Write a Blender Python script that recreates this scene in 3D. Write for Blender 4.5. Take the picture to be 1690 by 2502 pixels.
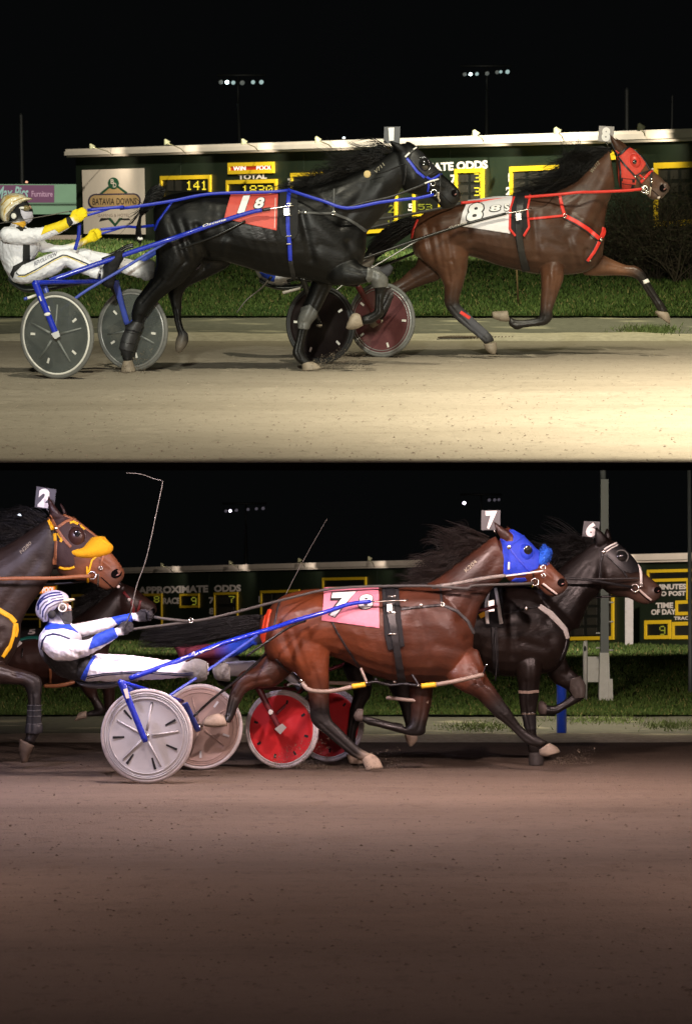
import bpy, bmesh, math, random
import numpy as np
from mathutils import Vector, Matrix
from mathutils.bvhtree import BVHTree
from mathutils.geometry import tessellate_polygon

for _o in list(bpy.data.objects): bpy.data.objects.remove(_o)
random.seed(7); np.random.seed(7)
scene = bpy.context.scene
COL = scene.collection

# ------------------------------------------------------------------ camera
FPX, W, H = 7250.0, 1690.0, 2502.0        # focal length in photo pixels, photo size
YH = 1460.0                               # eye level of the lower track in the photo
HC = 1.45                                 # eye height
cam = bpy.data.cameras.new('camera'); camo = bpy.data.objects.new('camera', cam)
COL.objects.link(camo); scene.camera = camo
camo.location = (0, 0, HC); camo.rotation_euler = (math.radians(90), 0, 0)
cam.sensor_fit = 'VERTICAL'; cam.sensor_height = 24.0
cam.lens = FPX / H * 24.0
cam.shift_y = (YH - H / 2) / H
cam.clip_start = 0.1; cam.clip_end = 2000
cam.dof.use_dof = True; cam.dof.focus_distance = 24.5; cam.dof.aperture_fstop = 8.0
# ------------------------------------------------------------------ night sky
wd = bpy.data.worlds.new('World'); scene.world = wd; wd.use_nodes = True
bg = wd.node_tree.nodes['Background']
bg.inputs[0].default_value = (0.85, 0.95, 1.0, 1); bg.inputs[1].default_value = 0.0022
scene.view_settings.view_transform = 'Standard'; scene.view_settings.look = 'None'
scene.view_settings.exposure = 0.0; scene.view_settings.gamma = 1.0

# ------------------------------------------------------------------ the two levels of the track
class Stage:
    """a level of the track: local y = distance from the eye, z = height over its own ground"""
    def __init__(s, tilt):
        s.R = Matrix.Rotation(tilt, 4, 'X')
        s.M = Matrix.Translation((0, 0, HC)) @ s.R @ Matrix.Translation((0, 0, -HC))
        s.Ri = s.R.inverted().to_3x3()
    def ray(s, px, py):
        return s.Ri @ Vector(((px - W/2)/FPX, 1.0, (YH - py)/FPX))
    def P(s, px, py, d):
        r = s.ray(px, py)
        return Vector((0, 0, HC)) + r * (d / r.y)
    def G(s, px, py, z=0.0):
        r = s.ray(px, py)
        return Vector((0, 0, HC)) + r * ((z - HC) / r.z)
    def px(s, V):
        """(n,3) local -> (n,2) photo pixels"""
        V = np.asarray(V, float); R = np.array(s.R.to_3x3())
        q = (V - np.array([0, 0, HC])) @ R.T
        return np.stack([W/2 + FPX*q[:, 0]/q[:, 1], YH - FPX*q[:, 2]/q[:, 1]], 1)
U = Stage(math.atan((YH - 470.0) / FPX))     # the banked upper track
LO = Stage(0.0)                              # the level lower track

# ------------------------------------------------------------------ floodlights and added lamps
def spot(st, name, loc, aim, watts, col, cone, blend=0.6, rad=0.15):
    l = bpy.data.lights.new(name, 'SPOT'); l.energy = watts; l.color = col
    l.spot_size = math.radians(cone); l.spot_blend = blend; l.shadow_soft_size = rad
    o = bpy.data.objects.new(name, l); COL.objects.link(o)
    d = Vector(aim) - Vector(loc)
    o.matrix_world = st.M @ Matrix.Translation(loc) @ d.to_track_quat('-Z', 'Y').to_matrix().to_4x4()
    return o
WARM = (1.0, 0.91, 0.70); COOLG = (0.95, 1.0, 0.76); PINK = (1.0, 0.73, 0.68); VIO = (0.84, 0.74, 1.0)
# upper level: floods over the track (spill flaps added below), then added fill, infield and board lamps
UP_FLOODS = [((6.6, 15.0, 13.0), (6.0, 19.6, 0), 42000, WARM, 60, 1.0), ((1.8, 15.0, 13.0), (3.0, 21.0, 0.6), 6600, (1.0, 0.93, 0.72), 80, 1.0), ((-4.0, 15.0, 13.0), (-3.2, 23.5, 0.4), 800, COOLG, 76, 1.0)]
for l_, a_, w_, c_, k_, b_ in UP_FLOODS: spot(U, 'unseen_lamp', l_, a_, w_, c_, k_, b_, 0.03)
spot(U, 'unseen_lamp', (-1.5, 2.0, 5.5), (-1.0, 24.0, 1.9), 13500, (0.97, 1.0, 0.86), 24, 1.0, 0.30)
spot(U, 'unseen_lamp', (3.5, 31.0, 9.0), (3.5, 36.5, 0.0), 5200, (1.0, 0.97, 0.60), 120, 1.0, 0.3)
spot(U, 'unseen_lamp', (-1.5, 54.0, 14.0), (-1.5, 80.0, 1.4), 72000, (1.0, 0.92, 0.74), 80, 0.8, 0.4)
# lower level, all added and unseen: rows under the upper level, foreground, front fill, infield and board lamps
for x, w, c in ((-3.2, 270, VIO), (-1.2, 360, (1.0, 0.80, 0.80)), (0.9, 420, PINK), (2.9, 360, PINK)):
    spot(LO, 'unseen_lamp', (x, 22.2, 2.84), (x, 22.8, 0.0), w*1.0, c, 172, 0.3, 0.06)
for x, w, c in ((-2.6, 60, PINK), (-0.4, 85, PINK), (2.0, 80, PINK)):
    spot(LO, 'unseen_lamp', (x, 18.6, 2.42), (x, 18.9, 0.0), w*1.25, c, 165, 0.5, 0.15)
for x, y, w in ((-2.7, 14.6, 150), (2.7, 14.6, 150), (-2.3, 11.2, 16), (2.3, 11.2, 16)):
    spot(LO, 'unseen_lamp', (x, y, 2.0), (x*.3, y + .3, 0.0), w, PINK, 160, 0.6, 0.25)
spot(LO, 'unseen_lamp', (0.6, -3.0, 3.0), (0.0, 20, 0.4), 3600, PINK, 40, 1.0, 0.2)
spot(LO, 'unseen_lamp', (2.5, 33.5, 3.9), (2.5, 36.0, 0.0), 1050, (1.0, 0.90, 0.62), 160, 0.6, 0.15)
spot(LO, 'unseen_lamp', (2.0, 62.0, 7.5), (1.0, 105.0, 1.4), 30000, (1.0, 0.84, 0.70), 80, 0.8, 0.4)

# ------------------------------------------------------------------ materials
MATS = {}
def mat(name, col, rough=0.6, metal=0.0, var=0.12, scale=30.0, bump=0.0, bscale=None, spec=0.5, bdist=0.01, emit=None, estr=1.0,
        coat=0.0, alpha=1.0, attr=None, stretch=None, dirt=None):
    if name in MATS: return MATS[name]
    m = bpy.data.materials.new(name); MATS[name] = m; m.use_nodes = True
    nt = m.node_tree; N = nt.nodes; L = nt.links
    b = N['Principled BSDF']; b.inputs['Roughness'].default_value = rough; b.inputs['Metallic'].default_value = metal
    b.inputs['Specular IOR Level'].default_value = spec
    if coat: b.inputs['Coat Weight'].default_value = coat; b.inputs['Coat Roughness'].default_value = 0.12
    tc = N.new('ShaderNodeTexCoord'); mp = N.new('ShaderNodeMapping'); L.new(tc.outputs['Object'], mp.inputs[0])
    if stretch: mp.inputs['Scale'].default_value = stretch
    nz = N.new('ShaderNodeTexNoise'); nz.inputs['Scale'].default_value = scale; nz.inputs['Detail'].default_value = 6
    nz.inputs['Roughness'].default_value = 0.65
    L.new(mp.outputs[0], nz.inputs['Vector'])
    mr = N.new('ShaderNodeMapRange'); mr.inputs['From Min'].default_value = 0.25; mr.inputs['From Max'].default_value = 0.75
    mr.inputs['To Min'].default_value = 1 - var; mr.inputs['To Max'].default_value = 1 + var
    L.new(nz.outputs['Fac'], mr.inputs['Value'])
    mx = N.new('ShaderNodeMix'); mx.data_type = 'RGBA'; mx.blend_type = 'MULTIPLY'; mx.inputs['Factor'].default_value = 1
    if attr:
        at = N.new('ShaderNodeAttribute'); at.attribute_name = attr; L.new(at.outputs['Color'], mx.inputs['A'])
    else: mx.inputs['A'].default_value = (*col, 1)
    L.new(mr.outputs[0], mx.inputs['B'])
    out = mx.outputs['Result']
    if dirt:
        n2 = N.new('ShaderNodeTexNoise'); n2.inputs['Scale'].default_value = dirt[1]; n2.inputs['Detail'].default_value = 8
        L.new(tc.outputs['Object'], n2.inputs['Vector'])
        r2 = N.new('ShaderNodeMapRange'); r2.inputs['From Min'].default_value = dirt[2]; r2.inputs['From Max'].default_value = dirt[2] + 0.18
        L.new(n2.outputs['Fac'], r2.inputs['Value'])
        m2 = N.new('ShaderNodeMix'); m2.data_type = 'RGBA'; L.new(r2.outputs[0], m2.inputs['Factor'])
        L.new(out, m2.inputs['A']); m2.inputs['B'].default_value = (*dirt[0], 1); out = m2.outputs['Result']
    L.new(out, b.inputs['Base Color'])
    rr = N.new('ShaderNodeMapRange'); rr.inputs['To Min'].default_value = max(0.03, rough - 0.08); rr.inputs['To Max'].default_value = min(1, rough + 0.08)
    L.new(nz.outputs['Fac'], rr.inputs['Value']); L.new(rr.outputs[0], b.inputs['Roughness'])
    if bump:
        nb = N.new('ShaderNodeTexNoise'); nb.inputs['Scale'].default_value = bscale or scale * 2; nb.inputs['Detail'].default_value = 7
        L.new(mp.outputs[0], nb.inputs['Vector'])
        bp = N.new('ShaderNodeBump'); bp.inputs['Strength'].default_value = bump; bp.inputs['Distance'].default_value = bdist
        L.new(nb.outputs['Fac'], bp.inputs['Height']); L.new(bp.outputs[0], b.inputs['Normal'])
    if emit:
        b.inputs['Emission Color'].default_value = (*emit, 1); b.inputs['Emission Strength'].default_value = estr
    if alpha < 1: b.inputs['Alpha'].default_value = alpha
    return m

# ------------------------------------------------------------------ geometry collector
class Geo:
    def __init__(s): s.v = []; s.f = []
    def add(s, vs, fs):
        o = len(s.v); s.v += [tuple(v) for v in vs]; s.f += [tuple(i + o for i in f) for f in fs]; return s
    def box(s, a, b):
        (x0, y0, z0), (x1, y1, z1) = a, b
        return s.hexa([(x0,y0,z0),(x1,y0,z0),(x1,y1,z0),(x0,y1,z0)], [(x0,y0,z1),(x1,y0,z1),(x1,y1,z1),(x0,y1,z1)])
    def hexa(s, bot, top):
        n = len(bot)
        return s.add(list(bot) + list(top), [tuple(range(n-1, -1, -1)), tuple(range(n, 2*n))] +
                     [(i, (i+1) % n, n + (i+1) % n, n + i) for i in range(n)])
    def tube(s, pts, r, n=8, caps=True, flat=None):
        """tapered tube through pts; r = radius or list; flat = (side vector, ratio) makes a strap-like section"""
        pts = [Vector(p) for p in pts]; m = len(pts)
        rs = r if isinstance(r, (list, tuple)) else [r] * m
        rings = []; up = None
        for i, p in enumerate(pts):
            t = (pts[min(i+1, m-1)] - pts[max(i-1, 0)])
            t = t.normalized() if t.length > 1e-9 else Vector((1, 0, 0))
            if up is None:
                up = Vector((0, 0, 1)) if abs(t.z) < 0.9 else Vector((1, 0, 0))
            u = (up - t * up.dot(t)); u = u.normalized() if u.length > 1e-6 else t.orthogonal().normalized()
            up = u; w = t.cross(u)
            rings.append([p + (u * math.cos(2*math.pi*k/n) + w * math.sin(2*math.pi*k/n)) * rs[i] for k in range(n)])
        vs = [q for rg in rings for q in rg]; fs = []
        for i in range(m - 1):
            for k in range(n):
                fs.append((i*n + k, i*n + (k+1) % n, (i+1)*n + (k+1) % n, (i+1)*n + k))
        if caps: fs.append(tuple(range(n-1, -1, -1))); fs.append(tuple(range((m-1)*n, m*n)))
        return s.add(vs, fs)
    def strap(s, pts, w, t, side):
        """flat band through pts, width w across 'side' direction, thickness t"""
        pts = [Vector(p) for p in pts]; m = len(pts); vs = []; fs = []
        for i, p in enumerate(pts):
            tg = (pts[min(i+1, m-1)] - pts[max(i-1, 0)]).normalized()
            sd = Vector(side); nn = tg.cross(sd).normalized(); sd = nn.cross(tg).normalized()
            ww = w[i] if isinstance(w, (list, tuple)) else w
            for a, b in ((-1, -1), (1, -1), (1, 1), (-1, 1)): vs.append(p + sd*ww/2*a + nn*t/2*b)
        for i in range(m - 1):
            for k in range(4): fs.append((i*4+k, i*4+(k+1) % 4, (i+1)*4+(k+1) % 4, (i+1)*4+k))
        fs.append((3, 2, 1, 0)); fs.append(tuple((m-1)*4 + k for k in range(4)))
        return s.add(vs, fs)
    def ellip(s, c, ax, nu=16, nv=10):
        """ellipsoid with three axis vectors"""
        c = Vector(c); a, b, d = [Vector(q) for q in ax]; vs = [c + d]; fs = []
        for i in range(1, nv):
            th = math.pi * i / nv
            for k in range(nu):
                ph = 2*math.pi*k/nu
                vs.append(c + d*math.cos(th) + (a*math.cos(ph) + b*math.sin(ph))*math.sin(th))
        vs.append(c - d)
        for k in range(nu): fs.append((0, 1 + k, 1 + (k+1) % nu))
        for i in range(nv - 2):
            for k in range(nu):
                fs.append((1+i*nu+k, 1+(i+1)*nu+k, 1+(i+1)*nu+(k+1) % nu, 1+i*nu+(k+1) % nu))
        e = len(vs) - 1
        for k in range(nu): fs.append((e, 1+(nv-2)*nu+(k+1) % nu, 1+(nv-2)*nu+k))
        return s.add(vs, fs)
    def rings(s, rings, close=True):
        n = len(rings[0]); vs = [q for r in rings for q in r]; fs = []
        for i in range(len(rings) - 1):
            for k in range(n): fs.append((i*n+k, i*n+(k+1) % n, (i+1)*n+(k+1) % n, (i+1)*n+k))
        if close:
            for r0, rev in ((0, True), (len(rings)-1, False)):
                c = sum((Vector(q) for q in rings[r0]), Vector()) / n
                vs.append(c); ci = len(vs) - 1
                for k in range(n):
                    a, b = r0*n + k, r0*n + (k+1) % n
                    fs.append((ci, b, a) if rev else (ci, a, b))
        return s.add(vs, fs)

def catmull(pts, m):
    """pts: array (n,k) -> smooth resample with m steps per span"""
    P = np.asarray(pts, float); n = len(P); out = []
    for i in range(n - 1):
        p0, p1, p2, p3 = P[max(i-1, 0)], P[i], P[i+1], P[min(i+2, n-1)]
        for j in range(m):
            t = j / m
            out.append(0.5*((2*p1) + (p2-p0)*t + (2*p0-5*p1+4*p2-p3)*t*t + (3*p1-p0-3*p2+p3)*t**3))
    out.append(P[-1]); return np.array(out)

def mesh_from(name, v, f, mt, smooth=True):
    me = bpy.data.meshes.new(name); me.from_pydata([tuple(p) for p in v], [], [tuple(q) for q in f])
    bm = bmesh.new(); bm.from_mesh(me); bmesh.ops.recalc_face_normals(bm, faces=bm.faces); bm.to_mesh(me); bm.free()
    if mt:
        for q in (mt if isinstance(mt, (list, tuple)) else [mt]): me.materials.append(q)
    if smooth: me.polygons.foreach_set('use_smooth', [True]*len(me.polygons))
    me.update(); return me

class Thing:
    def __init__(s, st, name, label, cat, base, group=None):
        s.st = st; s.base = Vector(base)
        o = bpy.data.objects.new(name, None); COL.objects.link(o); s.o = o; o.empty_display_size = 0.2
        o.matrix_world = st.M @ Matrix.Translation(s.base)
        o['label'] = label; o['category'] = cat
        if group: o['group'] = group
    def part(s, name, g, mt, parent=None, label=None, smooth=True, kind=None):
        if isinstance(g, Geo): g = (g.v, g.f)
        b = s.base; v = [(p[0]-b.x, p[1]-b.y, p[2]-b.z) for p in g[0]]
        me = mesh_from(name, v, g[1], mt, smooth)
        return s.link(name, me, parent, label, kind)
    def link(s, name, me, parent=None, label=None, kind=None):
        o = bpy.data.objects.new(name, me); COL.objects.link(o); o.parent = parent or s.o
        if label: o['label'] = label
        if kind: o['kind'] = kind
        return o
def solid(st, name, label, cat, g, mt, base=None, group=None, kind=None, smooth=True):
    if isinstance(g, Geo): g = (g.v, g.f)
    if base is None:
        a = np.array([tuple(p) for p in g[0]]); base = ((a[:,0].min()+a[:,0].max())/2, (a[:,1].min()+a[:,1].max())/2, a[:,2].min())
    b = Vector(base); v = [(p[0]-b.x, p[1]-b.y, p[2]-b.z) for p in g[0]]
    o = bpy.data.objects.new(name, mesh_from(name, v, g[1], mt, smooth)); COL.objects.link(o)
    o.matrix_world = st.M @ Matrix.Translation(b)
    if label: o['label'] = label
    if cat: o['category'] = cat
    if group: o['group'] = group
    if kind: o['kind'] = kind
    return o

# crops of the photo used to read coordinates off: origin x, y and magnification
CR = dict(A=(0,420,2.8036), B=(300,340,2.8036), C=(680,280,2.8036), D=(1130,280,2.8036), E=(0,1150,2.9043), F=(200,1400,2.8036),
          G=(560,1220,2.2429), H=(1100,1130,2.661), I=(0,460,6.0385), J=(70,1420,3.8293), K=(0,140,1.8256), L=(860,140,1.8916),
          M=(300,1130,1.9625), N=(950,300,8.2632), O=(1450,300,7.4762), Q=(60,1170,5.8148), R=(1160,1230,3.2708), T=(0,1500,5.81), Z=(0,0,1))
def cr(c, x, y):
    ox, oy, k = CR[c]; return (ox + x/k, oy + y/k)

_TXT = {}
def text_mesh(txt, bold=0.0, font_shear=0.0):
    """flat glyph triangles of txt, normalised to the unit box of its own bounds; also its aspect"""
    key = (txt, bold, font_shear)
    if key in _TXT: return _TXT[key]
    cu = bpy.data.curves.new('t', 'FONT'); cu.body = txt; cu.size = 1; cu.resolution_u = 3; cu.offset = bold; cu.shear = font_shear
    o = bpy.data.objects.new('t', cu); COL.objects.link(o)
    dg = bpy.context.evaluated_depsgraph_get(); me = bpy.data.meshes.new_from_object(o.evaluated_get(dg))
    bm = bmesh.new(); bm.from_mesh(me); bmesh.ops.triangulate(bm, faces=bm.faces)
    v = np.array([tuple(x.co)[:2] for x in bm.verts]); f = [tuple(x.index for x in q.verts) for q in bm.faces]
    bm.free(); bpy.data.objects.remove(o); bpy.data.curves.remove(cu); bpy.data.meshes.remove(me)
    lo, hi = v.min(0), v.max(0); r = ((v - lo) / (hi - lo), f, (hi - lo)[0] / (hi - lo)[1], (lo, hi))
    _TXT[key] = r; return r
def quad_map(q, u, v):
    """q = TL, TR, BR, BL in px; u right 0..1, v up 0..1"""
    tl, tr, br, bl = [np.array(p, float) for p in q]
    return (tl*(1-u) + tr*u)*v + (bl*(1-u) + br*u)*(1-v)
# ================================================================== ground of both levels
M_DIRT = mat('track_dirt', (0.36, 0.295, 0.215), 0.95, var=0.22, scale=9, bump=0.9, bscale=22, spec=0.15, dirt=((0.23, 0.18, 0.13), 1.3, 0.50))
def ground_mat(name, base, dark, fine):
    m = bpy.data.materials.new(name); m.use_nodes = True; nt = m.node_tree; N = nt.nodes; L = nt.links
    b = N['Principled BSDF']; b.inputs['Roughness'].default_value = 0.95; b.inputs['Specular IOR Level'].default_value = 0.12
    tc = N.new('ShaderNodeTexCoord')
    def noise(scale, sx=1, sy=1, det=8):
        mp = N.new('ShaderNodeMapping'); mp.inputs['Scale'].default_value = (sx, sy, 1); L.new(tc.outputs['Object'], mp.inputs[0])
        n = N.new('ShaderNodeTexNoise'); n.inputs['Scale'].default_value = scale; n.inputs['Detail'].default_value = det; n.inputs['Roughness'].default_value = 0.7
        L.new(mp.outputs[0], n.inputs['Vector']); return n.outputs['Fac']
    a = noise(0.55, 0.35, 1.4); g = noise(14, 0.8, 0.45); h = noise(60, 1, 0.4, 4)
    def mix(f, ca, cb, lo, hi):
        r = N.new('ShaderNodeMapRange'); r.inputs['From Min'].default_value = lo; r.inputs['From Max'].default_value = hi; L.new(f, r.inputs['Value'])
        x = N.new('ShaderNodeMix'); x.data_type = 'RGBA'; L.new(r.outputs[0], x.inputs['Factor'])
        for k, c in (('A', ca), ('B', cb)):
            if isinstance(c, tuple): x.inputs[k].default_value = (*c, 1)
            else: L.new(c, x.inputs[k])
        return x.outputs['Result']
    c = mix(a, base, dark, 0.42, 0.68)
    c = mix(g, c, tuple(q*0.62 for q in dark), 0.54, 0.80)
    c = mix(h, c, tuple(min(1, q*1.35) for q in base), 0.60, 0.78)
    L.new(c, b.inputs['Base Color'])
    ad = N.new('ShaderNodeMath'); ad.operation = 'ADD'; L.new(g, ad.inputs[0]); L.new(h, ad.inputs[1])
    bp = N.new('ShaderNodeBump'); bp.inputs['Strength'].default_value = fine; bp.inputs['Distance'].default_value = 0.03
    L.new(ad.outputs[0], bp.inputs['Height']); L.new(bp.outputs[0], b.inputs['Normal'])
    return m
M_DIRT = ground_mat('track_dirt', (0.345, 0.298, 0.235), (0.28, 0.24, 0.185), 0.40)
M_DIRT2 = ground_mat('track_dirt_dimmed', (0.160, 0.122, 0.094), (0.124, 0.095, 0.073), 0.60)  # second one: same dirt, colour darkened in place of dimmer lamps
M_VERGE = mat('verge_gravel', (0.12, 0.115, 0.10), 0.95, var=0.3, scale=12, bump=0.8, bscale=40, spec=0.1, dirt=((0.42, 0.38, 0.30), 1.1, 0.56))
M_BERM = mat('berm_sand', (0.44, 0.39, 0.31), 0.95, var=0.25, scale=14, bump=0.9, bscale=40, spec=0.1)
M_SOIL = mat('lawn_soil', (0.022, 0.030, 0.010), 0.95, var=0.3, scale=5, spec=0.1)
M_UNDER = mat('deck_underside', (0.004, 0.004, 0.004), 1.0, var=0.3, scale=5, spec=0.0)

def grid_sheet(x0, x1, ys, nx, zf):
    g = Geo(); xs = np.linspace(x0, x1, nx + 1); vs = [(x, y, zf(x, y)) for y in ys for x in xs]; fs = []
    n = nx + 1
    for j in range(len(ys) - 1):
        for i in range(nx): fs.append((j*n+i, j*n+i+1, (j+1)*n+i+1, (j+1)*n+i))
    return g.add(vs, fs)
def wav(x, s=0.0): return 0.5*math.sin(x*1.7 + s) + 0.3*math.sin(x*4.3 + 2*s) + 0.2*math.sin(x*9.1 + 3*s)
def level(st, y_front, berm0, berm1, grass0, far, knife):
    # track surface
    y_fine = max(y_front, 10.6)
    xs = np.concatenate([[-90, -40, -15, -7], np.linspace(-4.4, 4.4, 221), [7, 15, 40, 90]]); ys = np.concatenate([[y_front] if y_front < y_fine - .1 else [], np.arange(y_fine, berm0 + .30, .05), [berm0 + .35]])
    rg = np.random.RandomState(int(berm0*10)); X, Y = np.meshgrid(xs, ys); Z = np.zeros_like(X)
    def vnoise(sx, sy):
        gx = (X + 100)/sx; gy = Y/sy; nx, ny = int(gx.max()) + 3, int(gy.max()) + 3; T = rg.rand(ny, nx); ix, iy = gx.astype(int), gy.astype(int); fx, fy = gx - ix, gy - iy; fx = fx*fx*(3 - 2*fx); fy = fy*fy*(3 - 2*fy)
        return (T[iy, ix]*(1-fx) + T[iy, ix+1]*fx)*(1-fy) + (T[iy+1, ix]*(1-fx) + T[iy+1, ix+1]*fx)*fy - .5
    Z += .012*vnoise(1.6, .5) + .008*vnoise(.5, .2) + .006*vnoise(.16, .11) + .0015*np.sin(Y*62 + 3*vnoise(2.5, 2.0))
    for i in range(230):                                        # hoof prints with pushed-up rims
        hx, hy = rg.rand()*8.6 - 4.3, y_fine + .4 + (berm0 - y_fine - 1.0)*rg.rand(); r2 = ((X - hx)/.062)**2 + ((Y - hy)/.085)**2; Z += (-.016*np.exp(-r2) + .009*np.exp(-(np.sqrt(r2) - 1.7)**2*2.5))*(.5 + .6*rg.rand())
    for i in range(9):                                          # wheel lines
        y0_ = y_fine + 1 + (berm0 - y_fine - 2)*rg.rand(); sl = (rg.rand() - .5)*.08; Z += -.005*np.exp(-((Y - y0_ - sl*X)/.028)**2)
    fade = np.clip((4.4 - np.abs(X))/.4, 0, 1)*np.clip((Y - y_front)/.3, 0, 1)*np.clip((berm0 + .2 - Y)/.4, 0, 1); Z = Z*fade*(.7 if knife else 1.0)
    n_ = len(xs); V_ = np.stack([X.ravel(), Y.ravel(), Z.ravel()], 1).tolist(); F_ = [(j*n_+i, j*n_+i+1, (j+1)*n_+i+1, (j+1)*n_+i) for j in range(len(ys)-1) for i in range(n_-1)]
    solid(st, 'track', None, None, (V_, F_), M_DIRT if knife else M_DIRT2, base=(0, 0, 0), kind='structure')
    if knife:     # body of the upper level, hung under the track sheet, with a knife edge towards the eye
        g = Geo().hexa([(-90, y_front + 0.35, -0.075), (90, y_front + 0.35, -0.075), (90, y_front + .9, -.09), (90, 420, -0.5), (-90, 420, -0.5), (-90, y_front + .9, -.09)],
                       [(-90, y_front + 0.002, -0.004), (90, y_front + 0.002, -0.004), (90, y_front + .5, -.04), (90, 420, -0.06), (-90, 420, -0.06), (-90, y_front + .5, -.04)])
        solid(st, 'terrace', None, None, g, M_UNDER, base=(0, y_front, 0), kind='structure', smooth=False)
    # low sand berm at the edge of the track, then gravel, then lawn
    prof = [(0, 0.004), (0.12, 0.5), (0.3, 0.95), (0.45, 1.0), (0.7, 0.75), (0.9, 0.4), (1, 0.3)]
    xs = np.linspace(-9, 9, 240); vs = []; fs = []
    for x in xs:
        hh = 0.045 + 0.02*wav(x, berm0)
        for t, z in prof: vs.append((x, berm0 + (berm1 - berm0)*t + 0.06*wav(x*1.3, 2*t), z*hh))
    n = len(prof)
    for i in range(len(xs) - 1):
        for k in range(n - 1): fs.append((i*n+k, (i+1)*n+k, (i+1)*n+k+1, i*n+k+1))
    solid(st, 'sand_berm', None, None, Geo().add(vs, fs), M_BERM, base=(0, berm0, 0), kind='structure')
    ysv = list(np.linspace(berm1 - 0.2, grass0 + 0.5, 14))
    solid(st, 'gravel_verge', None, None, grid_sheet(-90, 90, ysv, 300, lambda x, y: 0.012 + 0.012*wav(x*2 + y*3, y)), M_VERGE, base=(0, berm1, 0), kind='structure')
    ysl = [grass0, grass0 + 3, 60, 120, far]
    solid(st, 'lawn', None, None, grid_sheet(-200, 200, ysl, 40, lambda x, y: 0.035), M_SOIL, base=(0, grass0, 0), kind='structure')

M_GRASS = mat('grass_blades', (0.05, 0.09, 0.02), 0.7, var=0.0, scale=3, spec=0.25, attr='Col')
def grass(st, grass0, n, far, seed):
    rg = np.random.RandomState(seed)
    d = grass0 + (far - grass0) * rg.rand(n)**2.2 + 0.0
    x = (rg.rand(n) - 0.5) * d * 0.25
    edge = grass0 + 0.35*np.array([wav(q*1.1, 5) for q in x]); keep = d > edge; d, x = d[keep], x[keep]; n = len(d)
    h = (0.022 + 0.030*rg.rand(n)) * (1 + 0.015*(d - grass0)); a = rg.rand(n)*6.283; w = 0.006 + 0.0004*(d - grass0) + 0.004*rg.rand(n)
    lx, ly = (rg.rand(n) - 0.5)*0.06, (rg.rand(n) - 0.5)*0.06
    V = np.zeros((n*3, 3)); V[0::3] = np.stack([x - np.cos(a)*w, d - np.sin(a)*w, np.full(n, 0.033)], 1)
    V[1::3] = np.stack([x + np.cos(a)*w, d + np.sin(a)*w, np.full(n, 0.033)], 1); V[2::3] = np.stack([x + lx, d + ly, 0.035 + h], 1)
    me = bpy.data.meshes.new('grass'); me.from_pydata(V.tolist(), [], np.arange(n*3).reshape(-1, 3).tolist()); me.materials.append(M_GRASS)
    c = np.ones((n*3, 4)); pat = 0.5 + 0.5*np.sin(x*0.9 + d*0.6)*np.sin(x*0.35 - d*1.1)
    t = np.clip(0.65*rg.rand(n) + 0.35*pat, 0, 1)[:, None]
    col = np.array([0.022, 0.055, 0.010])*(1 - t) + np.array([0.085, 0.125, 0.028])*t
    dry = rg.rand(n) < 0.06; col[dry] = [0.20, 0.17, 0.07]
    c[:, :3] = np.repeat(col, 3, 0)
    at = me.color_attributes.new('Col', 'FLOAT_COLOR', 'POINT'); at.data.foreach_set('color', c.ravel())
    o = bpy.data.objects.new('grass', me); COL.objects.link(o); o.matrix_world = st.M
    o['kind'] = 'stuff'; return o
def grit(st, n, y0, y1, seed, label):
    """loose clods and pebbles lying on the track"""
    rg = np.random.RandomState(seed); V = []; F = []
    for i in range(n):
        d = y0 + (y1 - y0)*rg.rand()**1.3; x = (rg.rand() - 0.5)*0.25*d; r = 0.0035 + 0.010*rg.rand()**4
        q = rg.rand(5, 3)*0.6 - 0.3
        o = len(V)
        for k, (a, b, c) in enumerate(((1,0,0),(-0.5,0.87,0),(-0.5,-0.87,0),(0,0,1.0),(0.2,0.1,-0.4))):
            V.append((x + r*(a + q[k,0]), d + r*(b + q[k,1]), max(0.001, r*0.6*(c + 0.3 + q[k,2]*0.5))))
        F += [(o,o+1,o+3),(o+1,o+2,o+3),(o+2,o,o+3),(o,o+4,o+1),(o+1,o+4,o+2),(o+2,o+4,o)]
    return solid(st, 'grit', None, None, Geo().add(V, F), mat('grit_' + label, (0.22,0.185,0.145) if label == 'u' else (0.105,0.082,0.064), 0.95, var=0.5, scale=1.5, spec=0.05), base=(0, y0, 0), kind='stuff', smooth=False)

level(U, 16.02, 29.3, 30.6, 34.4, 400, True)
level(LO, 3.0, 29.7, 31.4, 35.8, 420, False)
grass(U, 34.4, 95000, 95, 3); grass(LO, 35.8, 95000, 95, 4)
grit(U, 3500, 16.1, 27, 5, 'u'); grit(LO, 4500, 10.5, 27, 6, 'l')

# ================================================================== tote boards
M_BOARD = mat('board_green', (0.011, 0.019, 0.010), 0.5, var=0.18, scale=1.2, bump=0.25, bscale=5, spec=0.5)
M_FASCIA = mat('fascia_white', (0.72, 0.66, 0.58), 0.55, var=0.08, scale=2, spec=0.3)
M_YEL = mat('display_yellow', (0.80, 0.55, 0.02), 0.5, var=0.06, scale=8)
M_SCREEN = mat('display_black', (0.012, 0.013, 0.011), 0.35, var=0.3, scale=10)
M_CELL = mat('display_cell', (0.030, 0.028, 0.022), 0.5, var=0.3, scale=10)
M_WLET = mat('letter_white', (0.75, 0.70, 0.66), 0.6, var=0.06, scale=8)
M_LED = mat('led_yellow', (0.5, 0.42, 0.02), 0.5, emit=(1.0, 0.78, 0.05), estr=0.9, var=0.0)
M_LEDG = mat('led_dim', (0.2, 0.22, 0.02), 0.5, emit=(0.55, 0.55, 0.05), estr=0.30, var=0.0)
M_REDS = mat('screen_red', (0.3, 0.02, 0.01), 0.5, emit=(0.75, 0.06, 0.02), estr=0.35, var=0.2)
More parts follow.
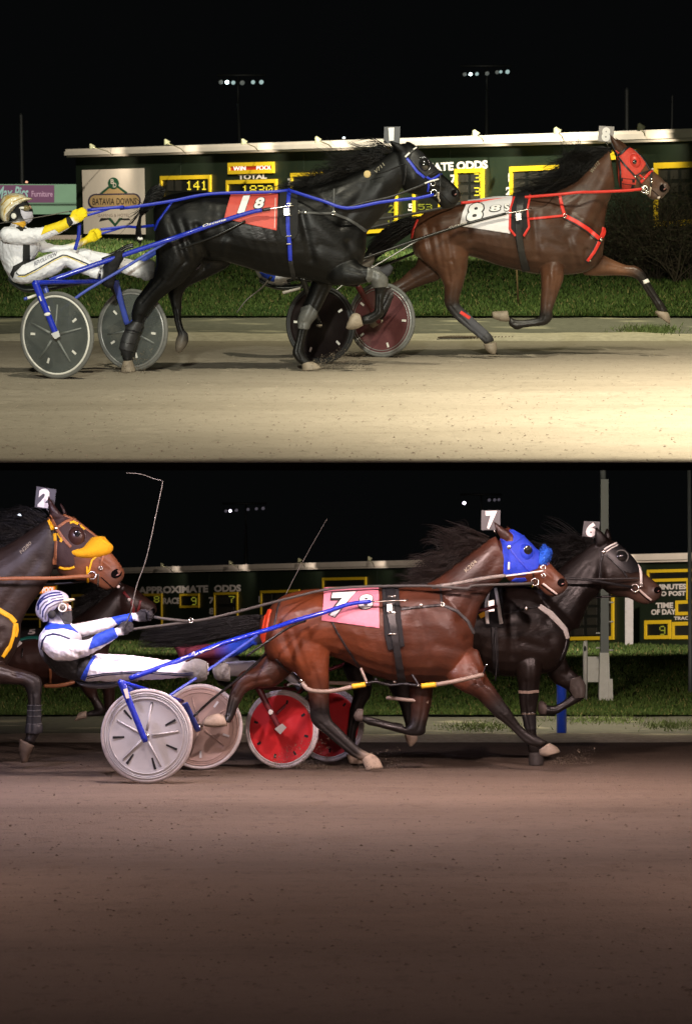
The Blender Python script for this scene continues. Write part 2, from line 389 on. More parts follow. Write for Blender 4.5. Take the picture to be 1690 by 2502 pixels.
M_ORGS = mat('screen_orange', (0.6, 0.15, 0.01), 0.5, emit=(1.0, 0.25, 0.02), estr=0.9, var=0.2)
M_LEDW = mat('led_white', (0.8, 0.8, 0.75), 0.5, emit=(1.0, 0.9, 0.85), estr=1.1, var=0.0)
M_LAMPARM = mat('lamp_arm', (0.20, 0.20, 0.12), 0.5, metal=0.3, var=0.1)
M_SHADE = mat('lamp_shade', (0.5, 0.5, 0.32), 0.4, var=0.1)
DOT = {'0':'01110 10001 10011 10101 11001 10001 01110','1':'00100 01100 00100 00100 00100 00100 01110','2':'01110 10001 00001 00010 00100 01000 11111',
 '3':'11110 00001 00001 01110 00001 00001 11110','4':'00010 00110 01010 10010 11111 00010 00010','5':'11111 10000 11110 00001 00001 10001 01110',
 '7':'11111 00001 00010 00100 00100 00100 00100','8':'01110 10001 10001 01110 10001 10001 01110','9':'01110 10001 10001 01111 00001 00001 01110'}

class Board:
    def __init__(s, st, xL, sL, xR, sR, label, hgt=2.75):
        s.st = st
        a = st.P(xL, 0, FPX/sL); b = st.P(xR, 0, FPX/sR)
        s.a = Vector((a.x, a.y, 0)); s.b = Vector((b.x, b.y, 0)); s.u = (s.b - s.a).normalized(); s.n = Vector((s.u.y, -s.u.x, 0))
        if s.n.y > 0: s.n = -s.n
        s.L = (s.b - s.a).length
        s.t = Thing(st, 'tote_board', label, 'tote board', s.a)
        P = lambda u, z, o: s.a + s.u*u + s.n*o + Vector((0, 0, z))
        def slab(u0, u1, z0, z1, o0, o1):
            return Geo().hexa([P(u0,z0,o0), P(u1,z0,o0), P(u1,z0,o1), P(u0,z0,o1)], [P(u0,z1,o0), P(u1,z1,o0), P(u1,z1,o1), P(u0,z1,o1)])
        s.slab = slab; s.P = P
        n = 9; 
        for i in range(n):       # the board is clad with tall sheets
            s.t.part('panel', slab(s.L*i/n + (0.0 if i == 0 else 0.008), s.L*(i+1)/n, 0.02, hgt - 0.22, -0.5, 0.0 + 0.004*(i % 2)), M_BOARD, smooth=False)
        f = Geo()
        for z0, z1, o in ((hgt-0.25, hgt-0.19, 0.22), (hgt-0.188, hgt-0.07, 0.30), (hgt-0.068, hgt, 0.26)):
            gg = slab(-0.18, s.L + 0.18, z0, z1, -0.6, o); f.add(gg.v, gg.f)
        s.t.part('fascia', f, M_FASCIA, smooth=False)
        s.hgt = hgt
    def on(s, px, py, off=0.0):
        r = s.st.ray(px, py); c = Vector((0, 0, HC)); q = s.a + s.n*off
        t = (q - c).dot(s.n) / r.dot(s.n); return c + r*t
    def quad(s, q, o0, o1):
        return Geo().hexa([s.on(*p, o0) for p in q], [s.on(*p, o1) for p in q])
    def display(s, q, bw=0.10, screen=M_SCREEN, cells=None, frame=M_YEL):
        """q = TL TR BR BL px of the yellow frame; bw = border in metres"""
        q3 = [s.on(*p) for p in q]; tl, tr, br, bl = q3
        c = (tl + tr + br + bl)/4; ins = []
        for p in q3:
            dx = (p - c).dot(s.u); dz = (p - c).z
            ins.append(p - s.u*math.copysign(bw, dx) - Vector((0, 0, math.copysign(bw, dz))))
        g = Geo(); vs = []
        for o in (0.005, 0.06): vs += [p + s.n*o for p in q3] + [p + s.n*o for p in ins]
        fs = []
        for i in range(4):
            j = (i+1) % 4
            fs += [(8+i, 8+j, 12+j, 12+i), (i, j, 8+j, 8+i), (4+i, 12+i, 12+j, 4+j)]
        f = s.t.part('display', g.add(vs, fs), frame, smooth=False)
        s.t.part('screen', Geo().hexa([p + s.n*0.004 for p in ins], [p + s.n*0.022 for p in ins]), screen, parent=f, smooth=False)
        if cells:
            nx, ny = cells; tl, tr, br, bl = ins
            for i in range(nx):
                for j in range(ny):
                    def pt(a, b): return (tl*(1-a)+tr*a)*(1-b) + (bl*(1-a)+br*a)*b
                    m = 0.14
                    qq = [pt((i+m)/nx, (j+m)/ny), pt((i+1-m)/nx, (j+m)/ny), pt((i+1-m)/nx, (j+1-m)/ny), pt((i+m)/nx, (j+1-m)/ny)]
                    s.t.part('cell', Geo().hexa([p + s.n*0.02 for p in qq], [p + s.n*0.034 for p in qq]), M_CELL, parent=f, smooth=False)
        return f
    def digits(s, par, txt, box, m=M_LED):
        """dot matrix digits, box = x0,y0,x1,y1 px"""
        x0, y0, x1, y1 = box; n = len(txt); w = (x1 - x0)/(n*6 - 1)
        for k, ch in enumerate(txt):
            if ch not in DOT: continue
            g = Geo(); rows = DOT[ch].split()
            for r, row in enumerate(rows):
                for c, b in enumerate(row):
                    if b == '1':
                        cx = x0 + (k*6 + c)*w; cy = y0 + (y1 - y0)*r/7; hh = (y1 - y0)/7
                        q = [(cx+w*.06, cy+hh*.06), (cx+w*.94, cy+hh*.06), (cx+w*.94, cy+hh*.94), (cx+w*.06, cy+hh*.94)]
                        p0 = [s.on(*p, 0.036) for p in q]; g.add(p0, [(0, 1, 2, 3)])
            s.t.part('digit', g, m, parent=par, smooth=False)
    def text(s, txt, q, m=M_WLET, bold=0.03, off=0.012, par=None):
        v, f, a, _ = text_mesh(txt, bold)
        vs = [s.on(*quad_map(q, x, y), off) for x, y in v]
        g = Geo().add(vs, f); n = len(vs)
        s.t.part('lettering', g, m, parent=par, smooth=False)
    def lamp(s, bx, by, tx, ty, watts, col):
        b = s.on(bx, by, 0.2); d = b.y - 1.3
        t = s.st.P(tx, ty, d)
        g = Geo().tube([b - Vector((0, 0, 0.05)), b + (t - b)*0.25 + Vector((0, 0, 0.02)), b + (t - b)*0.8, t], 0.014, 6)
        o = s.t.part('lamp_arm', g, M_LAMPARM)
        h = Geo(); ax = (s.n*-0.5 + Vector((0, 0, -0.8))).normalized(); e = ax.orthogonal().normalized(); w = ax.cross(e)
        rs = [[t + Vector((0,0,0.05)) + ax*zz + (e*math.cos(k*.7854) + w*math.sin(k*.7854))*r for k in range(8)] for zz, r in ((-0.02, .03), (0.02, .05), (0.10, .10))]
        h.rings(rs, False); s.t.part('lamp_shade', h, M_SHADE, parent=o)
        aim = s.on(bx, by, 0.0) - Vector((0, 0, 0.75))
        spot(s.st, 'board_lamp', t + ax*0.12, aim, watts, col, 140, 1.0, 0.05)

def zz(c, *pts): return [cr(c, x, y) for x, y in pts]
def rect(c, x0, y0, x1, y1, sl=0.0):
    return zz(c, (x0, y0), (x1, y0 + sl*(x1-x0)), (x1, y1 + sl*(x1-x0)), (x0, y1))

BU = Board(U, 181, 79.5, 1790, 119.0, 'long dark green odds board with pale fascia and gooseneck lamps behind the upper track')
def K(*p): return zz('K', *p)
f = BU.display(K((722,530),(945,524),(946,668),(723,674)), 0.11)
for i in range(2): BU.t.part('cell', BU.quad(rect('K', 745+36*i, 549, 775+36*i, 596), 0.024, 0.04), M_CELL, parent=f, smooth=False)
BU.digits(f, '141', (*cr('K', 830, 551), *cr('K', 924, 592)))
BU.text('1', rect('K', 711, 562, 721, 597), bold=0.02)
f = BU.display(K((1024,471),(1226,466),(1227,516),(1024,522)), 0.10, M_REDS)
BU.text('WIN', K((1040,486),(1096,484),(1096,505),(1040,507)), M_LEDW, 0.02, 0.03, f); BU.text('POOL', K((1144,483),(1212,481),(1212,502),(1144,504)), M_LEDW, 0.02, 0.03, f)
BU.text('TOTAL', K((1062,523),(1190,519),(1190,542),(1062,546)), bold=0.045)
f = BU.display(K((1016,549),(1240,543),(1240,660),(1016,666)), 0.10)
BU.digits(f, '1830', (*cr('K', 1078, 571), *cr('K', 1216, 610)))
BU.text('7', K((1283,541),(1303,540),(1303,572),(1283,573)), bold=0.04)
f = BU.display([(714,423),(972,412),(972,566),(714,584)], 0.09, cells=(4, 3))
BU.digits(f, '2', (*cr('C', 750, 620), *cr('C', 790, 672)), M_LEDG); BU.digits(f, '11', (*cr('C', 742, 722), *cr('C', 800, 760)), M_LEDG)
BU.text('APPROXIMATE ODDS', [(925,405),(1190,391),(1191,412),(925,426)], bold=0.045)
f = BU.display(zz('C', (1218,372),(1412,366),(1412,640),(1218,648)), 0.10, cells=(2, 3))
BU.digits(f, '3', (*cr('C', 1340, 402), *cr('C', 1382, 462))); BU.digits(f, '3', (*cr('C', 1340, 498), *cr('C', 1382, 556)))
BU.text('7', zz('C', (1176,412),(1218,410),(1218,472),(1176,474)), bold=0.04)
f = BU.display(zz('C', (930,480),(1120,474),(1120,700),(930,708)), 0.09)
BU.digits(f, '53', (*cr('C', 956, 612), *cr('C', 1050, 652)), M_LEDG)
BU.text('5', zz('C', (886,610),(930,608),(930,660),(886,662)), bold=0.04)
f = BU.display(zz('L', (735,506),(955,497),(955,700),(735,712)), 0.11, cells=(3, 4))
BU.text('1', zz('L', (721,536),(730,535),(730,574),(721,575)), bold=0.03); BU.text('2', zz('L', (709,600),(734,599),(734,636),(709,637)), bold=0.04)
BU.display(zz('L', (1070,433),(1310,425),(1310,470),(1070,478)), 0.10)
BU.display(zz('L', (1402,488),(1640,480),(1640,772),(1402,786)), 0.12, cells=(4, 4))
BU.text('3', zz('L', (1380,512),(1400,511),(1400,545),(1380,546)), bold=0.04)
for (bx, by), (tx, ty) in (((505,430),(405,397)), ((830,422),(738,377)), ((1155,412),(1082,376)), ((1485,403),(1410,366))):
    BU.lamp(*cr('K', bx, by), *cr('K', tx, ty), 70, (1.0, 0.86, 0.66))
for (bx, by), (tx, ty) in (((612,390),(562,350)), ((977,377),(938,338)), ((1355,364),(1325,322))):
    BU.lamp(*cr('L', bx, by), *cr('L', tx, ty), 95, (1.0, 0.88, 0.66))

BL = Board(LO, -70, 48.5, 1800, 86.0, 'long dark green odds board with pale fascia behind the lower track')
def Mq(*p): return zz('M', *p)
M_YEL2 = M_YEL
BL.text('APPROXIMATE', Mq((75,596),(410,588),(410,623),(75,631)), bold=0.05); BL.text('ODDS', Mq((438,588),(567,585),(567,619),(438,622)), bold=0.05)
f = BL.display([(178,1452),(398,1450),(398,1560),(178,1562)], 0.11); BL.digits(f, '8', (*cr('M', 150, 640), *cr('M', 176, 672)), M_LEDG)
BL.text('RACE', Mq((193,649),(276,647),(276,678),(193,680)), bold=0.045)
f = BL.display(Mq((278,630),(370,628),(370,696),(278,698)), 0.10); BL.digits(f, '9', (*cr('M', 328, 645), *cr('M', 354, 684)), M_LEDG)
BL.text('7', Mq((412,646),(441,645),(441,676),(412,677)), bold=0.05); BL.text('8', Mq((414,697),(440,696),(440,728),(414,729)), bold=0.04)
f = BL.display(Mq((442,624),(555,621),(555,800),(442,803)), 0.10, cells=(1, 3)); BL.digits(f, '7', (*cr('M', 508, 640), *cr('M', 536, 672)), M_LEDG)
BL.text('1', Mq((651,641),(662,641),(662,672),(651,672)), bold=0.03)
BL.display(Mq((665,615),(850,609),(850,840),(665,846)), 0.10, cells=(3, 4))
BL.display(Mq((962,553),(1170,549),(1170,606),(962,610)), 0.10)
BL.display([(-55,1462),(100,1460),(100,1504),(-55,1505)], 0.09); BL.display([(-40,1511),(100,1510),(100,1562),(-40,1563)], 0.09)
f = BL.display([(86,1431),(140,1430),(140,1452),(86,1453)], 0.06, M_ORGS); BL.text('POOL', [(104,1435),(134,1434),(134,1447),(104,1448)], M_LEDW, 0.03, 0.03, f)
BL.display(zz('H', (540,790),(1065,776),(1065,1152),(540,1160)), 0.11, cells=(6, 5))
BL.display(zz('H', (1285,698),(1700,688),(1700,768),(1285,778)), 0.09)
BL.text('MINUTES', zz('H', (1330,792),(1530,788),(1530,824),(1330,828)), bold=0.05); BL.text('TO POST', zz('H', (1335,838),(1528,834),(1528,866),(1335,870)), bold=0.05)
BL.text('TIME', zz('H', (1332,912),(1446,910),(1446,946),(1332,948)), bold=0.05); BL.text('OF DAY', zz('H', (1302,955),(1465,952),(1465,988),(1302,992)), bold=0.05)
BL.display(zz('H', (1470,898),(1700,892),(1700,988),(1470,994)), 0.10); BL.text('TRACK', zz('H', (1450,1002),(1575,999),(1575,1022),(1450,1025)), bold=0.04)
f = BL.display(zz('H', (1268,1027),(1434,1024),(1434,1147),(1268,1149)), 0.11); BL.digits(f, '9', (*cr('H', 1355, 1062), *cr('H', 1395, 1122)), M_LEDG)
BL.display(zz('H', (1447,1037),(1640,1033),(1640,1147),(1447,1149)), 0.11)
BL.t.part('display', BL.quad(zz('H', (1530,770),(1542,770),(1542,893),(1530,893)), 0.0, 0.06), M_YEL, smooth=False)
for (bx, by), (tx, ty) in (((240,520),(185,490)), ((560,512),(512,480)), ((877,503),(843,468)), ((1207,497),(1178,460)), ((1560,490),(1530,455)), ((1960,482),(1930,446)), ((2380,474),(2350,440))):
    BL.lamp(*cr('M', bx, by), *cr('M', tx, ty), 30, (1.0, 0.84, 0.70))

# ---- sponsor sign standing in front of the upper board
def sign():
    B = BU; t = Thing(U, 'track_sign', 'square cream Batavia Downs sign with green badge at the left of the odds board', 'sign', B.on(*cr('K', 510, 790), 0.08))
    t0, B.t = B.t, t
    q = K((366,503),(645,494),(651,790),(375,787)); CREAM = mat('sign_cream', (0.86, 0.76, 0.66), 0.6, var=0.05, scale=3); GRN = mat('sign_green', (0.02, 0.10, 0.05), 0.6)
    PUR = mat('sign_purple', (0.06, 0.045, 0.09), 0.6); GOLD = mat('sign_gold', (0.62, 0.42, 0.20), 0.6); BLK = mat('sign_black', (0.02, 0.018, 0.02), 0.6)
    t.part('backing', B.quad(q, 0.02, 0.10), CREAM, smooth=False)
    def ring(pts_o, pts_i, off, m, name):
        n = len(pts_o); v = [B.on(*p, off) for p in pts_o] + [B.on(*p, off) for p in pts_i]
        t.part(name, Geo().add(v, [(i, (i+1) % n, n+(i+1) % n, n+i) for i in range(n)]), m, smooth=False)
    def poly(pts, off, m, name):
        t.part(name, Geo().add([B.on(*p, off) for p in pts], [tuple(range(len(pts)))]), m, smooth=False)
    def A(*p): return zz('A', *p)
    poly(A((778,75),(868,152),(690,152)), 0.104, GOLD, 'badge')
    for a, b in (((768,85),(690,150)), ((790,85),(870,145))):
        poly(A((a[0],a[1]-6),(a[0]+8,a[1]+6),(b[0]+8,b[1]+4),(b[0]-6,b[1]-4)) if a[0] < 778 else A((a[0]-8,a[1]+6),(a[0],a[1]-6),(b[0]+6,b[1]-4),(b[0]-6,b[1]+6)), 0.108, GRN, 'badge_edge')
    poly([cr('A', 778+38*math.cos(i*.2618), 78+40*math.sin(i*.2618)) for i in range(24)], 0.112, GRN, 'badge_disc')
    B.text('B', zz('A', (760,50),(782,50),(782,82),(760,82)), CREAM, 0.02, 0.116); B.text('D', zz('A', (776,74),(798,74),(798,106),(776,106)), CREAM, 0.02, 0.116)
    def pill(x0, y0, x1, y1):
        r = (y1-y0)/2; o = []
        for i in range(13): a = -math.pi/2 + math.pi*i/12; o.append(cr('A', x1 - r + r*math.cos(a), (y0+y1)/2 + r*math.sin(a) - 2))
        for i in range(13): a = math.pi/2 + math.pi*i/12; o.append(cr('A', x0 + r + r*math.cos(a), (y0+y1)/2 + r*math.sin(a) + 2))
        return o
    poly(pill(604,148,966,250), 0.118, PUR, 'name_plate'); poly(pill(615,158,955,240), 0.122, GOLD, 'name_plate')
    B.text('BATAVIA', A((636,182),(785,180),(785,224),(636,226)), BLK, 0.01, 0.127); B.text('DOWNS', A((800,180),(936,178),(936,222),(800,224)), BLK, 0.01, 0.127)
    B.text('GAMING & HOTEL', A((672,288),(888,286),(888,306),(672,308)), mat('sign_tan', (0.4,0.32,0.28), 0.7), 0.0, 0.106)
    for a in (A((735,315),(760,315),(790,352),(820,315),(842,315),(790,375)),):
        t.part('chevron', Geo().add([B.on(*p, 0.106) for p in a], [(0,1,2,5), (2,3,4,5)]), GRN, smooth=False)
    for a in (A((692,316),(748,316),(752,324),(680,340)), A((812,320),(884,318),(896,330),(812,328))): poly(a, 0.106, BLK, 'flourish')
    B.t = t0
sign()
# ================================================================== bodies: lofts joined into one skin
M_COAT = None
def coat_mat(name, spec, rough, bump=0.22):
    m = mat(name, (0, 0, 0), rough, var=0.34, scale=9, bump=0.5, bscale=52, spec=spec, attr='Col', stretch=(0.5, 1, 1.0), bdist=0.005)
    N = m.node_tree.nodes; b = N['Principled BSDF']
    b.inputs['Coat Weight'].default_value = 0.05; b.inputs['Coat Roughness'].default_value = 0.3
    L = m.node_tree.links
    if 'veins' not in N:
        n1 = N.new('ShaderNodeTexNoise'); n1.name = 'veins'; n1.inputs['Scale'].default_value = 5.5; n1.inputs['Detail'].default_value = 1.5; n1.inputs['Distortion'].default_value = 0.6
        tc = N.new('ShaderNodeTexCoord'); L.new(tc.outputs['Object'], n1.inputs['Vector'])
        s1 = N.new('ShaderNodeMath'); s1.operation = 'SUBTRACT'; s1.inputs[1].default_value = 0.5; L.new(n1.outputs['Fac'], s1.inputs[0])
        a1 = N.new('ShaderNodeMath'); a1.operation = 'ABSOLUTE'; L.new(s1.outputs[0], a1.inputs[0])
        r1 = N.new('ShaderNodeMapRange'); r1.inputs['From Max'].default_value = 0.06; r1.inputs['To Min'].default_value = 1; r1.inputs['To Max'].default_value = 0; r1.interpolation_type = 'SMOOTHSTEP'; L.new(a1.outputs[0], r1.inputs['Value'])
        old = b.inputs['Normal'].links[0].from_node; bp = N.new('ShaderNodeBump'); bp.inputs['Strength'].default_value = 0.07; bp.inputs['Distance'].default_value = 0.005
        L.new(r1.outputs[0], bp.inputs['Height']); L.new(old.outputs[0], bp.inputs['Normal']); L.new(bp.outputs[0], b.inputs['Normal'])
        n2 = N.new('ShaderNodeTexNoise'); n2.inputs['Scale'].default_value = 3.0; n2.inputs['Detail'].default_value = 5; L.new(tc.outputs['Object'], n2.inputs['Vector'])
        r2 = N.new('ShaderNodeMapRange'); r2.inputs['From Min'].default_value = 0.35; r2.inputs['From Max'].default_value = 0.65; r2.inputs['To Min'].default_value = rough - 0.10; r2.inputs['To Max'].default_value = rough + 0.16
        L.new(n2.outputs['Fac'], r2.inputs['Value']); L.new(r2.outputs[0], b.inputs['Roughness'])
    return m
def loft(st, c, stations, d, y0=0.0, y1=None, n=22, m=4, e=1.0):
    """stations: (x1,y1,x2,y2,halfwidth[,lateral]) in crop c; the section spans the two edge points in the picture plane
       and halfwidth metres sideways; returns rings and their centres"""
    y1 = y0 if y1 is None else y1; N = len(stations)
    S = [list(s[:5]) + [s[5] if len(s) > 5 else y0 + (y1 - y0)*i/max(1, N-1)] for i, s in enumerate(stations)]
    R = catmull(S, m); rings = []; cen = []
    for a in R:
        p = st.P(*cr(c, a[0], a[1]), d + a[5]); q = st.P(*cr(c, a[2], a[3]), d + a[5])
        ce = (p + q)/2; h = (p - q)/2; b = Vector((0, max(0.002, a[4]), 0)); rg = []
        for k in range(n):
            t = 2*math.pi*k/n; cc, ss = math.cos(t), math.sin(t)
            rg.append(ce + h*(math.copysign(abs(cc)**e, cc)) + b*(math.copysign(abs(ss)**e, ss)))
        rings.append(rg); cen.append(ce)
    return rings, cen
def skin_mesh(g, voxel, it=5, fac=0.5):
    """voxel union of the overlapping closed pieces, then relaxed"""
    me = bpy.data.meshes.new('tmp'); me.from_pydata(g.v, [], g.f)
    bm = bmesh.new(); bm.from_mesh(me); bmesh.ops.recalc_face_normals(bm, faces=bm.faces); bm.to_mesh(me); bm.free()
    o = bpy.data.objects.new('tmp', me); COL.objects.link(o)
    r = o.modifiers.new('r', 'REMESH'); r.mode = 'VOXEL'; r.voxel_size = voxel; r.use_smooth_shade = True
    s = o.modifiers.new('s', 'SMOOTH'); s.factor = fac; s.iterations = it
    dg = bpy.context.evaluated_depsgraph_get(); out = bpy.data.meshes.new_from_object(o.evaluated_get(dg))
    bpy.data.objects.remove(o); bpy.data.meshes.remove(me); return out
def paint(me, base, cols, sharp=11.0):
    """vertex colours: inverse-distance blend of tagged points; cols = [(xyz, rgb, radius)]"""
    n = len(me.vertices); V = np.empty(n*3); me.vertices.foreach_get('co', V); V = V.reshape(-1, 3)
    C = np.array([tuple(c[0]) for c in cols]); K = np.array([c[1] for c in cols]); RR = np.array([c[2] for c in cols])
    out = np.ones((n, 4))
    for i in range(0, n, 4000):
        D = np.linalg.norm(V[i:i+4000, None] - C[None], axis=2)/RR[None]
        w = 1/(D**sharp + 1e-6); w /= w.sum(1, keepdims=True); out[i:i+4000, :3] = w @ K
    at = me.color_attributes.new('Col', 'FLOAT_COLOR', 'POINT'); at.data.foreach_set('color', out.ravel())

MUSC = [(500,640,690,930,42,.010),(485,690,505,960,24,-.012),(570,950,650,1010,75,.014),(560,870,700,905,24,-.008),(765,900,800,1000,60,.012),(720,850,800,1080,24,-.012),
  (900,850,880,1000,55,.010),(845,930,830,1040,18,-.012),(590,1110,585,1300,12,-.007),(985,600,870,830,20,-.011),(960,480,800,800,36,.009),(930,400,700,740,30,-.009),(700,560,560,640,40,.006),(820,500,640,620,20,-.005),
  (130,800,190,990,14,.002),(190,790,245,1005,14,.002),(250,790,300,1020,14,.002),(310,800,345,1030,13,.002),(20,740,40,850,45,-.014),(45,890,20,965,24,.010),(60,930,380,1032,22,-.006),
  (-40,655,-20,670,38,.012),(-250,760,-200,1020,22,-.013),(-40,800,-30,950,55,.012),(-110,800,-80,1000,20,-.010),(-185,780,-140,1040,18,-.009),(-300,800,-260,930,40,.008),(-150,700,-140,900,40,.006),(-60,1000,-20,1080,30,.008),(-110,1010,-90,1140,16,-.008),
  (620,1000,600,1200,26,.006),(660,1090,640,1250,14,-.006),(420,600,460,660,40,.006),(440,760,420,900,30,-.006)]
class Body:
    """one skinned figure in stage coordinates, with helpers that fit gear on its surface"""
    def __init__(s, st, d): s.st = st; s.d = d; s.g = Geo(); s.cols = []
    def loft(s, c, stations, cols, y0=0.0, y1=None, e=1.0, rad=1.0):
        rings, cen = loft(s.st, c, stations, s.d, y0, y1, e=e)
        n = len(cen); ax = cen[0] - cen[1]; ax.normalize(); rr = min((Vector(rings[0][0]) - cen[0]).length, (Vector(rings[0][5]) - cen[0]).length)
        def cap(sc, ext): return [cen[0] + (Vector(q) - cen[0])*sc + ax*rr*ext for q in rings[0]]
        s.g.rings([cap(0.30, 0.75), cap(0.62, 0.58), cap(0.86, 0.32)] + rings)
        if len(stations) >= 7 and stations[0][4] >= .06 and max(q[4] for q in stations) <= .17:
            if not hasattr(s, 'legs'): s.legs = []
            k0 = len(stations)//2
            s.legs.append(([cr(c, q[0]*.34 + q[2]*.66, q[1]*.34 + q[3]*.66) for q in stations[k0:-1]], [cr(c, q[0]*.62 + q[2]*.38, q[1]*.62 + q[3]*.38) for q in stations[1:k0+1]], s.d + (y0 + (y0 if y1 is None else y1))/2))
        if not isinstance(cols, list): cols = [cols]
        for i, p in enumerate(cen):
            t = i/max(1, n-1)*(len(cols)-1); k = min(int(t), len(cols)-1); k2 = min(k+1, len(cols)-1); f = t - k
            rgb = tuple(cols[k][j]*(1-f) + cols[k2][j]*f for j in range(3))
            sz = (Vector(rings[i][0]) - p).length
            s.cols.append((p, rgb, max(0.02, sz)*rad))
    def hoof(s, c, stations, col, y0=0.0, y1=None):
        if not hasattr(s, 'hooves'): s.hooves = []
        rings, cen = loft(s.st, c, stations, s.d, y0, y1, n=18, m=3, e=0.95); s.hooves.append((Geo().rings(rings), col))
    def blob(s, c, x, y, rx, ry, ang, yo, ry3, rgb=None, mirror=True):
        k = CR[c][2]*FPX/s.d; a = math.radians(ang); ce = s.st.P(*cr(c, x, y), s.d)
        X = Vector((math.cos(a), 0, math.sin(a)))*(rx/k); Z = Vector((-math.sin(a), 0, math.cos(a)))*(ry/k)
        for sg in ((1, -1) if mirror else (1,)):
            p = ce + Vector((0, yo*sg, 0)); s.g.ellip(p, (X, Vector((0, ry3, 0)), Z), 16, 10)
            if rgb: s.cols.append((p + Vector((0, ry3*0.8*sg, 0)), rgb, 0.06))
    def finish(s, voxel, it=5, relief=None, wr=None):
        s.me = skin_mesh(s.g, voxel, it)
        if relief: s.relief(*relief)
        if wr: s.wrinkle(*wr)
        paint(s.me, None, s.cols)
        n = len(s.me.vertices); V = np.empty(n*3); s.me.vertices.foreach_get('co', V); s.V = V.reshape(-1, 3)
        s.PX = s.st.px(s.V); s.F = [tuple(p.vertices) for p in s.me.polygons]
        s.Fa = np.array([(f[0], f[1], f[2], f[-1]) for f in s.F])
        s.me.update(); nn = np.empty(n*3); s.me.vertices.foreach_get('normal', nn); s.Nn = nn.reshape(-1, 3)
        s.bvh = BVHTree.FromPolygons(s.V.tolist(), s.F)
    def relief(s, c, w, b, e):
        """muscle ridges and hollows; w, b, e = withers, buttock and elbow of this horse in crop c"""
        A0 = np.array([[430,548,1],[-345,860,1],[545,1080,1]], float); A1 = np.array([cr(c, *w), cr(c, *b), cr(c, *e)]); Mx = np.linalg.solve(A0, A1)
        sc = math.sqrt(abs(np.linalg.det(Mx[:2]))); n = len(s.me.vertices); V = np.empty(n*3); s.me.vertices.foreach_get('co', V); V = V.reshape(-1, 3)
        N = np.empty(n*3); s.me.update(); s.me.vertices.foreach_get('normal', N); N = N.reshape(-1, 3); P = s.st.px(V); D = np.zeros(n)
        for x1, y1, x2, y2, wd, h in MUSC:
            a = np.array([x1, y1, 1]) @ Mx; q = np.array([x2, y2, 1]) @ Mx; ab = q - a
            t = np.clip(((P - a) @ ab)/(ab @ ab), 0, 1); dist = np.linalg.norm(P - (a + t[:, None]*ab), axis=1)
            D += 1.15*h*np.exp(-(dist/(wd*sc))**2)
        for gr, up_, yc in getattr(s, 'legs', []):
            near = np.abs(V[:, 1] - yc) < .14
            for pts, wd, h in ((gr, 2.6, -.0085), (up_, 5.0, -.007)):
                dm = np.full(n, 1e9)
                for a, q in zip(pts[:-1], pts[1:]):
                    a = np.array(a); q = np.array(q); ab = q - a; t = np.clip(((P - a) @ ab)/(ab @ ab), 0, 1); dm = np.minimum(dm, np.linalg.norm(P - (a + t[:, None]*ab), axis=1))
                D += np.where(near, h*np.exp(-(dm/wd)**2), 0)
        V += N*(D*np.clip(np.abs(N[:, 1])*1.6, 0, 1))[:, None]; s.me.vertices.foreach_set('co', V.ravel()); s.me.update()
    def wrinkle(s, amp, sc, ax=(1, 1, 1)):
        """cloth folds: ridged noise pushed into the skin"""
        from mathutils import noise
        n = len(s.me.vertices); V = np.empty(n*3); s.me.vertices.foreach_get('co', V); V = V.reshape(-1, 3); N = np.empty(n*3); s.me.update(); s.me.vertices.foreach_get('normal', N); N = N.reshape(-1, 3)
        D = np.array([(1 - 2.2*abs(noise.noise(Vector((v[0]*sc*ax[0], v[1]*sc*ax[1], v[2]*sc*ax[2])) + Vector((noise.noise(Vector(v)*6)*1.5, 0, 0))))) + 0.5*(1 - 2.2*abs(noise.noise(Vector(v)*sc*2.1))) for v in V])
        V += N*(amp*(D - 0.6))[:, None]; s.me.vertices.foreach_set('co', V.ravel()); s.me.update()
    def attach(s, th, name, m):
        b = np.array(th.base); me = s.me.copy(); me.name = name; v = (s.V - b).ravel(); me.vertices.foreach_set('co', v)
        me.materials.clear(); me.materials.append(m); me.polygons.foreach_set('use_smooth', [True]*len(me.polygons)); me.update()
        for g, col in getattr(s, 'hooves', []):
            th.part('hoof', g, mat('hoof_%d' % int(col[0]*1000), col, 0.55, var=0.35, scale=14, bump=0.4, bscale=40, spec=0.3))
        return th.link(name, me)
    def hit(s, px, py, off=0.0):
        """front surface under a photo pixel"""
        r = s.st.ray(px, py).normalized(); o = Vector((0, 0, HC))
        h = s.bvh.ray_cast(o, r)
        if h[0] is None:
            return s.st.P(px, py, s.d) 
        n = h[1] if h[1].dot(r) < 0 else -h[1]
        return h[0] + n*off
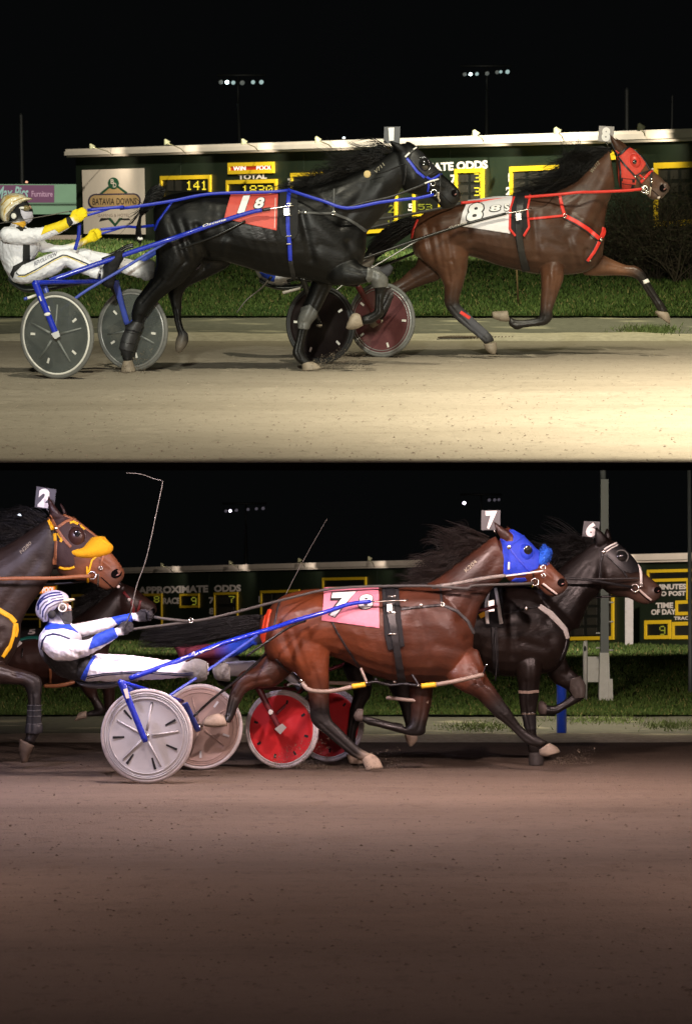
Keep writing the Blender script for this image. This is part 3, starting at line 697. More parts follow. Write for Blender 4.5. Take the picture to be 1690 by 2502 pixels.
    def shell(s, polys, off, ylo=-9, yhi=9, rim=True):
        """copy of the skin inside px polygons, lifted by off: cloth, straps, boots; y range relative to the body plane"""
        bmo = bmesh.new(); cam0 = Vector((0, 0, HC))
        for poly in polys:
            tris = tessellate_polygon([[Vector((p[0], p[1], 0)) for p in poly]])
            for tr in tris:
                T = [poly[i] if not isinstance(i, Vector) else i for i in tr]
                xs = [p[0] for p in T]; ys = [p[1] for p in T]
                ar = (T[1][0]-T[0][0])*(T[2][1]-T[0][1]) - (T[2][0]-T[0][0])*(T[1][1]-T[0][1])
                if abs(ar) < 0.01: continue
                pad = 6; inb = (s.PX[:,0] > min(xs)-pad) & (s.PX[:,0] < max(xs)+pad) & (s.PX[:,1] > min(ys)-pad) & (s.PX[:,1] < max(ys)+pad) & \
                    (s.V[:,1] > s.d + ylo) & (s.V[:,1] < s.d + yhi)
                fi = np.nonzero(inb[s.Fa].any(1))[0]
                if not len(fi): continue
                bm = bmesh.new(); mp = {}
                for i in fi:
                    vs = []
                    for k in s.F[i]:
                        if k not in mp: mp[k] = bm.verts.new(s.V[k] + s.Nn[k]*off)
                        vs.append(mp[k])
                    try: bm.faces.new(vs)
                    except ValueError: pass
                cen = [sum(xs)/3, sum(ys)/3]; cr_ = s.st.ray(*cen)
                for k in range(3):
                    a, b = s.st.ray(*T[k]), s.st.ray(*T[(k+1) % 3]); n = a.cross(b)
                    if n.dot(cr_) > 0: n = -n
                    bmesh.ops.bisect_plane(bm, geom=bm.verts[:]+bm.edges[:]+bm.faces[:], dist=1e-6, plane_co=cam0, plane_no=n.normalized(), clear_outer=True)
                t = bpy.data.meshes.new('t'); bm.to_mesh(t); bm.free(); bmo.from_mesh(t); bpy.data.meshes.remove(t)
        bmesh.ops.remove_doubles(bmo, verts=bmo.verts, dist=0.0004)
        bmesh.ops.delete(bmo, geom=[v for v in bmo.verts if not v.link_faces], context='VERTS')
        if rim and bmo.faces:
            bmesh.ops.recalc_face_normals(bmo, faces=bmo.faces); bmo.normal_update()
            nr = {}
            for v in bmo.verts:
                q = s.bvh.find_nearest(v.co)
                nr[v] = (v.co - q[0]).normalized() if q[0] is not None else v.normal
            be = [e for e in bmo.edges if e.is_boundary]
            bv = {v for e in be for v in e.verts}
            r = bmesh.ops.extrude_edge_only(bmo, edges=be)
            nv = [g for g in r['geom'] if isinstance(g, bmesh.types.BMVert)]
            for v in nv:
                q = s.bvh.find_nearest(v.co)
                if q[0] is not None: v.co = q[0] - (v.co - q[0])*0.2
        if bmo.faces:
            seen = set(); isls = []
            for f0 in bmo.faces:
                if f0 in seen: continue
                st_ = [f0]; seen.add(f0); isl = []
                while st_:
                    f = st_.pop(); isl.append(f)
                    for e in f.edges:
                        for h in e.link_faces:
                            if h not in seen: seen.add(h); st_.append(h)
                isls.append(isl)
            mx = max(len(i) for i in isls); best = min((i for i in isls if len(i) > .3*mx), key=lambda i: sum(f.calc_center_median().y for f in i)/len(i))
            bs = set(best); bmesh.ops.delete(bmo, geom=[f for f in bmo.faces if f not in bs], context='FACES')
        vs = [tuple(v.co) for v in bmo.verts]; ix = {v: i for i, v in enumerate(bmo.verts)}
        fs = [tuple(ix[v] for v in f.verts) for f in bmo.faces]; bmo.free()
        return Geo().add(vs, fs)
    def band(s, pts, w, off, ylo=-9, yhi=9, closed=False):
        """strap of pixel width w along pts (px) laid on the skin"""
        P = [np.array(p, float) for p in pts]; n = len(P); L = []; R_ = []
        for i in range(n):
            t0 = P[i] - P[i-1] if i > 0 else P[1] - P[0]; t1 = P[i+1] - P[i] if i < n-1 else P[-1] - P[-2]
            t0 = t0/np.linalg.norm(t0); t1 = t1/np.linalg.norm(t1); t = t0 + t1; t = t/np.linalg.norm(t); nn = np.array([-t[1], t[0]])
            c = max(0.4, float(np.dot(nn, np.array([-t1[1], t1[0]])))); ww = (w[i] if isinstance(w, (list, tuple)) else w)/2/c
            L.append(P[i] + nn*ww); R_.append(P[i] - nn*ww)
        return s.shell([[tuple(L[i]), tuple(L[i+1]), tuple(R_[i+1]), tuple(R_[i])] for i in range(n-1)], off, ylo, yhi)
    def decal(s, q, txt, off, bold=0.03, cuts=2, shear=0.0):
        """flat print laid on the skin; q = TL TR BR BL px"""
        v, f, a, _ = text_mesh(txt, bold, shear); bm = bmesh.new(); vs = [bm.verts.new((x, y, 0)) for x, y in v]
        for t in f:
            try: bm.faces.new([vs[i] for i in t])
            except ValueError: pass
        le = [e for e in bm.edges if e.calc_length() > 0.2]
        if le: bmesh.ops.subdivide_edges(bm, edges=le, cuts=cuts)
        bmesh.ops.triangulate(bm, faces=bm.faces); bm.verts.index_update()
        out = [s.hit(*quad_map(q, x.co.x, x.co.y), off) for x in bm.verts]; fs = [tuple(x.index for x in q_.verts) for q_ in bm.faces]; bm.free()
        return Geo().add(out, fs)
    def patch(s, pts, off):
        return s.shell([pts], off)

def hair(roots, flow, n, length, spread, rad, seed, gravity=0.0, wave=0.02, seg=9, per=11):
    """tapered strands gathered in locks; roots = polyline, flow = fn(t)->direction, length = fn(t)"""
    rg = np.random.RandomState(seed); g = Geo(); R = np.array([tuple(p) for p in roots]); m = len(R)
    for i in range(max(1, n//per)):
        t = rg.rand(); x = t*(m-1); k = min(int(x), m-2); p = Vector(R[k]*(1-(x-k)) + R[k+1]*(x-k)) + Vector(rg.randn(3)*0.010)
        d = Vector(flow(t)) + Vector(rg.randn(3)*spread); L = length(t)*(0.5 + 0.65*rg.rand()); ph = rg.rand(3)*6.28; am = wave*(0.4 + rg.rand()); w1 = rg.randn(3)*0.12
        loose = rg.rand() < 0.15
        for s_ in range(per):
            dd = (d + Vector(rg.randn(3)*(0.12 if loose else 0.035))).normalized(); q = p + Vector(rg.randn(3)*0.009); o = Vector(rg.randn(3)*0.010); Ls = L*(0.75 + 0.35*rg.rand()); pts = []
            for j in range(seg):
                u = j/(seg-1); bell = math.sin(math.pi*min(1, u*1.1))
                pts.append(q + o*bell*1.2 + Vector((math.sin(u*5 + ph[0])*am*u, math.sin(u*4 + ph[1])*am*u, math.sin(u*6 + ph[2])*am*u)))
                dd = (dd + Vector(w1)*1.05/seg + Vector((0, 0, -gravity/seg))).normalized(); q = q + dd*Ls/(seg-1)
            r = rad*(0.6 + 0.8*rg.rand())
            g.tube(pts, [r*(1 - 0.9*(j/(seg-1))**1.4) for j in range(seg)], 3, caps=False)
    return g
M_HAIR = mat('horse_hair', (0.0035, 0.0032, 0.003), 0.42, var=0.2, scale=40, spec=0.3)
M_HAIRB = mat('horse_hair_brown', (0.010, 0.0065, 0.005), 0.42, var=0.2, scale=40, spec=0.3)
M_BLKL = mat('black_leather', (0.012, 0.012, 0.013), 0.42, var=0.25, scale=40, bump=0.15, spec=0.5)
M_BLKC = mat('black_cloth', (0.014, 0.014, 0.015), 0.8, var=0.2, scale=60, bump=0.2, spec=0.3)
M_STEEL = mat('steel', (0.62, 0.60, 0.55), 0.22, metal=1.0, var=0.1, scale=30)
M_BLUE = mat('blue_strap', (0.012, 0.030, 0.42), 0.42, var=0.12, scale=30, spec=0.5)
M_RED = mat('red_strap', (0.62, 0.035, 0.025), 0.45, var=0.10, scale=30, spec=0.4)
M_WHT = mat('white_leather', (0.70, 0.68, 0.64), 0.5, var=0.1, scale=30)
M_TAN = mat('tan_leather', (0.26, 0.10, 0.04), 0.5, var=0.15, scale=30)
M_YLW = mat('yellow_strap', (0.80, 0.42, 0.005), 0.6, var=0.1, scale=30)
M_NOSE = mat('nostril', (0.004, 0.003, 0.003), 0.95, spec=0.02, var=0.2, scale=20)
M_PINKN = mat('nostril_pink', (0.16, 0.06, 0.05), 0.4, var=0.2, scale=20)
M_TEETH = mat('lip_pale', (0.55, 0.47, 0.42), 0.4, var=0.2, scale=20)
M_CUP = mat('blinker_gloss', (0.010, 0.010, 0.010), 0.12, var=0.1, spec=0.7, coat=0.6)
def ring3(st, c, x, y, r, d, tube, n=14, squash=1.0):
    k = CR[c][2]*FPX/d; ce = st.P(*cr(c, x, y), d); g = Geo()
    pts = [ce + Vector((math.cos(a)*r/k*squash, 0.004*math.sin(a), math.sin(a)*r/k)) for a in [2*math.pi*i/n for i in range(n)]]
    rings = []
    for i in range(n):
        t = (pts[(i+1) % n] - pts[i-1]).normalized(); o = (pts[i] - ce).normalized(); w = t.cross(o)
        rings.append([pts[i] + (o*math.cos(b) + w*math.sin(b))*tube for b in [2*math.pi*j/6 for j in range(6)]])
    rings.append(rings[0]); return g.rings(rings, False)
def smooth_px(st, c, pts, dep, m=5):
    """px polyline in crop c with depth per point -> smooth 3d polyline"""
    A = [(*st.P(*cr(c, p[0], p[1]), (p[2] if len(p) > 2 else dep)),) for p in pts]
    return [Vector(q) for q in catmull(A, m)]
def head_plate(B, th, c, quad, txt, tq, d, mcol, wcol, bold=0.05, stem=None):
    st = B.st
    f = Geo().hexa([st.P(*cr(c, *p), d) for p in quad], [st.P(*cr(c, *p), d + 0.012) for p in quad])
    o = th.part('head_number', f, mcol, smooth=False)
    v, ff, a, _ = text_mesh(txt, bold); q = [cr(c, *p) for p in tq]
    th.part('numeral', Geo().add([st.P(*quad_map(q, x, y), d - 0.003) for x, y in v], ff), wcol, parent=o, smooth=False)
    if stem: th.part('number_clip', Geo().tube([st.P(*cr(c, *p), d + 0.02) for p in stem], 0.006, 6), M_STEEL, parent=o)
M_PLATE = mat('plate_grey', (0.055, 0.056, 0.06), 0.5, var=0.05); M_PLATED = mat('plate_dark', (0.035, 0.035, 0.045), 0.5, var=0.05); M_PLATEW = mat('plate_pale', (0.30, 0.28, 0.27), 0.5, var=0.05)
M_NUM = mat('numeral_white', (0.82, 0.80, 0.78), 0.5, var=0.03); M_NUMB = mat('numeral_black', (0.014, 0.014, 0.014), 0.5)
# ================================================================== horse 1: black trotter on the upper track
K1 = (0.0022, 0.0021, 0.0020); K1b = (0.005, 0.0045, 0.004); HOOF = (0.22, 0.18, 0.135); BOOT = (0.02, 0.02, 0.022)
def ears(B, c, near, far, col):
    for e, lat in ((near, -0.055), (far, 0.055)):
        if e: B.loft(c, [(*q, w) for q, w in zip(e, (0.030, 0.034, 0.024, 0.006))], col, lat, lat)
d1 = 24.2
B1 = Body(U, d1)
B1.loft('B', [(228,470,222,620,.09),(246,420,232,740,.19),(300,388,292,820,.26),(420,362,420,850,.295),(560,358,560,830,.30),(700,366,690,838,.305),(850,374,850,882,.31),
              (1000,374,1000,928,.30),(1120,350,1140,950,.275),(1245,325,1245,955,.245),(1395,352,1395,1000,.22),(1535,470,1545,985,.19),(1630,560,1630,880,.13),(1668,640,1662,760,.06)], [K1], e=0.94)
B1.loft('C', [(120,500,520,930,.17),(330,455,620,790,.145),(500,405,705,700,.115),(650,335,780,600,.092),(775,250,855,480,.08),(835,215,870,420,.07)], [K1])
B1.loft('C', [(800,215,815,330,.05),(860,195,815,400,.085),(935,215,838,478,.098),(1000,280,872,532,.10),(1055,340,960,553,.088),(1112,398,1035,572,.068),(1178,455,1082,600,.056),(1222,498,1108,632,.056),(1246,540,1140,648,.05),(1243,585,1195,640,.03)], [K1, K1, K1b])
ears(B1, 'C', [(835,275,890,235),(795,235,850,205),(770,200,805,190),(752,172,760,176)], [(900,215,940,210),(875,200,905,190),(868,192,888,184),(866,186,872,184)], K1)
# hind legs: near one pushed back on the ground, far one lifted
B1.loft('B', [(600,620,240,600,.15),(590,770,225,760,.16),(500,890,228,860,.14),(395,995,200,945,.105),(300,1062,140,1030,.078),(215,1140,82,1110,.058),(160,1205,66,1190,.048)], K1, -0.13, -0.13)
B1.loft('A', [(1040,900,915,905,.055),(1000,960,900,975,.048),(985,1010,905,1030,.040),(960,1080,868,1060,.042),(930,1150,835,1130,.046),(912,1215,820,1205,.050),(902,1265,836,1255,.042),(905,1300,848,1300,.040)], [K1, K1, BOOT, BOOT, K1], -0.13, -0.11)
B1.hoof('A', [(908,1290,845,1295,.042),(925,1335,832,1340,.056),(934,1366,828,1372,.060)], HOOF, -0.11, -0.11)
B1.loft('B', [(760,700,330,700,.13),(745,850,300,880,.13),(590,945,298,975,.11),(450,1010,305,1050,.08),(408,1085,322,1105,.055),(405,1160,338,1165,.044),(402,1230,352,1235,.036),(420,1300,368,1300,.036),(446,1340,378,1332,.042),(455,1375,385,1372,.036)], K1, 0.14, 0.12)
B1.loft('A', [(1292,1120,1222,1108,.038),(1288,1170,1205,1150,.050),(1262,1215,1200,1205,.046),(1235,1240,1208,1238,.02)], [BOOT, HOOF], 0.12, 0.12)
# fore legs: near one folded, far one on the ground
B1.loft('C', [(430,960,300,1100,.06,-.09),(520,1000,400,1165,.082,-.14),(600,1045,545,1165,.066),(660,1062,610,1150,.055),(735,1115,630,1130,.055),(742,1165,655,1185,.046),(728,1230,660,1230,.036),(718,1300,660,1295,.036),(722,1365,655,1340,.042),(690,1400,640,1352,.04),(640,1432,600,1372,.036),(575,1440,570,1378,.034)], [K1, K1, K1b, K1b], -0.17, -0.14)
B1.hoof('C', [(580,1445,560,1372,.036),(530,1470,535,1360,.05),(480,1472,500,1370,.048),(462,1462,470,1430,.02)], HOOF, -0.14, -0.14)
B1.loft('C', [(430,1000,240,1080,.10),(395,1130,225,1150,.085),(345,1220,195,1240,.062),(300,1310,165,1310,.056),(262,1375,150,1370,.056),(215,1430,140,1420,.046),(195,1500,130,1490,.038),(178,1570,115,1560,.038),(178,1630,95,1625,.044),(215,1680,110,1668,.042),(240,1705,150,1710,.04)], [K1, K1, K1b, K1b], 0.15, 0.12)
B1.hoof('C', [(215,1690,160,1705,.04),(262,1705,162,1748,.055),(296,1738,165,1755,.058)], HOOF, 0.12, 0.12)
# muscles
for a in (('C',925,430,55,60,0,-.06,.045), ('C',1075,470,70,12,-35,-.055,.02), ('C',1215,545,26,36,0,-.035,.025),): B1.blob(*a)
B1.finish(0.0105, 4, ('B', (1130,350), (222,640), (1365,960)))
T1 = Thing(U, 'black_horse', 'black trotting horse with blue reins and red saddle pad numbered 1', 'horse', (*U.G(560, 900)[:2], 0))
B1.attach(T1, 'body', coat_mat('coat_black', 0.22, 0.42))
# ================================================================== horse 8: bay on the upper track
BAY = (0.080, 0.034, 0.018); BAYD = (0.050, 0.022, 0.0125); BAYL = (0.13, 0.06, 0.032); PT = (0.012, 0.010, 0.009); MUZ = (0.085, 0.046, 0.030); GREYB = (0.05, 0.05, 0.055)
d8 = 26.2
B8 = Body(U, d8)
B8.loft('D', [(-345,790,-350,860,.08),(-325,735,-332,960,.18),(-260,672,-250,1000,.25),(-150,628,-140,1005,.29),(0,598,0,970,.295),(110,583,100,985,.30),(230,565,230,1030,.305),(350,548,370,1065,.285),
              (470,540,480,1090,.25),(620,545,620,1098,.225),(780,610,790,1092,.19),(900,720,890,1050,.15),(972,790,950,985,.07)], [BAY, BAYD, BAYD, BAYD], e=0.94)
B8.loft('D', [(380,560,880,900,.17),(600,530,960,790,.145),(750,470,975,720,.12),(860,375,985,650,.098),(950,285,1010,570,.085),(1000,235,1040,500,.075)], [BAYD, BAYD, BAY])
B8.loft('O', [(470,330,400,560,.05),(560,400,400,760,.085),(690,480,425,1000,.098),(820,575,480,1180,.10),(930,700,640,1240,.088),(1020,820,790,1260,.070),(1110,895,890,1285,.060),(1210,985,970,1330,.056),(1310,1085,1020,1390,.056),(1385,1160,1110,1410,.05),(1375,1240,1230,1395,.03)], [BAY, BAYL, MUZ, (0.06,0.045,0.04)])
ears(B8, 'O', [(380,520,580,450),(320,380,470,350),(295,270,370,280),(273,182,283,188)], [(500,400,600,420),(430,330,520,350),(380,270,420,290),(358,222,366,226)], BAYD)
B8.loft('C', [(1290,800,930,820,.15),(1300,940,960,970,.15),(1292,1060,1080,1080,.11),(1264,1170,1130,1170,.08),(1242,1245,1133,1255,.062),(1240,1295,1142,1315,.05),(1285,1345,1210,1400,.042),(1350,1412,1290,1467,.042),(1420,1475,1365,1527,.044),(1455,1505,1400,1560,.047),(1480,1550,1408,1572,.04)], [BAY, BAY, BAYD, PT, GREYB, GREYB, PT], -0.13, -0.12)
B8.hoof('C', [(1490,1560,1402,1572,.045),(1494,1600,1420,1614,.052),(1488,1640,1455,1640,.035)], HOOF, -0.12, -0.12)
B8.loft('C', [(1170,940,960,940,.13),(1125,1110,940,1030,.10),(1000,1165,900,1060,.075),(900,1205,840,1120,.055),(835,1245,770,1160,.05),(800,1275,728,1195,.046),(772,1325,700,1260,.04),(740,1372,668,1320,.04),(705,1412,640,1370,.042)], [BAYD, BAYD, PT, PT], 0.13, 0.12)
B8.hoof('C', [(710,1410,640,1372,.042),(680,1445,622,1410,.05),(650,1462,628,1450,.03)], HOOF, 0.12, 0.12)
B8.loft('D', [(690,940,540,960,.06,-.08),(690,1050,530,1060,.085,-.12),(690,1120,533,1120,.082,-.14),(662,1200,535,1200,.066),(630,1290,530,1290,.055),(613,1345,527,1345,.054),(614,1392,522,1372,.05),(570,1440,515,1388,.044),(480,1452,468,1400,.037),(410,1462,398,1408,.037),(368,1476,345,1398,.043),(312,1440,322,1378,.038)], [BAY, BAY, PT, PT, PT], -0.15, -0.12)
B8.hoof('D', [(320,1418,306,1343,.04),(262,1416,265,1345,.05),(206,1396,200,1350,.036)], HOOF, -0.12, -0.12)
B8.loft('D', [(960,960,830,1100,.11),(1040,1000,930,1105,.09),(1120,1030,1050,1102,.068),(1180,1035,1130,1107,.057),(1235,1070,1175,1120,.055),(1264,1125,1205,1145,.046),(1302,1185,1250,1215,.037),(1342,1250,1290,1270,.037),(1372,1290,1308,1302,.043),(1392,1325,1325,1332,.04),(1406,1350,1333,1348,.04)], [BAYL, BAYL, PT, PT, PT, PT], 0.14, 0.12)
B8.hoof('D', [(1405,1355,1325,1343,.042),(1418,1395,1313,1355,.052),(1416,1436,1335,1382,.045)], HOOF, 0.12, 0.12)
for a in (('O',560,900,120,220,0,-.055,.05), ('O',1000,1060,190,30,-40,-.05,.022), ('O',1290,1160,70,80,0,-.035,.026), ('O',1130,1330,110,60,10,-.02,.034),): B8.blob(*a)
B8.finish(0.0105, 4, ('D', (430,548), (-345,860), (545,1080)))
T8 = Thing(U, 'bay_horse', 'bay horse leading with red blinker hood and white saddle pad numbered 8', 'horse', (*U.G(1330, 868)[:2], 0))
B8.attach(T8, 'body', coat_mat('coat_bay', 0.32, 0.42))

# ================================================================== horse 7: red bay pacer on the lower track
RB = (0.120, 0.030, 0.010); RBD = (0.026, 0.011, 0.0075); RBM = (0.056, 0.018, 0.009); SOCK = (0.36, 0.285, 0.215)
d7 = 24.8
B7 = Body(LO, d7)
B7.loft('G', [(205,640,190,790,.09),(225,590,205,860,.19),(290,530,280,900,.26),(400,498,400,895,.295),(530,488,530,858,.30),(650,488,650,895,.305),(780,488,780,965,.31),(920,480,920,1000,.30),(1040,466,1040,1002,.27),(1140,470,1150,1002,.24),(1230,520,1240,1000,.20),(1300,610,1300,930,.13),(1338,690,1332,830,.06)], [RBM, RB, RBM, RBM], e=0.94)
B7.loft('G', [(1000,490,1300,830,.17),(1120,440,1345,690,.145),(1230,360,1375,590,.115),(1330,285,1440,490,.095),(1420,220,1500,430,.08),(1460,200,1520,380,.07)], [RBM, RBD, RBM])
B7.loft('R', [(270,205,200,300,.05),(320,220,215,430,.085),(390,262,228,560,.098),(450,320,290,632,.10),(515,385,390,640,.088),(575,455,455,655,.07),(620,500,500,670,.06),(670,550,535,700,.056),(712,590,565,728,.056),(738,630,610,745,.05),(735,680,665,738,.03)], [RBM, RB, (0.10,0.04,0.022), (0.045,0.028,0.022)])
ears(B7, 'R', [(215,292,300,272),(178,240,272,222),(158,190,208,182),(142,136,149,141)], [(265,225,300,225),(255,205,285,205),(250,190,270,190),(246,178,252,178)], RBD)
B7.loft('G', [(560,700,200,760,.15),(548,860,240,870,.15),(545,960,360,950,.12),(548,1040,420,1030,.085),(547,1110,440,1110,.066),(552,1170,440,1182,.056),(565,1212,462,1235,.05),(605,1252,530,1292,.042),(662,1310,600,1352,.039),(722,1365,655,1397,.041),(757,1385,688,1418,.045),(790,1402,722,1432,.04)], [RB, RB, RBM, PT, PT, PT, PT, SOCK], -0.13, -0.12)
B7.hoof('G', [(775,1390,722,1424,.042),(818,1420,740,1462,.052),(843,1470,748,1482,.054)], SOCK, -0.12, -0.12)
B7.loft('F', [(1480,640,1250,540,.10),(1330,775,1190,640,.105),(1210,790,1110,668,.078),(1130,815,1070,705,.06),(1085,885,1020,800,.05),(1062,940,1000,880,.044),(1040,992,985,960,.04),(1018,1032,968,1010,.04)], [RBM, RBM, PT, PT], 0.06, -0.05)
B7.hoof('F', [(1000,1047,975,978,.04),(930,1057,930,963,.05),(850,1052,860,985,.045),(824,1032,835,1010,.02)], SOCK, -0.05, -0.05)
B7.loft('H', [(180,1220,-40,1320,.07,-.08),(215,1320,-10,1420,.09,-.12),(240,1398,62,1480,.092,-.14),(300,1480,168,1532,.076),(352,1560,240,1602,.06),(388,1605,288,1652,.056),(417,1655,343,1692,.046),(462,1715,400,1742,.039),(522,1760,458,1802,.041),(582,1790,498,1832,.046),(632,1815,560,1852,.04)], [RB, RBM, PT, PT, PT, PT], -0.15, -0.13)
B7.hoof('H', [(640,1822,575,1867,.042),(690,1850,578,1897,.052),(713,1882,608,1912,.05)], HOOF, -0.13, -0.13)
B7.loft('G', [(1120,960,980,990,.09),(1112,1080,988,1080,.07),(1096,1170,993,1170,.057),(1078,1240,982,1230,.053),(1070,1285,955,1252,.05),(1010,1297,945,1228,.043),(900,1272,888,1220,.037),(810,1247,800,1198,.037),(760,1237,738,1183,.041),(722,1212,714,1172,.036)], [RBM, PT, PT, PT], 0.14, 0.12)
B7.hoof('G', [(728,1222,735,1150,.042),(695,1215,705,1148,.045),(680,1190,690,1165,.025)], (0.10,0.08,0.07), 0.12, 0.12)
for a in (('R',300,470,60,100,0,-.055,.05), ('R',560,560,90,14,-40,-.05,.022), ('R',695,635,34,36,0,-.035,.026),): B7.blob(*a)
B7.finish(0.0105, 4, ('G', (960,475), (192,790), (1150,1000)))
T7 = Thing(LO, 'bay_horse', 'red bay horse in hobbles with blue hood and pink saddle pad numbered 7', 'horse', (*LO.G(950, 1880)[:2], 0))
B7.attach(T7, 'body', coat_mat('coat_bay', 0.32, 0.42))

# ================================================================== horse 6: dark horse beyond horse 7
DK = (0.0065, 0.0042, 0.0035); DKB = (0.012, 0.007, 0.005)
d6 = 25.7
B6 = Body(LO, d6)
B6.loft('H', [(-550,930,-555,1080,.09),(-530,885,-540,1160,.19),(-450,860,-440,1200,.26),(-330,850,-320,1200,.29),(-180,848,-180,1190,.30),(-20,845,-20,1230,.30),(150,830,150,1310,.30),(310,805,310,1385,.29),(450,790,460,1390,.25),(560,830,570,1380,.22),(660,910,670,1350,.19),(735,1010,735,1280,.13),(776,1080,770,1190,.06)], [DK, DKB, DK], e=0.94)
B6.loft('R', [(470,640,830,1000,.17),(640,540,895,840,.145),(750,450,930,775,.12),(850,375,990,720,.098),(930,320,1010,640,.082),(980,300,1020,560,.07)], [DK])
B6.loft('R', [(1010,290,960,400,.05),(1060,285,965,520,.085),(1130,310,990,640,.098),(1200,370,1060,720,.10),(1265,440,1140,745,.088),(1320,520,1200,750,.07),(1370,570,1240,765,.06),(1430,620,1280,785,.056),(1478,665,1320,800,.056),(1495,700,1370,808,.05),(1480,750,1430,790,.03)], [DK, DKB, (0.07,0.038,0.026), (0.035,0.024,0.02)])
ears(B6, 'R', [(965,332,1060,292),(955,270,1032,245),(955,220,992,210),(960,182,968,186)], [(1030,292,1095,298),(1030,250,1086,255),(1040,215,1072,220),(1052,193,1061,196)], DK)
B6.loft('H', [(600,1200,410,1215,.07,-.08),(592,1300,412,1300,.09,-.12),(586,1380,425,1380,.082,-.14),(579,1450,438,1450,.067),(573,1520,442,1520,.059),(563,1590,450,1590,.056),(557,1650,460,1650,.047),(557,1710,480,1710,.041),(562,1780,492,1780,.041),(587,1840,495,1840,.047),(598,1890,505,1890,.045)], [DKB, DK, PT, PT], -0.15, -0.12)
B6.hoof('H', [(600,1885,508,1885,.045),(605,1935,505,1932,.055),(600,1968,508,1968,.058)], (0.05,0.045,0.042), -0.12, -0.12)
B6.loft('H', [(730,1220,600,1330,.10),(775,1335,660,1425,.08),(835,1388,745,1472,.062),(876,1440,775,1505,.056),(872,1525,800,1522,.05),(820,1565,785,1510,.043),(750,1602,728,1553,.037),(690,1637,678,1580,.037),(640,1642,640,1578,.043),(600,1640,612,1572,.04)], [DKB, DK, PT, PT], 0.14, 0.12)
B6.hoof('H', [(620,1642,622,1570,.042),(578,1640,592,1548,.048),(562,1605,570,1560,.03)], (0.10,0.07,0.05), 0.12, 0.12)
B6.loft('G', [(800,900,620,920,.13),(785,1000,650,1000,.12),(772,1080,680,1060,.08),(742,1130,660,1150,.06),(722,1200,655,1200,.05),(697,1270,645,1270,.043),(692,1340,640,1340,.041),(694,1390,622,1385,.045)], [DK, PT, PT], -0.13, -0.12)
B6.hoof('G', [(710,1392,640,1398,.042),(730,1420,650,1430,.05),(738,1446,660,1448,.05)], SOCK, -0.12, -0.12)
B6.loft('G', [(1000,900,820,920,.13),(1000,1060,880,1050,.085),(1012,1120,928,1120,.062),(1012,1190,950,1190,.046),(1014,1250,965,1250,.041),(1022,1290,958,1290,.042)], [DK, PT], 0.13, 0.12)
B6.hoof('G', [(1028,1288,957,1290,.043),(1030,1320,970,1326,.05),(1002,1354,985,1354,.03)], SOCK, 0.12, 0.12)
for a in (('R',1070,560,60,100,0,-.055,.05), ('R',1300,640,90,14,-40,-.05,.022), ('R',1450,700,34,36,0,-.035,.026),): B6.blob(*a)
B6.finish(0.0115, 4, ('H', (330,800), (-555,1080), (440,1390)))
T6 = Thing(LO, 'dark_horse', 'dark brown horse with head number 6 racing beyond the red bay horse', 'horse', (*LO.G(1330, 1868)[:2], 0))
B6.attach(T6, 'body', coat_mat('coat_dark', 0.28, 0.40))

# ================================================================== horse 2: brown horse entering at the left of the lower track
BR = (0.026, 0.015, 0.011); BRD = (0.016, 0.011, 0.009); BRH = (0.19, 0.065, 0.026)
d2 = 25.3
B2 = Body(LO, d2)
B2.loft('E', [(-1250,850,-1260,1000,.09),(-1230,800,-1240,1120,.19),(-1130,760,-1120,1180,.26),(-950,745,-950,1170,.295),(-750,745,-750,1200,.30),(-550,745,-550,1270,.30),(-350,735,-350,1330,.28),(-200,735,-190,1400,.25),(-80,790,-70,1420,.22),(30,890,30,1400,.18),(110,1000,100,1300,.11),(148,1085,140,1200,.05)], [BR], e=0.94)
B2.loft('E', [(-330,640,60,1330,.18),(-150,600,130,1130,.155),(20,540,215,960,.13),(170,450,320,820,.108),(290,370,385,690,.092),(345,330,420,600,.075)], [BR, BRD])
B2.loft('Q', [(500,480,400,720,.055),(600,520,420,900,.088),(720,575,440,1120,.10),(860,690,480,1330,.103),(980,780,700,1440,.09),(1100,890,860,1450,.073),(1200,1000,960,1480,.062),(1290,1110,1040,1520,.058),(1370,1220,1090,1550,.058),(1425,1320,1160,1575,.052),(1405,1420,1290,1560,.03)], [BRD, BR, BRH, (0.14,0.05,0.022), (0.04,0.024,0.02)])
ears(B2, 'Q', [(370,522,560,532),(350,440,492,452),(333,340,432,372),(324,228,350,240)], [(540,472,612,512),(513,400,572,420),(499,350,532,362),(494,336,501,340)], (0.030,0.014,0.013))
B2.loft('T', [(-300,600,-300,1060,.11),(0,690,0,1000,.09),(200,755,200,1005,.068),(400,815,320,1015,.058),(570,890,370,1065,.057),(606,1010,368,1095,.052),(598,1130,388,1135,.047),(590,1280,400,1280,.043),(590,1420,382,1420,.043),(602,1560,368,1560,.047),(602,1660,363,1660,.047),(535,1745,368,1745,.043),(492,1850,330,1790,.042)], [BR, BR, PT, PT, PT, PT], -0.12, -0.12)
B2.hoof('T', [(492,1870,275,1765,.046),(432,1990,276,1900,.052),(398,2105,300,2115,.045)], (0.09, 0.065, 0.045), -0.12, -0.12)
for x, lat in ((-240, .14), (-1180, -.13), (-960, .13)):
    B2.loft('E', [(x+90,1250,x-80,1250,.10),(x+65,1500,x-55,1500,.06),(x+45,1700,x-50,1700,.05),(x+35,1900,x-35,1900,.04),(x+45,2010,x-40,2010,.045),(x+60,2060,x-30,2060,.055)], [BR, PT, PT], lat, lat)
for a in (('Q',540,1000,110,200,0,-.055,.05), ('Q',1130,1180,170,26,-40,-.05,.022), ('Q',1340,1330,60,66,0,-.035,.026),): B2.blob(*a)
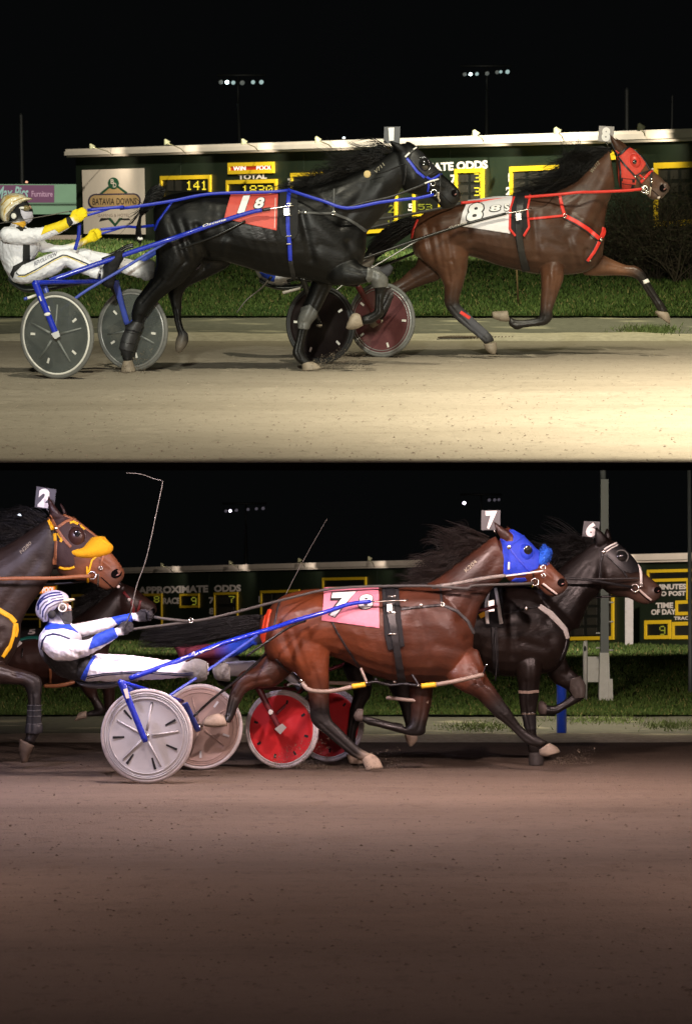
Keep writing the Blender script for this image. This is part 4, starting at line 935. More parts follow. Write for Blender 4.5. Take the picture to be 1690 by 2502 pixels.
B2.finish(0.0115, 4, ('E', (-330,735), (-1260,1000), (-190,1400)))
T2 = Thing(LO, 'brown_horse', 'brown horse with yellow nose roll and head number 2 at the left edge', 'horse', (*LO.G(40, 1875)[:2], 0))
B2.attach(T2, 'body', coat_mat('coat_bay', 0.32, 0.42))

# ================================================================== dark horse behind the driver in white and blue
d5 = 27.6; CH = (0.032, 0.013, 0.009); CHD = (0.014, 0.008, 0.0066)
B5 = Body(LO, d5)
B5.loft('J', [(-980,620,-990,760,.09),(-960,560,-960,860,.19),(-880,510,-880,920,.26),(-700,482,-700,930,.29),(-450,475,-450,930,.30),(-200,472,-200,950,.30),(50,465,50,970,.30),(250,445,260,988,.27),(420,440,440,992,.23),(570,520,580,970,.19),(690,610,690,880,.12),(752,680,745,790,.06)], [CH], e=0.94)
B5.loft('J', [(250,470,700,800,.17),(450,335,760,620,.145),(600,230,820,480,.115),(740,120,860,340,.095),(840,40,890,250,.078)], [CHD])
B5.loft('J', [(880,20,800,160,.05),(950,40,820,260,.085),(1020,80,870,330,.098),(1080,130,930,360,.09),(1130,165,990,370,.075),(1180,200,1050,375,.06),(1206,245,1090,370,.05),(1200,290,1130,350,.03)], [CHD, CH, CHD])
ears(B5, 'J', [(830,50,890,20),(810,10,860,-10),(805,-30,830,-35),(800,-62,806,-60)], None, CHD)
B5.loft('J', [(640,900,450,930,.10),(640,1000,490,1010,.085),(655,1080,550,1080,.066),(700,1150,600,1160,.056),(722,1210,630,1215,.05),(690,1258,618,1205,.043),(600,1268,590,1210,.038),(535,1272,540,1220,.04)], [CH, CHD, PT, PT], -0.14, -0.12)
B5.hoof('J', [(545,1285,545,1215,.042),(480,1300,475,1228,.05),(432,1312,440,1285,.03)], (0.22,0.20,0.17), -0.12, -0.12)
for x, lat in ((740, .14), (-860, -.13), (-700, .13)):
    B5.loft('J', [(x+80,860,x-70,860,.10),(x+70,1100,x-40,1100,.06),(x+60,1300,x-30,1300,.05),(x+50,1450,x-20,1450,.04),(x+58,1560,x-20,1560,.045),(x+70,1612,x-10,1612,.055)], [CH, PT, PT], lat, lat)
B5.finish(0.016, 5, ('J', (250,445), (-990,760), (430,990)))
T5 = Thing(LO, 'dark_horse', 'dark chestnut horse in a red bridle half hidden behind the white and blue driver', 'horse', (*LO.G(150, 1842)[:2], 0))
B5.attach(T5, 'body', coat_mat('coat_bay', 0.32, 0.42))
# ================================================================== harness, hair and faces
def bnd(B, T, name, c, pts, w, off, m, ylo=-9, yhi=9, parent=None, label=None):
    k = CR[c][2]; g = B.band([cr(c, *p) for p in pts], [q/k for q in w] if isinstance(w, list) else w/k, off, ylo, yhi)
    if g.f: return T.part(name, g, m, parent, label)
def shl(B, T, name, c, poly, off, m, ylo=-9, yhi=9, parent=None, label=None):
    g = B.shell([[cr(c, *p) for p in poly]], off, ylo, yhi)
    if g.f: return T.part(name, g, m, parent, label)
def prt(B, T, txt, c, q, off, m, bold, parent, name='numeral', shear=0.0):
    T.part(name, B.decal([cr(c, *p) for p in q], txt, off, bold, 2, shear), m, parent, smooth=False)
def line(B, T, name, c, pts, r, m, dep=None, parent=None, mm=5, n=6):
    """free tube; pts (x,y,depth offset from the body plane)"""
    P = smooth_px(B.st, c, [(p[0], p[1], B.d + (p[2] if len(p) > 2 else dep)) for p in pts], 0, mm)
    return T.part(name, Geo().tube(P, r, n), m, parent)
def strp(B, T, name, segs, w, m, side=(0, 0, 1), mm=5, parent=None, t=0.004):
    """free flat strap through crops; segs = [(crop,x,y,dy),...]"""
    A = [tuple(B.st.P(*cr(c, x, y), B.d + dy)) for c, x, y, dy in segs]
    P = [Vector(q) for q in catmull(A, mm)]
    return T.part(name, Geo().strap(P, w, t, side), m, parent)
def ring(B, T, c, x, y, r, off=0.03, tube=0.005, m=None, name='bit_ring', parent=None):
    h = B.hit(*cr(c, x, y)); return T.part(name, ring3(B.st, c, x, y, r, h.y - off, tube), m or M_STEEL, parent)
def stud(B, T, c, x, y, r, m, off=0.012, name='buckle', parent=None, asp=1.0):
    h = B.hit(*cr(c, x, y)); k = CR[c][2]*FPX/h.y; p = h - Vector((0, off, 0))
    return T.part(name, Geo().ellip(p, (Vector((r/k*asp, 0, 0)), Vector((0, 0.006, 0)), Vector((0, 0, r/k))), 12, 8), m, parent)
def nostril(B, T, c, x, y, rx, ry, ang, pink=True):
    h = B.hit(*cr(c, x, y)); k = CR[c][2]*FPX/h.y; a = math.radians(ang)
    X = Vector((math.cos(a), 0.25, math.sin(a))).normalized(); Z = Vector((-math.sin(a), 0, math.cos(a)))
    o = T.part('nostril', Geo().ellip(h + Vector((0, 0.002, 0)), (X*(rx/k), Vector((0, 0.009, 0)), Z*(ry/k)), 14, 8), M_NOSE)
    g = Geo(); P = []                                   # raised rim
    for i in range(15): t = 2*math.pi*i/14; P.append(h - Vector((0, 0.003, 0)) + X*(rx/k*1.12*math.cos(t)) + Z*(ry/k*1.12*math.sin(t)))
    if pink: T.part('nostril_lining', Geo().ellip(h + Vector((0, -0.0055, 0)) - Z*(ry/k*0.4) + X*(rx/k*.1), (X*(rx/k*.38), Vector((0, 0.002, 0)), Z*(ry/k*.2)), 10, 6), M_PINKN, o)
def cup(B, T, c, x, y, rx, ry, ang, m, bulge=0.05, name='blinker_cup', pupil=None, rim=None):
    h = B.hit(*cr(c, x, y)); k = CR[c][2]*FPX/h.y; a = math.radians(ang)
    X = Vector((math.cos(a), 0, math.sin(a)))*(rx/k); Z = Vector((-math.sin(a), 0, math.cos(a)))*(ry/k)
    o = T.part(name, Geo().ellip(h + Vector((0, 0.012, 0)), (X, Vector((0, -bulge, 0)), Z), 20, 14), m)
    n = 24; rg = []
    for i in range(n + 1):
        t = 2*math.pi*i/n; p = h + Vector((0, -0.002, 0)) + X*math.cos(t)*1.04 + Z*math.sin(t)*1.04; od = (X*math.cos(t) + Z*math.sin(t)).normalized()
        rg.append([p + (od*math.cos(b) + Vector((0, 1, 0))*math.sin(b))*0.005 for b in [j*1.0472 for j in range(6)]])
    T.part('cup_rim', Geo().rings(rg, False), rim or m, o)
    if pupil:
        px_, py_, pr = pupil; u, v = (px_ - x)/rx, -(py_ - y)/ry
        q = h + Vector((0, 0.012 - bulge*math.sqrt(max(0.05, 1 - u*u - v*v)) - 0.002, 0)) + Vector(((px_-x)/k, 0, -(py_-y)/k))
        T.part('eye_hole', Geo().ellip(q, (Vector((pr/k, 0, 0)), Vector((0, 0.006, 0)), Vector((0, 0, pr/k*1.1))), 14, 8), M_CUP, o)
def mane(B, T, c, pts, n, L, flow, seed, m, rad=0.0032, spread=0.11, lat=0.0, grav=0.5, wave=0.03):
    roots = [B.st.P(*cr(c, *p), B.d + lat) for p in pts]
    return T.part('mane', hair(roots, flow, n, L, spread, rad, seed, grav, wave, 10), m)
def tail(B, T, c, pts, rads, n, seed, m, dl=0.0):
    """bundle of strands that follow a spine"""
    rg = np.random.RandomState(seed); A = np.array([(*B.st.P(*cr(c, p[0], p[1]), B.d + dl + (p[2] if len(p) > 2 else 0)), r) for p, r in zip(pts, rads)])
    S = catmull(A, 5); g = Geo(); k = len(S)
    for i in range(n):
        a, q = rg.rand()*6.283, math.sqrt(rg.rand()); e = int(k*(0.45 + 0.55*rg.rand()**0.6)); s0 = int(k*0.25*rg.rand()**2); P = []; ph = rg.rand()*6
        for j in range(s0, max(e, s0 + 4)):
            j2 = min(j, k-1); u = j2/k; w = S[j2, 3]*q*(1 + 0.25*math.sin(5*u + ph))
            P.append(Vector(S[j2, :3]) + Vector((0.3*math.cos(a)*w, math.sin(a)*w*0.7, math.cos(a)*w)) + Vector(rg.randn(3)*0.002))
        r = 0.0036*(0.6 + 0.7*rg.rand()); nn = len(P)
        g.tube(P, [r*(1 - 0.8*(j/(nn-1))**2) for j in range(nn)], 3, caps=False)
    return T.part('tail', g, m)

# ---------------------------------------------------------------- horse 1
B, T = B1, T1
mane(B, T, 'C', [(800,235),(650,335),(500,405),(350,455),(180,490)], 1092, lambda t: 0.42 - 0.14*t, lambda t: (-1, -0.10, 0.18 - 0.22*t), 11, M_HAIR, wave=0.035, grav=0.25)
mane(B, T, 'C', [(560,375),(470,400)], 90, lambda t: 0.26, lambda t: (-0.75, -0.05, 0.65), 12, M_HAIR, spread=0.22)
tail(B, T, 'A', [(1120,165),(1040,180),(985,235),(958,320),(948,400),(962,455),(968,490)], [.05,.085,.085,.075,.055,.03,.02], 900, 13, M_HAIR, -0.02)
tail(B, T, 'A', [(985,235),(930,280),(890,300),(850,320)], [.02,.10,.13,.16], 14, 14, M_HAIR, -0.02)
T.part('tail_tie', Geo().tube(smooth_px(U, 'A', [(945,452),(962,460),(978,455)], d1-0.06), 0.012, 6), M_WHT)
bnd(B, T, 'crupper_strap', 'B', [(335,430),(300,480),(240,560),(212,625)], 11, .008, M_BLUE)
p = shl(B, T, 'saddle_pad', 'B', [(742,372),(900,374),(1062,372),(1058,500),(1054,626),(940,600),(820,570),(694,545),(712,470)], .010, mat('pad_red', (0.56,0.075,0.055), 0.6, var=0.1, scale=20, bump=0.1))
def outlined(txt, c, q, o, grow):
    k = [np.array(x, float) for x in q]; cc = sum(k)/4; qq = [tuple(cc + (x - cc)*grow) for x in k]
    b_ = 0.02 if txt == '1' else .045; prt(B, T, txt, c, qq, o, M_NUMB, .11, p); prt(B, T, txt, c, q, o + .005, M_NUM, b_, p)
outlined('1', 'B', [(825,402),(872,400),(828,518),(784,512)], .014, 1.14); outlined('8', 'B', [(915,415),(978,410),(958,480),(893,484)], .014, 1.18)
bnd(B, T, 'pad_trim', 'B', [(1045,400),(1040,610)], 4, .013, M_WHT, yhi=0, parent=p)
shl(B, T, 'harness_saddle', 'B', [(1072,352),(1192,348),(1203,500),(1200,640),(1180,680),(1120,690),(1085,660),(1068,600)], .022, M_BLKC)
bnd(B, T, 'girth', 'B', [(1140,346),(1128,470),(1132,620),(1145,720),(1148,835)], 25, .030, M_BLUE, yhi=0.05); bnd(B, T, 'girth', 'B', [(1148,838),(1160,900),(1172,960)], 30, .012, M_BLKL)
for y in (440, 520, 665, 720): bnd(B, T, 'buckle', 'B', [(1120,y),(1156,y-2)], 7, .036, M_STEEL, yhi=0)
T.part('shaft_holder', Geo().hexa([U.P(*cr('B',*q), d1-.345) for q in ((1100,475),(1140,472),(1143,520),(1104,524))], [U.P(*cr('B',*q), d1-.32) for q in ((1100,475),(1140,472),(1143,520),(1104,524))]), M_STEEL, smooth=False)
G8 = mat('grey_strap', (0.05,0.05,0.05), 0.5, var=0.2)
bnd(B, T, 'breast_strap', 'B', [(1165,497),(1250,503),(1350,506),(1440,507)], 15, .012, G8, yhi=0); bnd(B, T, 'breast_strap', 'C', [(378,676),(470,712),(540,752),(606,800)], 16, .012, G8, yhi=0.1); bnd(B, T, 'breast_strap', 'C', [(380,505),(378,672)], 12, .012, G8, yhi=0)
ring(B, T, 'C', 378, 675, 12, .014, .004, name='strap_ring'); ring(B, T, 'B', 1198, 498, 10, .014, .004, name='strap_ring'); stud(B, T, 'B', 1250, 502, 10, M_STEEL)
head_plate(B, T, 'C', [(724,84),(834,82),(830,200),(720,198)], '1', [(752,90),(792,88),(790,178),(758,180)], d1 + 0.03, M_PLATE, M_NUM, .012, [(770,195),(800,250)])
shl(B, T, 'blinker_hood', 'N', [(470,590),(560,520),(700,610),(850,740),(960,900),(1010,1010),(880,1060),(740,1080),(620,960),(520,860),(420,720)], .006, M_BLKL)
cup(B, T, 'N', 700, 850, 118, 150, 12, M_CUP, .055)
bnd(B, T, 'brow_band', 'N', [(315,705),(430,600),(560,505),(600,470)], 44, .012, M_BLKL, yhi=.02); bnd(B, T, 'brow_band', 'N', [(325,690),(415,600)], 34, .016, M_WHT, yhi=0); bnd(B, T, 'brow_band', 'N', [(490,535),(560,490)], 26, .016, M_WHT, yhi=0)
bnd(B, T, 'cheek_strap', 'N', [(360,715),(440,810),(560,980),(720,1110)], 52, .011, M_BLUE, yhi=0); bnd(B, T, 'nose_band', 'N', [(755,1090),(850,1150),(930,1110),(1060,1020)], 42, .011, M_BLUE, yhi=.03)
bnd(B, T, 'cheek_strap', 'N', [(790,1180),(800,1300),(780,1400)], 36, .012, M_BLUE, yhi=0); bnd(B, T, 'cheek_strap', 'N', [(1040,900),(1035,1180),(1030,1400)], 30, .012, M_BLKL, yhi=0); bnd(B, T, 'throat_strap', 'N', [(330,860),(330,1050),(280,1260)], 30, .008, M_BLKL, yhi=0)
bnd(B, T, 'over_strap', 'N', [(740,1080),(860,1010),(980,950)], 22, .014, M_BLKL, yhi=0)
ring(B, T, 'N', 905, 1410, 62, .025, .006); ring(B, T, 'N', 885, 1225, 46, .03, .005)
line(B, T, 'over_check', 'N', [(680,1240,-.15),(850,1175,-.13),(1000,1138,-.11)], .006, M_WHT); bnd(B, T, 'chin_chain', 'N', [(1000,1400),(985,1500),(1020,1600)], 36, .010, M_STEEL, yhi=0)
line(B, T, 'check_rein', 'C', [(1000,475,-.15),(900,515,-.19),(760,565,-.22),(600,600,-.25),(460,640,-.28)], .009, M_BLKL)
nostril(B, T, 'N', 1320, 1420, 70, 75, 30)
bnd(B, T, 'mouth_line', 'N', [(1060,1440),(1150,1540),(1260,1640),(1340,1620)], 9, .002, M_NOSE, yhi=0)
stud(B, T, 'C', 608, 408, 25, mat('pom_cream', (0.55,0.42,0.2), 0.8, var=0.2, scale=60, bump=0.4), .01, 'ear_plug')
line(B, T, 'ear_cord', 'C', [(630,405,-.12),(730,388,-.12),(800,360,-.11),(868,335,-.10)], .003, M_BLKC)
prt(B, T, 'V711', 'C', [(655,385),(715,330),(728,350),(665,408)], .003, mat('freeze_mark', (0.30,0.27,0.2), 0.8), .0, None, 'neck_mark')
strp(B, T, 'rein', [('N',900,1450,-.10),('N',500,1540,-.16),('C',920,575,-.19),('C',700,600,-.24),('C',470,640,-.29),('C',300,590,-.29),('C',80,520,-.22),('B',1140,350,-.14),('B',1000,362,-.13),('B',600,375,-.20),('B',330,425,-.30),('B',0,474,-.42),('A',840,240,-.50),('A',600,262,-.54)], .024, M_BLUE)
strp(B, T, 'rein', [('A',585,302,-.56),('A',680,275,-.53),('A',772,246,-.50),('A',810,248,-.5)], .018, M_BLUE); strp(B, T, 'rein', [('A',545,350,-.54),('A',540,440,-.53),('A',515,535,-.52)], .028, M_BLUE, side=(1,0,0))
strp(B, T, 'rein', [('A',690,395,.0),('A',780,385,.02),('A',870,375,.05),('A',950,378,.10),('A',1100,360,.2)], .022, M_BLUE); strp(B, T, 'rein', [('A',690,425,.0),('A',760,405,.02),('A',870,372,.05)], .016, M_BLUE)
KB = mat('boot_rubber', (0.075,0.075,0.07), 0.45, var=0.25, scale=20, bump=0.2)
shl(B, T, 'knee_boot', 'C', [(155,1320),(215,1300),(268,1350),(262,1400),(205,1475),(135,1465),(128,1420)], .014, KB, ylo=0); shl(B, T, 'knee_boot', 'C', [(610,1045),(700,1060),(752,1120),(748,1180),(640,1190),(600,1130)], .012, KB, yhi=0)
shl(B, T, 'hind_boot', 'A', [(888,1020),(985,1040),(965,1100),(858,1075)], .010, BOOTM := mat('boot_black', (0.02,0.02,0.022), 0.45, var=0.2, bump=0.15), yhi=0); shl(B, T, 'hind_boot', 'A', [(855,1085),(955,1110),(912,1235),(815,1215),(828,1150)], .013, BOOTM, yhi=0)
for y0, x0, x1 in ((1090,855,955),(1160,835,935)): bnd(B, T, 'boot_strap', 'A', [(x0,y0),(x1,y0+22)], 10, .018, M_BLKL, yhi=0)

# ---------------------------------------------------------------- horse 8
B, T = B8, T8
mane(B, T, 'D', [(1005,240),(930,300),(860,375),(760,465),(640,520),(520,545)], 1344, lambda t: 0.40 + 0.12*math.sin(t*3.1), lambda t: (-1, -0.10, 0.10 - 0.25*t), 21, M_HAIR, grav=0.45, wave=0.045, rad=.0036)
mane(B, T, 'D', [(830,400),(760,455)], 150, lambda t: 0.36, lambda t: (-0.42, -0.05, 0.95), 22, M_HAIR, spread=0.13, grav=0.1, wave=0.05)
tail(B, T, 'C', [(960,740),(880,770),(790,820),(700,880),(620,950),(560,1010)], [.05,.08,.11,.12,.13,.15], 900, 23, M_HAIR, 0.0)
bnd(B, T, 'crupper_strap', 'C', [(950,715),(918,790),(906,850)], 8, .008, M_RED)
PW = mat('pad_white', (0.72,0.70,0.72), 0.6, var=0.06, scale=20, bump=0.1)
p = shl(B, T, 'saddle_pad', 'D', [(45,560),(190,560),(338,556),(332,690),(324,816),(200,796),(80,778),(-22,764),(-2,670)], .010, PW)
outlined('8', 'D', [(45,622),(150,615),(128,732),(18,738)], .015, 1.16); outlined('8', 'D', [(192,632),(262,626),(250,668),(182,672)], .015, 1.2); outlined('S', 'D', [(282,620),(318,618),(318,665),(282,668)], .015, 1.15)
shl(B, T, 'harness_saddle', 'D', [(345,535),(465,530),(448,660),(456,770),(420,832),(362,832),(322,786),(326,640)], .022, M_BLKC)
bnd(B, T, 'saddle_edge', 'D', [(350,560),(326,640),(322,782),(362,832)], 13, .030, M_RED, yhi=0); bnd(B, T, 'saddle_edge', 'D', [(462,545),(442,650),(454,770),(418,832)], 13, .030, M_RED, yhi=0)
bnd(B, T, 'girth', 'D', [(398,535),(385,700),(388,850),(402,950),(432,1075)], [56,50,46,46,52], .034, M_BLKL)
T.part('shaft_holder', Geo().hexa([U.P(*cr('D',*q), d8-.345) for q in ((362,675),(398,672),(400,722),(364,726))], [U.P(*cr('D',*q), d8-.32) for q in ((362,675),(398,672),(400,722),(364,726))]), M_STEEL, smooth=False)
for pts, w in (([(440,716),(560,704),(692,690)], 15), ([(662,545),(680,630),(698,690)], 20), ([(975,775),(962,820),(942,850)], 26)): bnd(B, T, 'breast_strap', 'D', pts, w, .012, M_RED, yhi=0.08)
bnd(B, T, 'breast_collar', 'D', [(702,694),(780,734),(860,785),(944,858)], 44, .010, M_BLKL, yhi=.1); bnd(B, T, 'breast_collar', 'D', [(706,696),(780,734),(860,785),(938,850)], 26, .016, M_RED, yhi=.1)
bnd(B, T, 'breast_strap', 'D', [(940,862),(905,935),(848,1015)], 34, .010, M_BLKL, yhi=.1); bnd(B, T, 'breast_strap', 'D', [(936,872),(905,935),(852,1005)], 20, .016, M_RED, yhi=.1)
ring(B, T, 'D', 697, 693, 13, .016, .004, name='strap_ring'); stud(B, T, 'D', 942, 855, 14, M_STEEL); stud(B, T, 'D', 870, 998, 9, M_STEEL)
head_plate(B, T, 'O', [(95,55),(372,72),(345,360),(68,332)], '8', [(150,75),(305,85),(290,345),(130,335)], d8 + 0.03, M_PLATEW, M_NUM, .06, [(215,340),(270,440)])
shl(B, T, 'blinker_hood', 'O', [(372,490),(440,545),(500,560),(590,500),(625,430),(700,470),(820,570),(930,690),(948,760),(850,900),(790,945),(775,1040),(760,1140),(690,1145),(660,1205),(560,1212),(470,1195),(438,1010),(440,840),(440,690),(400,600)], .008, mat('hood_red', (0.56,0.05,0.032), 0.7, var=0.12, scale=30, bump=0.6, bscale=22, bdist=0.012))
for pts in ([(470,1010),(600,1025),(770,1035)], [(470,1108),(620,1130),(755,1140)]): bnd(B, T, 'hood_seam', 'O', pts, 9, .011, M_BLKC, yhi=0)
for x, y in ((722,1068),(708,1172),(500,1040)): bnd(B, T, 'hood_patch', 'O', [(x-24,y),(x+24,y)], 50, .012, M_BLKC, yhi=0)
cup(B, T, 'O', 742, 705, 112, 138, 18, mat('cup_red', (0.60,0.05,0.035), 0.35, var=0.08), .05, pupil=(735,712,38))
for nm, pts, w, m in (('cheek_strap', [(440,625),(560,770),(750,975),(868,1135)], 34, M_BLKL), ('crown_strap', [(300,385),(350,490),(415,610)], 42, M_BLKL), ('brow_band', [(425,600),(510,550),(620,445),(660,420)], 36, M_BLKL), ('throat_strap', [(452,680),(475,880),(488,1200)], 34, M_BLKL),
                      ('over_strap', [(752,972),(880,915),(1030,870)], 24, M_BLKL), ('nose_band', [(845,1110),(930,1010),(1030,900),(1065,870)], 44, M_RED), ('cheek_strap', [(1055,880),(1045,1000),(1040,1170)], 34, M_BLKL), ('face_strap', [(700,440),(860,590),(960,720),(1050,880)], 18, M_BLKL), ('nose_band', [(830,950),(905,1015)], 30, M_RED)):
    bnd(B, T, nm, 'O', pts, w, .014, m, yhi=.03)
for x, y in ((430,600),(750,985),(905,1020),(1045,1030),(1045,1085)): stud(B, T, 'O', x, y, 20, M_STEEL, .018)
ring(B, T, 'O', 920, 1215, 62, .028, .007); stud(B, T, 'O', 905, 1200, 40, M_STEEL, .02, 'bit_disc'); ring(B, T, 'O', 960, 1270, 30, .03, .005)
bnd(B, T, 'chin_chain', 'O', [(1040,1170),(1020,1260),(1005,1350)], 34, .008, M_STEEL, yhi=0)
nostril(B, T, 'O', 1265, 1190, 78, 72, 35)
bnd(B, T, 'mouth_line', 'O', [(1020,1200),(1110,1270),(1190,1350),(1215,1395)], 14, .002, M_NOSE, yhi=0); stud(B, T, 'O', 1180, 1360, 30, M_TEETH, .0, 'lip')
strp(B, T, 'rein', [('O',870,1208,-.10),('O',560,1240,-.14),('O',0,1265,-.20),('D',800,532,-.24),('D',660,546,-.24),('D',400,568,-.16),('D',340,573,-.12),('C',1420,590,-.14),('C',1250,605,-.18)], .024, M_RED)
strp(B, T, 'rein', [('C',1250,605,-.18),('C',1060,652,-.25),('C',800,700,-.3),('C',560,735,-.3)], .024, G8); strp(B, T, 'rein', [('C',1230,640,.1),('C',1000,700,.1),('C',700,760,0),('C',560,800,0)], .024, G8)
prt(B, T, 'W4112', 'D', [(868,385),(925,315),(938,335),(885,405)], .003, MATS['freeze_mark'], .0, None, 'neck_mark')
bnd(B, T, 'leg_tape', 'C', [(1245,1352),(1310,1395)], 22, .006, M_RED, yhi=0); shl(B, T, 'leg_bandage', 'C', [(1262,1385),(1310,1340),(1440,1480),(1385,1540)], .004, mat('bandage_grey', (0.06,0.06,0.07), 0.85, var=0.15, bump=0.2), yhi=0)
bnd(B, T, 'leg_tape', 'D', [(1235,1150),(1278,1132)], 26, .004, M_WHT, ylo=0)

# ---------------------------------------------------------------- horse 7
B, T = B7, T7
mane(B, T, 'G', [(1420,218),(1330,285),(1240,355),(1150,425),(1060,468)], 1344, lambda t: 0.44 - 0.1*t, lambda t: (-1, -0.12, 0.42 - 0.75*t), 31, M_HAIRB, grav=0.35, wave=0.045)
tail(B, T, 'F', [(1262,330),(1180,345),(1040,370),(880,400),(700,430),(520,440),(380,445)], [.04,.06,.075,.085,.09,.09,.08], 1000, 33, M_HAIR, 0.02)
bnd(B, T, 'crupper_strap', 'G', [(214,600),(196,680),(180,760),(176,800)], 24, .010, mat('strap_orange', (0.70,0.06,0.015), 0.5), ylo=-9, yhi=0.12)
p = shl(B, T, 'saddle_pad', 'G', [(520,478),(670,476),(818,476),(820,600),(822,706),(700,690),(600,676),(505,664),(514,580)], .010, mat('pad_pink', (0.66,0.20,0.27), 0.6, var=0.1, scale=20, bump=0.1))
outlined('7', 'G', [(565,522),(695,516),(648,640),(540,646)], .015, 1.10); outlined('8', 'G', [(712,532),(788,528),(784,604),(706,608)], .015, 1.14)
shl(B, T, 'harness_saddle', 'G', [(835,470),(925,468),(940,640),(960,805),(915,820),(870,828),(850,740),(842,600)], .022, M_BLKC)
bnd(B, T, 'girth', 'G', [(880,468),(888,640),(905,740),(926,880),(945,1005)], [46,44,40,40,44], .032, M_BLKL)
for y in (530, 620, 740): bnd(B, T, 'buckle', 'G', [(868,y),(912,y-2)], 7, .040, M_STEEL, yhi=0)
T.part('shaft_holder', Geo().hexa([LO.P(*cr('G',*q), d7-.345) for q in ((862,575),(890,573),(892,612),(864,614))], [LO.P(*cr('G',*q), d7-.32) for q in ((862,575),(890,573),(892,612),(864,614))]), M_STEEL, smooth=False)
bnd(B, T, 'breast_strap', 'G', [(940,600),(1050,588),(1166,577)], 12, .012, M_BLKL, yhi=0); bnd(B, T, 'breast_strap', 'G', [(1168,577),(1250,612),(1310,670),(1345,735)], 13, .012, G8, yhi=.1); bnd(B, T, 'breast_strap', 'G', [(1155,475),(1168,575)], 11, .012, M_BLKL, yhi=0)
ring(B, T, 'G', 1168, 576, 10, .016, .004, name='strap_ring'); stud(B, T, 'G', 1050, 582, 10, M_STEEL)
bnd(B, T, 'hobble_hanger', 'G', [(548,640),(590,730),(650,830),(715,930),(728,975)], 9, .008, M_BLKL, yhi=0); bnd(B, T, 'hobble_hanger', 'G', [(250,880),(320,945),(385,990)], 10, .008, M_BLKL, yhi=0)
bnd(B, T, 'hobble_hanger', 'G', [(280,545),(262,600),(245,700)], 7, .008, M_BLKL, yhi=0)
HB = mat('hobble_plastic', (0.26,0.20,0.16), 0.4, var=0.15, scale=20); HY = mat('tape_yellow', (0.75,0.45,0.02), 0.5)
line(B, T, 'hobble', 'G', [(400,1005,-.33),(440,1045,-.36),(550,1052,-.36),(670,1028,-.34)], .019, HB, n=8); line(B, T, 'hobble', 'G', [(672,1027,-.34),(745,1014,-.33)], .022, HY, n=8)
line(B, T, 'hobble', 'G', [(1130,1016,-.33),(1260,992,-.35),(1390,960,-.30)], .019, HB, n=8); line(B, T, 'hobble', 'G', [(1052,1024,-.32),(1132,1015,-.33)], .022, HY, n=8)
line(B, T, 'hobble', 'G', [(540,1005,.2),(650,1008,.2),(770,1010,.15)], .017, HB, n=8); line(B, T, 'hobble', 'G', [(860,1086,.12),(970,1098,.10),(1090,1112,.10)], .018, HB, n=8)
line(B, T, 'hobble_strap', 'G', [(745,1012,-.33),(800,1000,-.3),(880,1018,-.25),(960,1012,-.28),(1055,1024,-.32)], .011, M_BLKL); line(B, T, 'hobble_strap', 'G', [(800,985,-.2),(830,1010,-.1),(870,1000,0),(1020,1015,.1)], .012, M_BLKL)
line(B, T, 'hobble_hanger', 'G', [(720,925,-.31),(735,960,-.33),(752,1000,-.34)], .012, HB); line(B, T, 'hobble_hanger', 'G', [(1000,960,-.30),(1020,990,-.32),(1035,1020,-.33)], .010, M_BLKL); line(B, T, 'hobble_hanger', 'G', [(1390,960,-.30),(1400,920,-.22),(1410,905,-.2)], .007, M_STEEL)
for x, y in ((752,1005),(905,1000),(1035,1022),(392,992)): T.part('buckle', Geo().ellip(LO.P(*cr('G', x, y), d7-.35), (Vector((.014,0,0)), Vector((0,.01,0)), Vector((0,0,.012))), 8, 6), M_STEEL)
head_plate(B, T, 'R', [(50,55),(202,55),(200,213),(48,213)], '7', [(82,62),(176,58),(140,205),(92,210)], d7 + 0.03, M_PLATE, M_NUM, .05, [(140,205),(170,245)])
HBL = mat('hood_blue', (0.006,0.033,0.44), 0.7, var=0.14, scale=30, bump=0.6, bscale=22, bdist=0.012)
shl(B, T, 'blinker_hood', 'R', [(196,282),(250,305),(302,300),(306,250),(272,208),(300,205),(390,258),(440,308),(505,375),(530,440),(500,520),(440,545),(400,575),(228,578),(230,440),(214,330)], .008, HBL)
shl(B, T, 'blinker_hood', 'R', [(285,622),(320,600),(400,598),(412,618),(360,636)], .008, HBL)
cup(B, T, 'R', 405, 395, 60, 68, 10, HBL, .045, pupil=(420,372,34))
g = Geo(); rg_ = np.random.RandomState(5)
rings_, cen_ = loft(LO, 'R', [(560,335,590,360,.02),(545,345,606,385,.075),(520,375,600,430,.085),(485,420,570,490,.085),(462,470,530,515,.07),(455,500,490,515,.03)], d7, 0)
T.part('nose_roll', Geo().rings(rings_), mat('fleece_blue', (0.01,0.09,0.52), 0.9, var=0.3, scale=40, bump=0.8, bscale=60))
fz = Geo()
for i in range(900):
    rr = rings_[rg_.randint(len(rings_))]; q = Vector(rr[rg_.randint(len(rr))]); c0 = sum((Vector(z) for z in rr), Vector())/len(rr); o = (q - c0).normalized()
    fz.tube([q - o*.004, q + o*.012 + Vector(rg_.randn(3)*.005)], [.003, .001], 3, caps=False)
T.part('nose_roll_fleece', fz, MATS['fleece_blue'])
for nm, pts, w, m in (('cheek_strap', [(268,352),(330,430),(400,510),(435,545)], 14, M_BLUE), ('brow_band', [(268,345),(330,300),(392,256)], 13, HBL), ('throat_strap', [(268,360),(268,440),(262,520)], 12, HBL), ('cheek_strap', [(455,540),(470,600)], 12, M_BLKL)):
    bnd(B, T, nm, 'R', pts, w, .014, m, yhi=.02)
stud(B, T, 'R', 270, 350, 18, M_STEEL, .02, 'rosette'); bnd(B, T, 'strap_end', 'R', [(268,468),(266,530)], 14, .018, M_WHT, yhi=0)
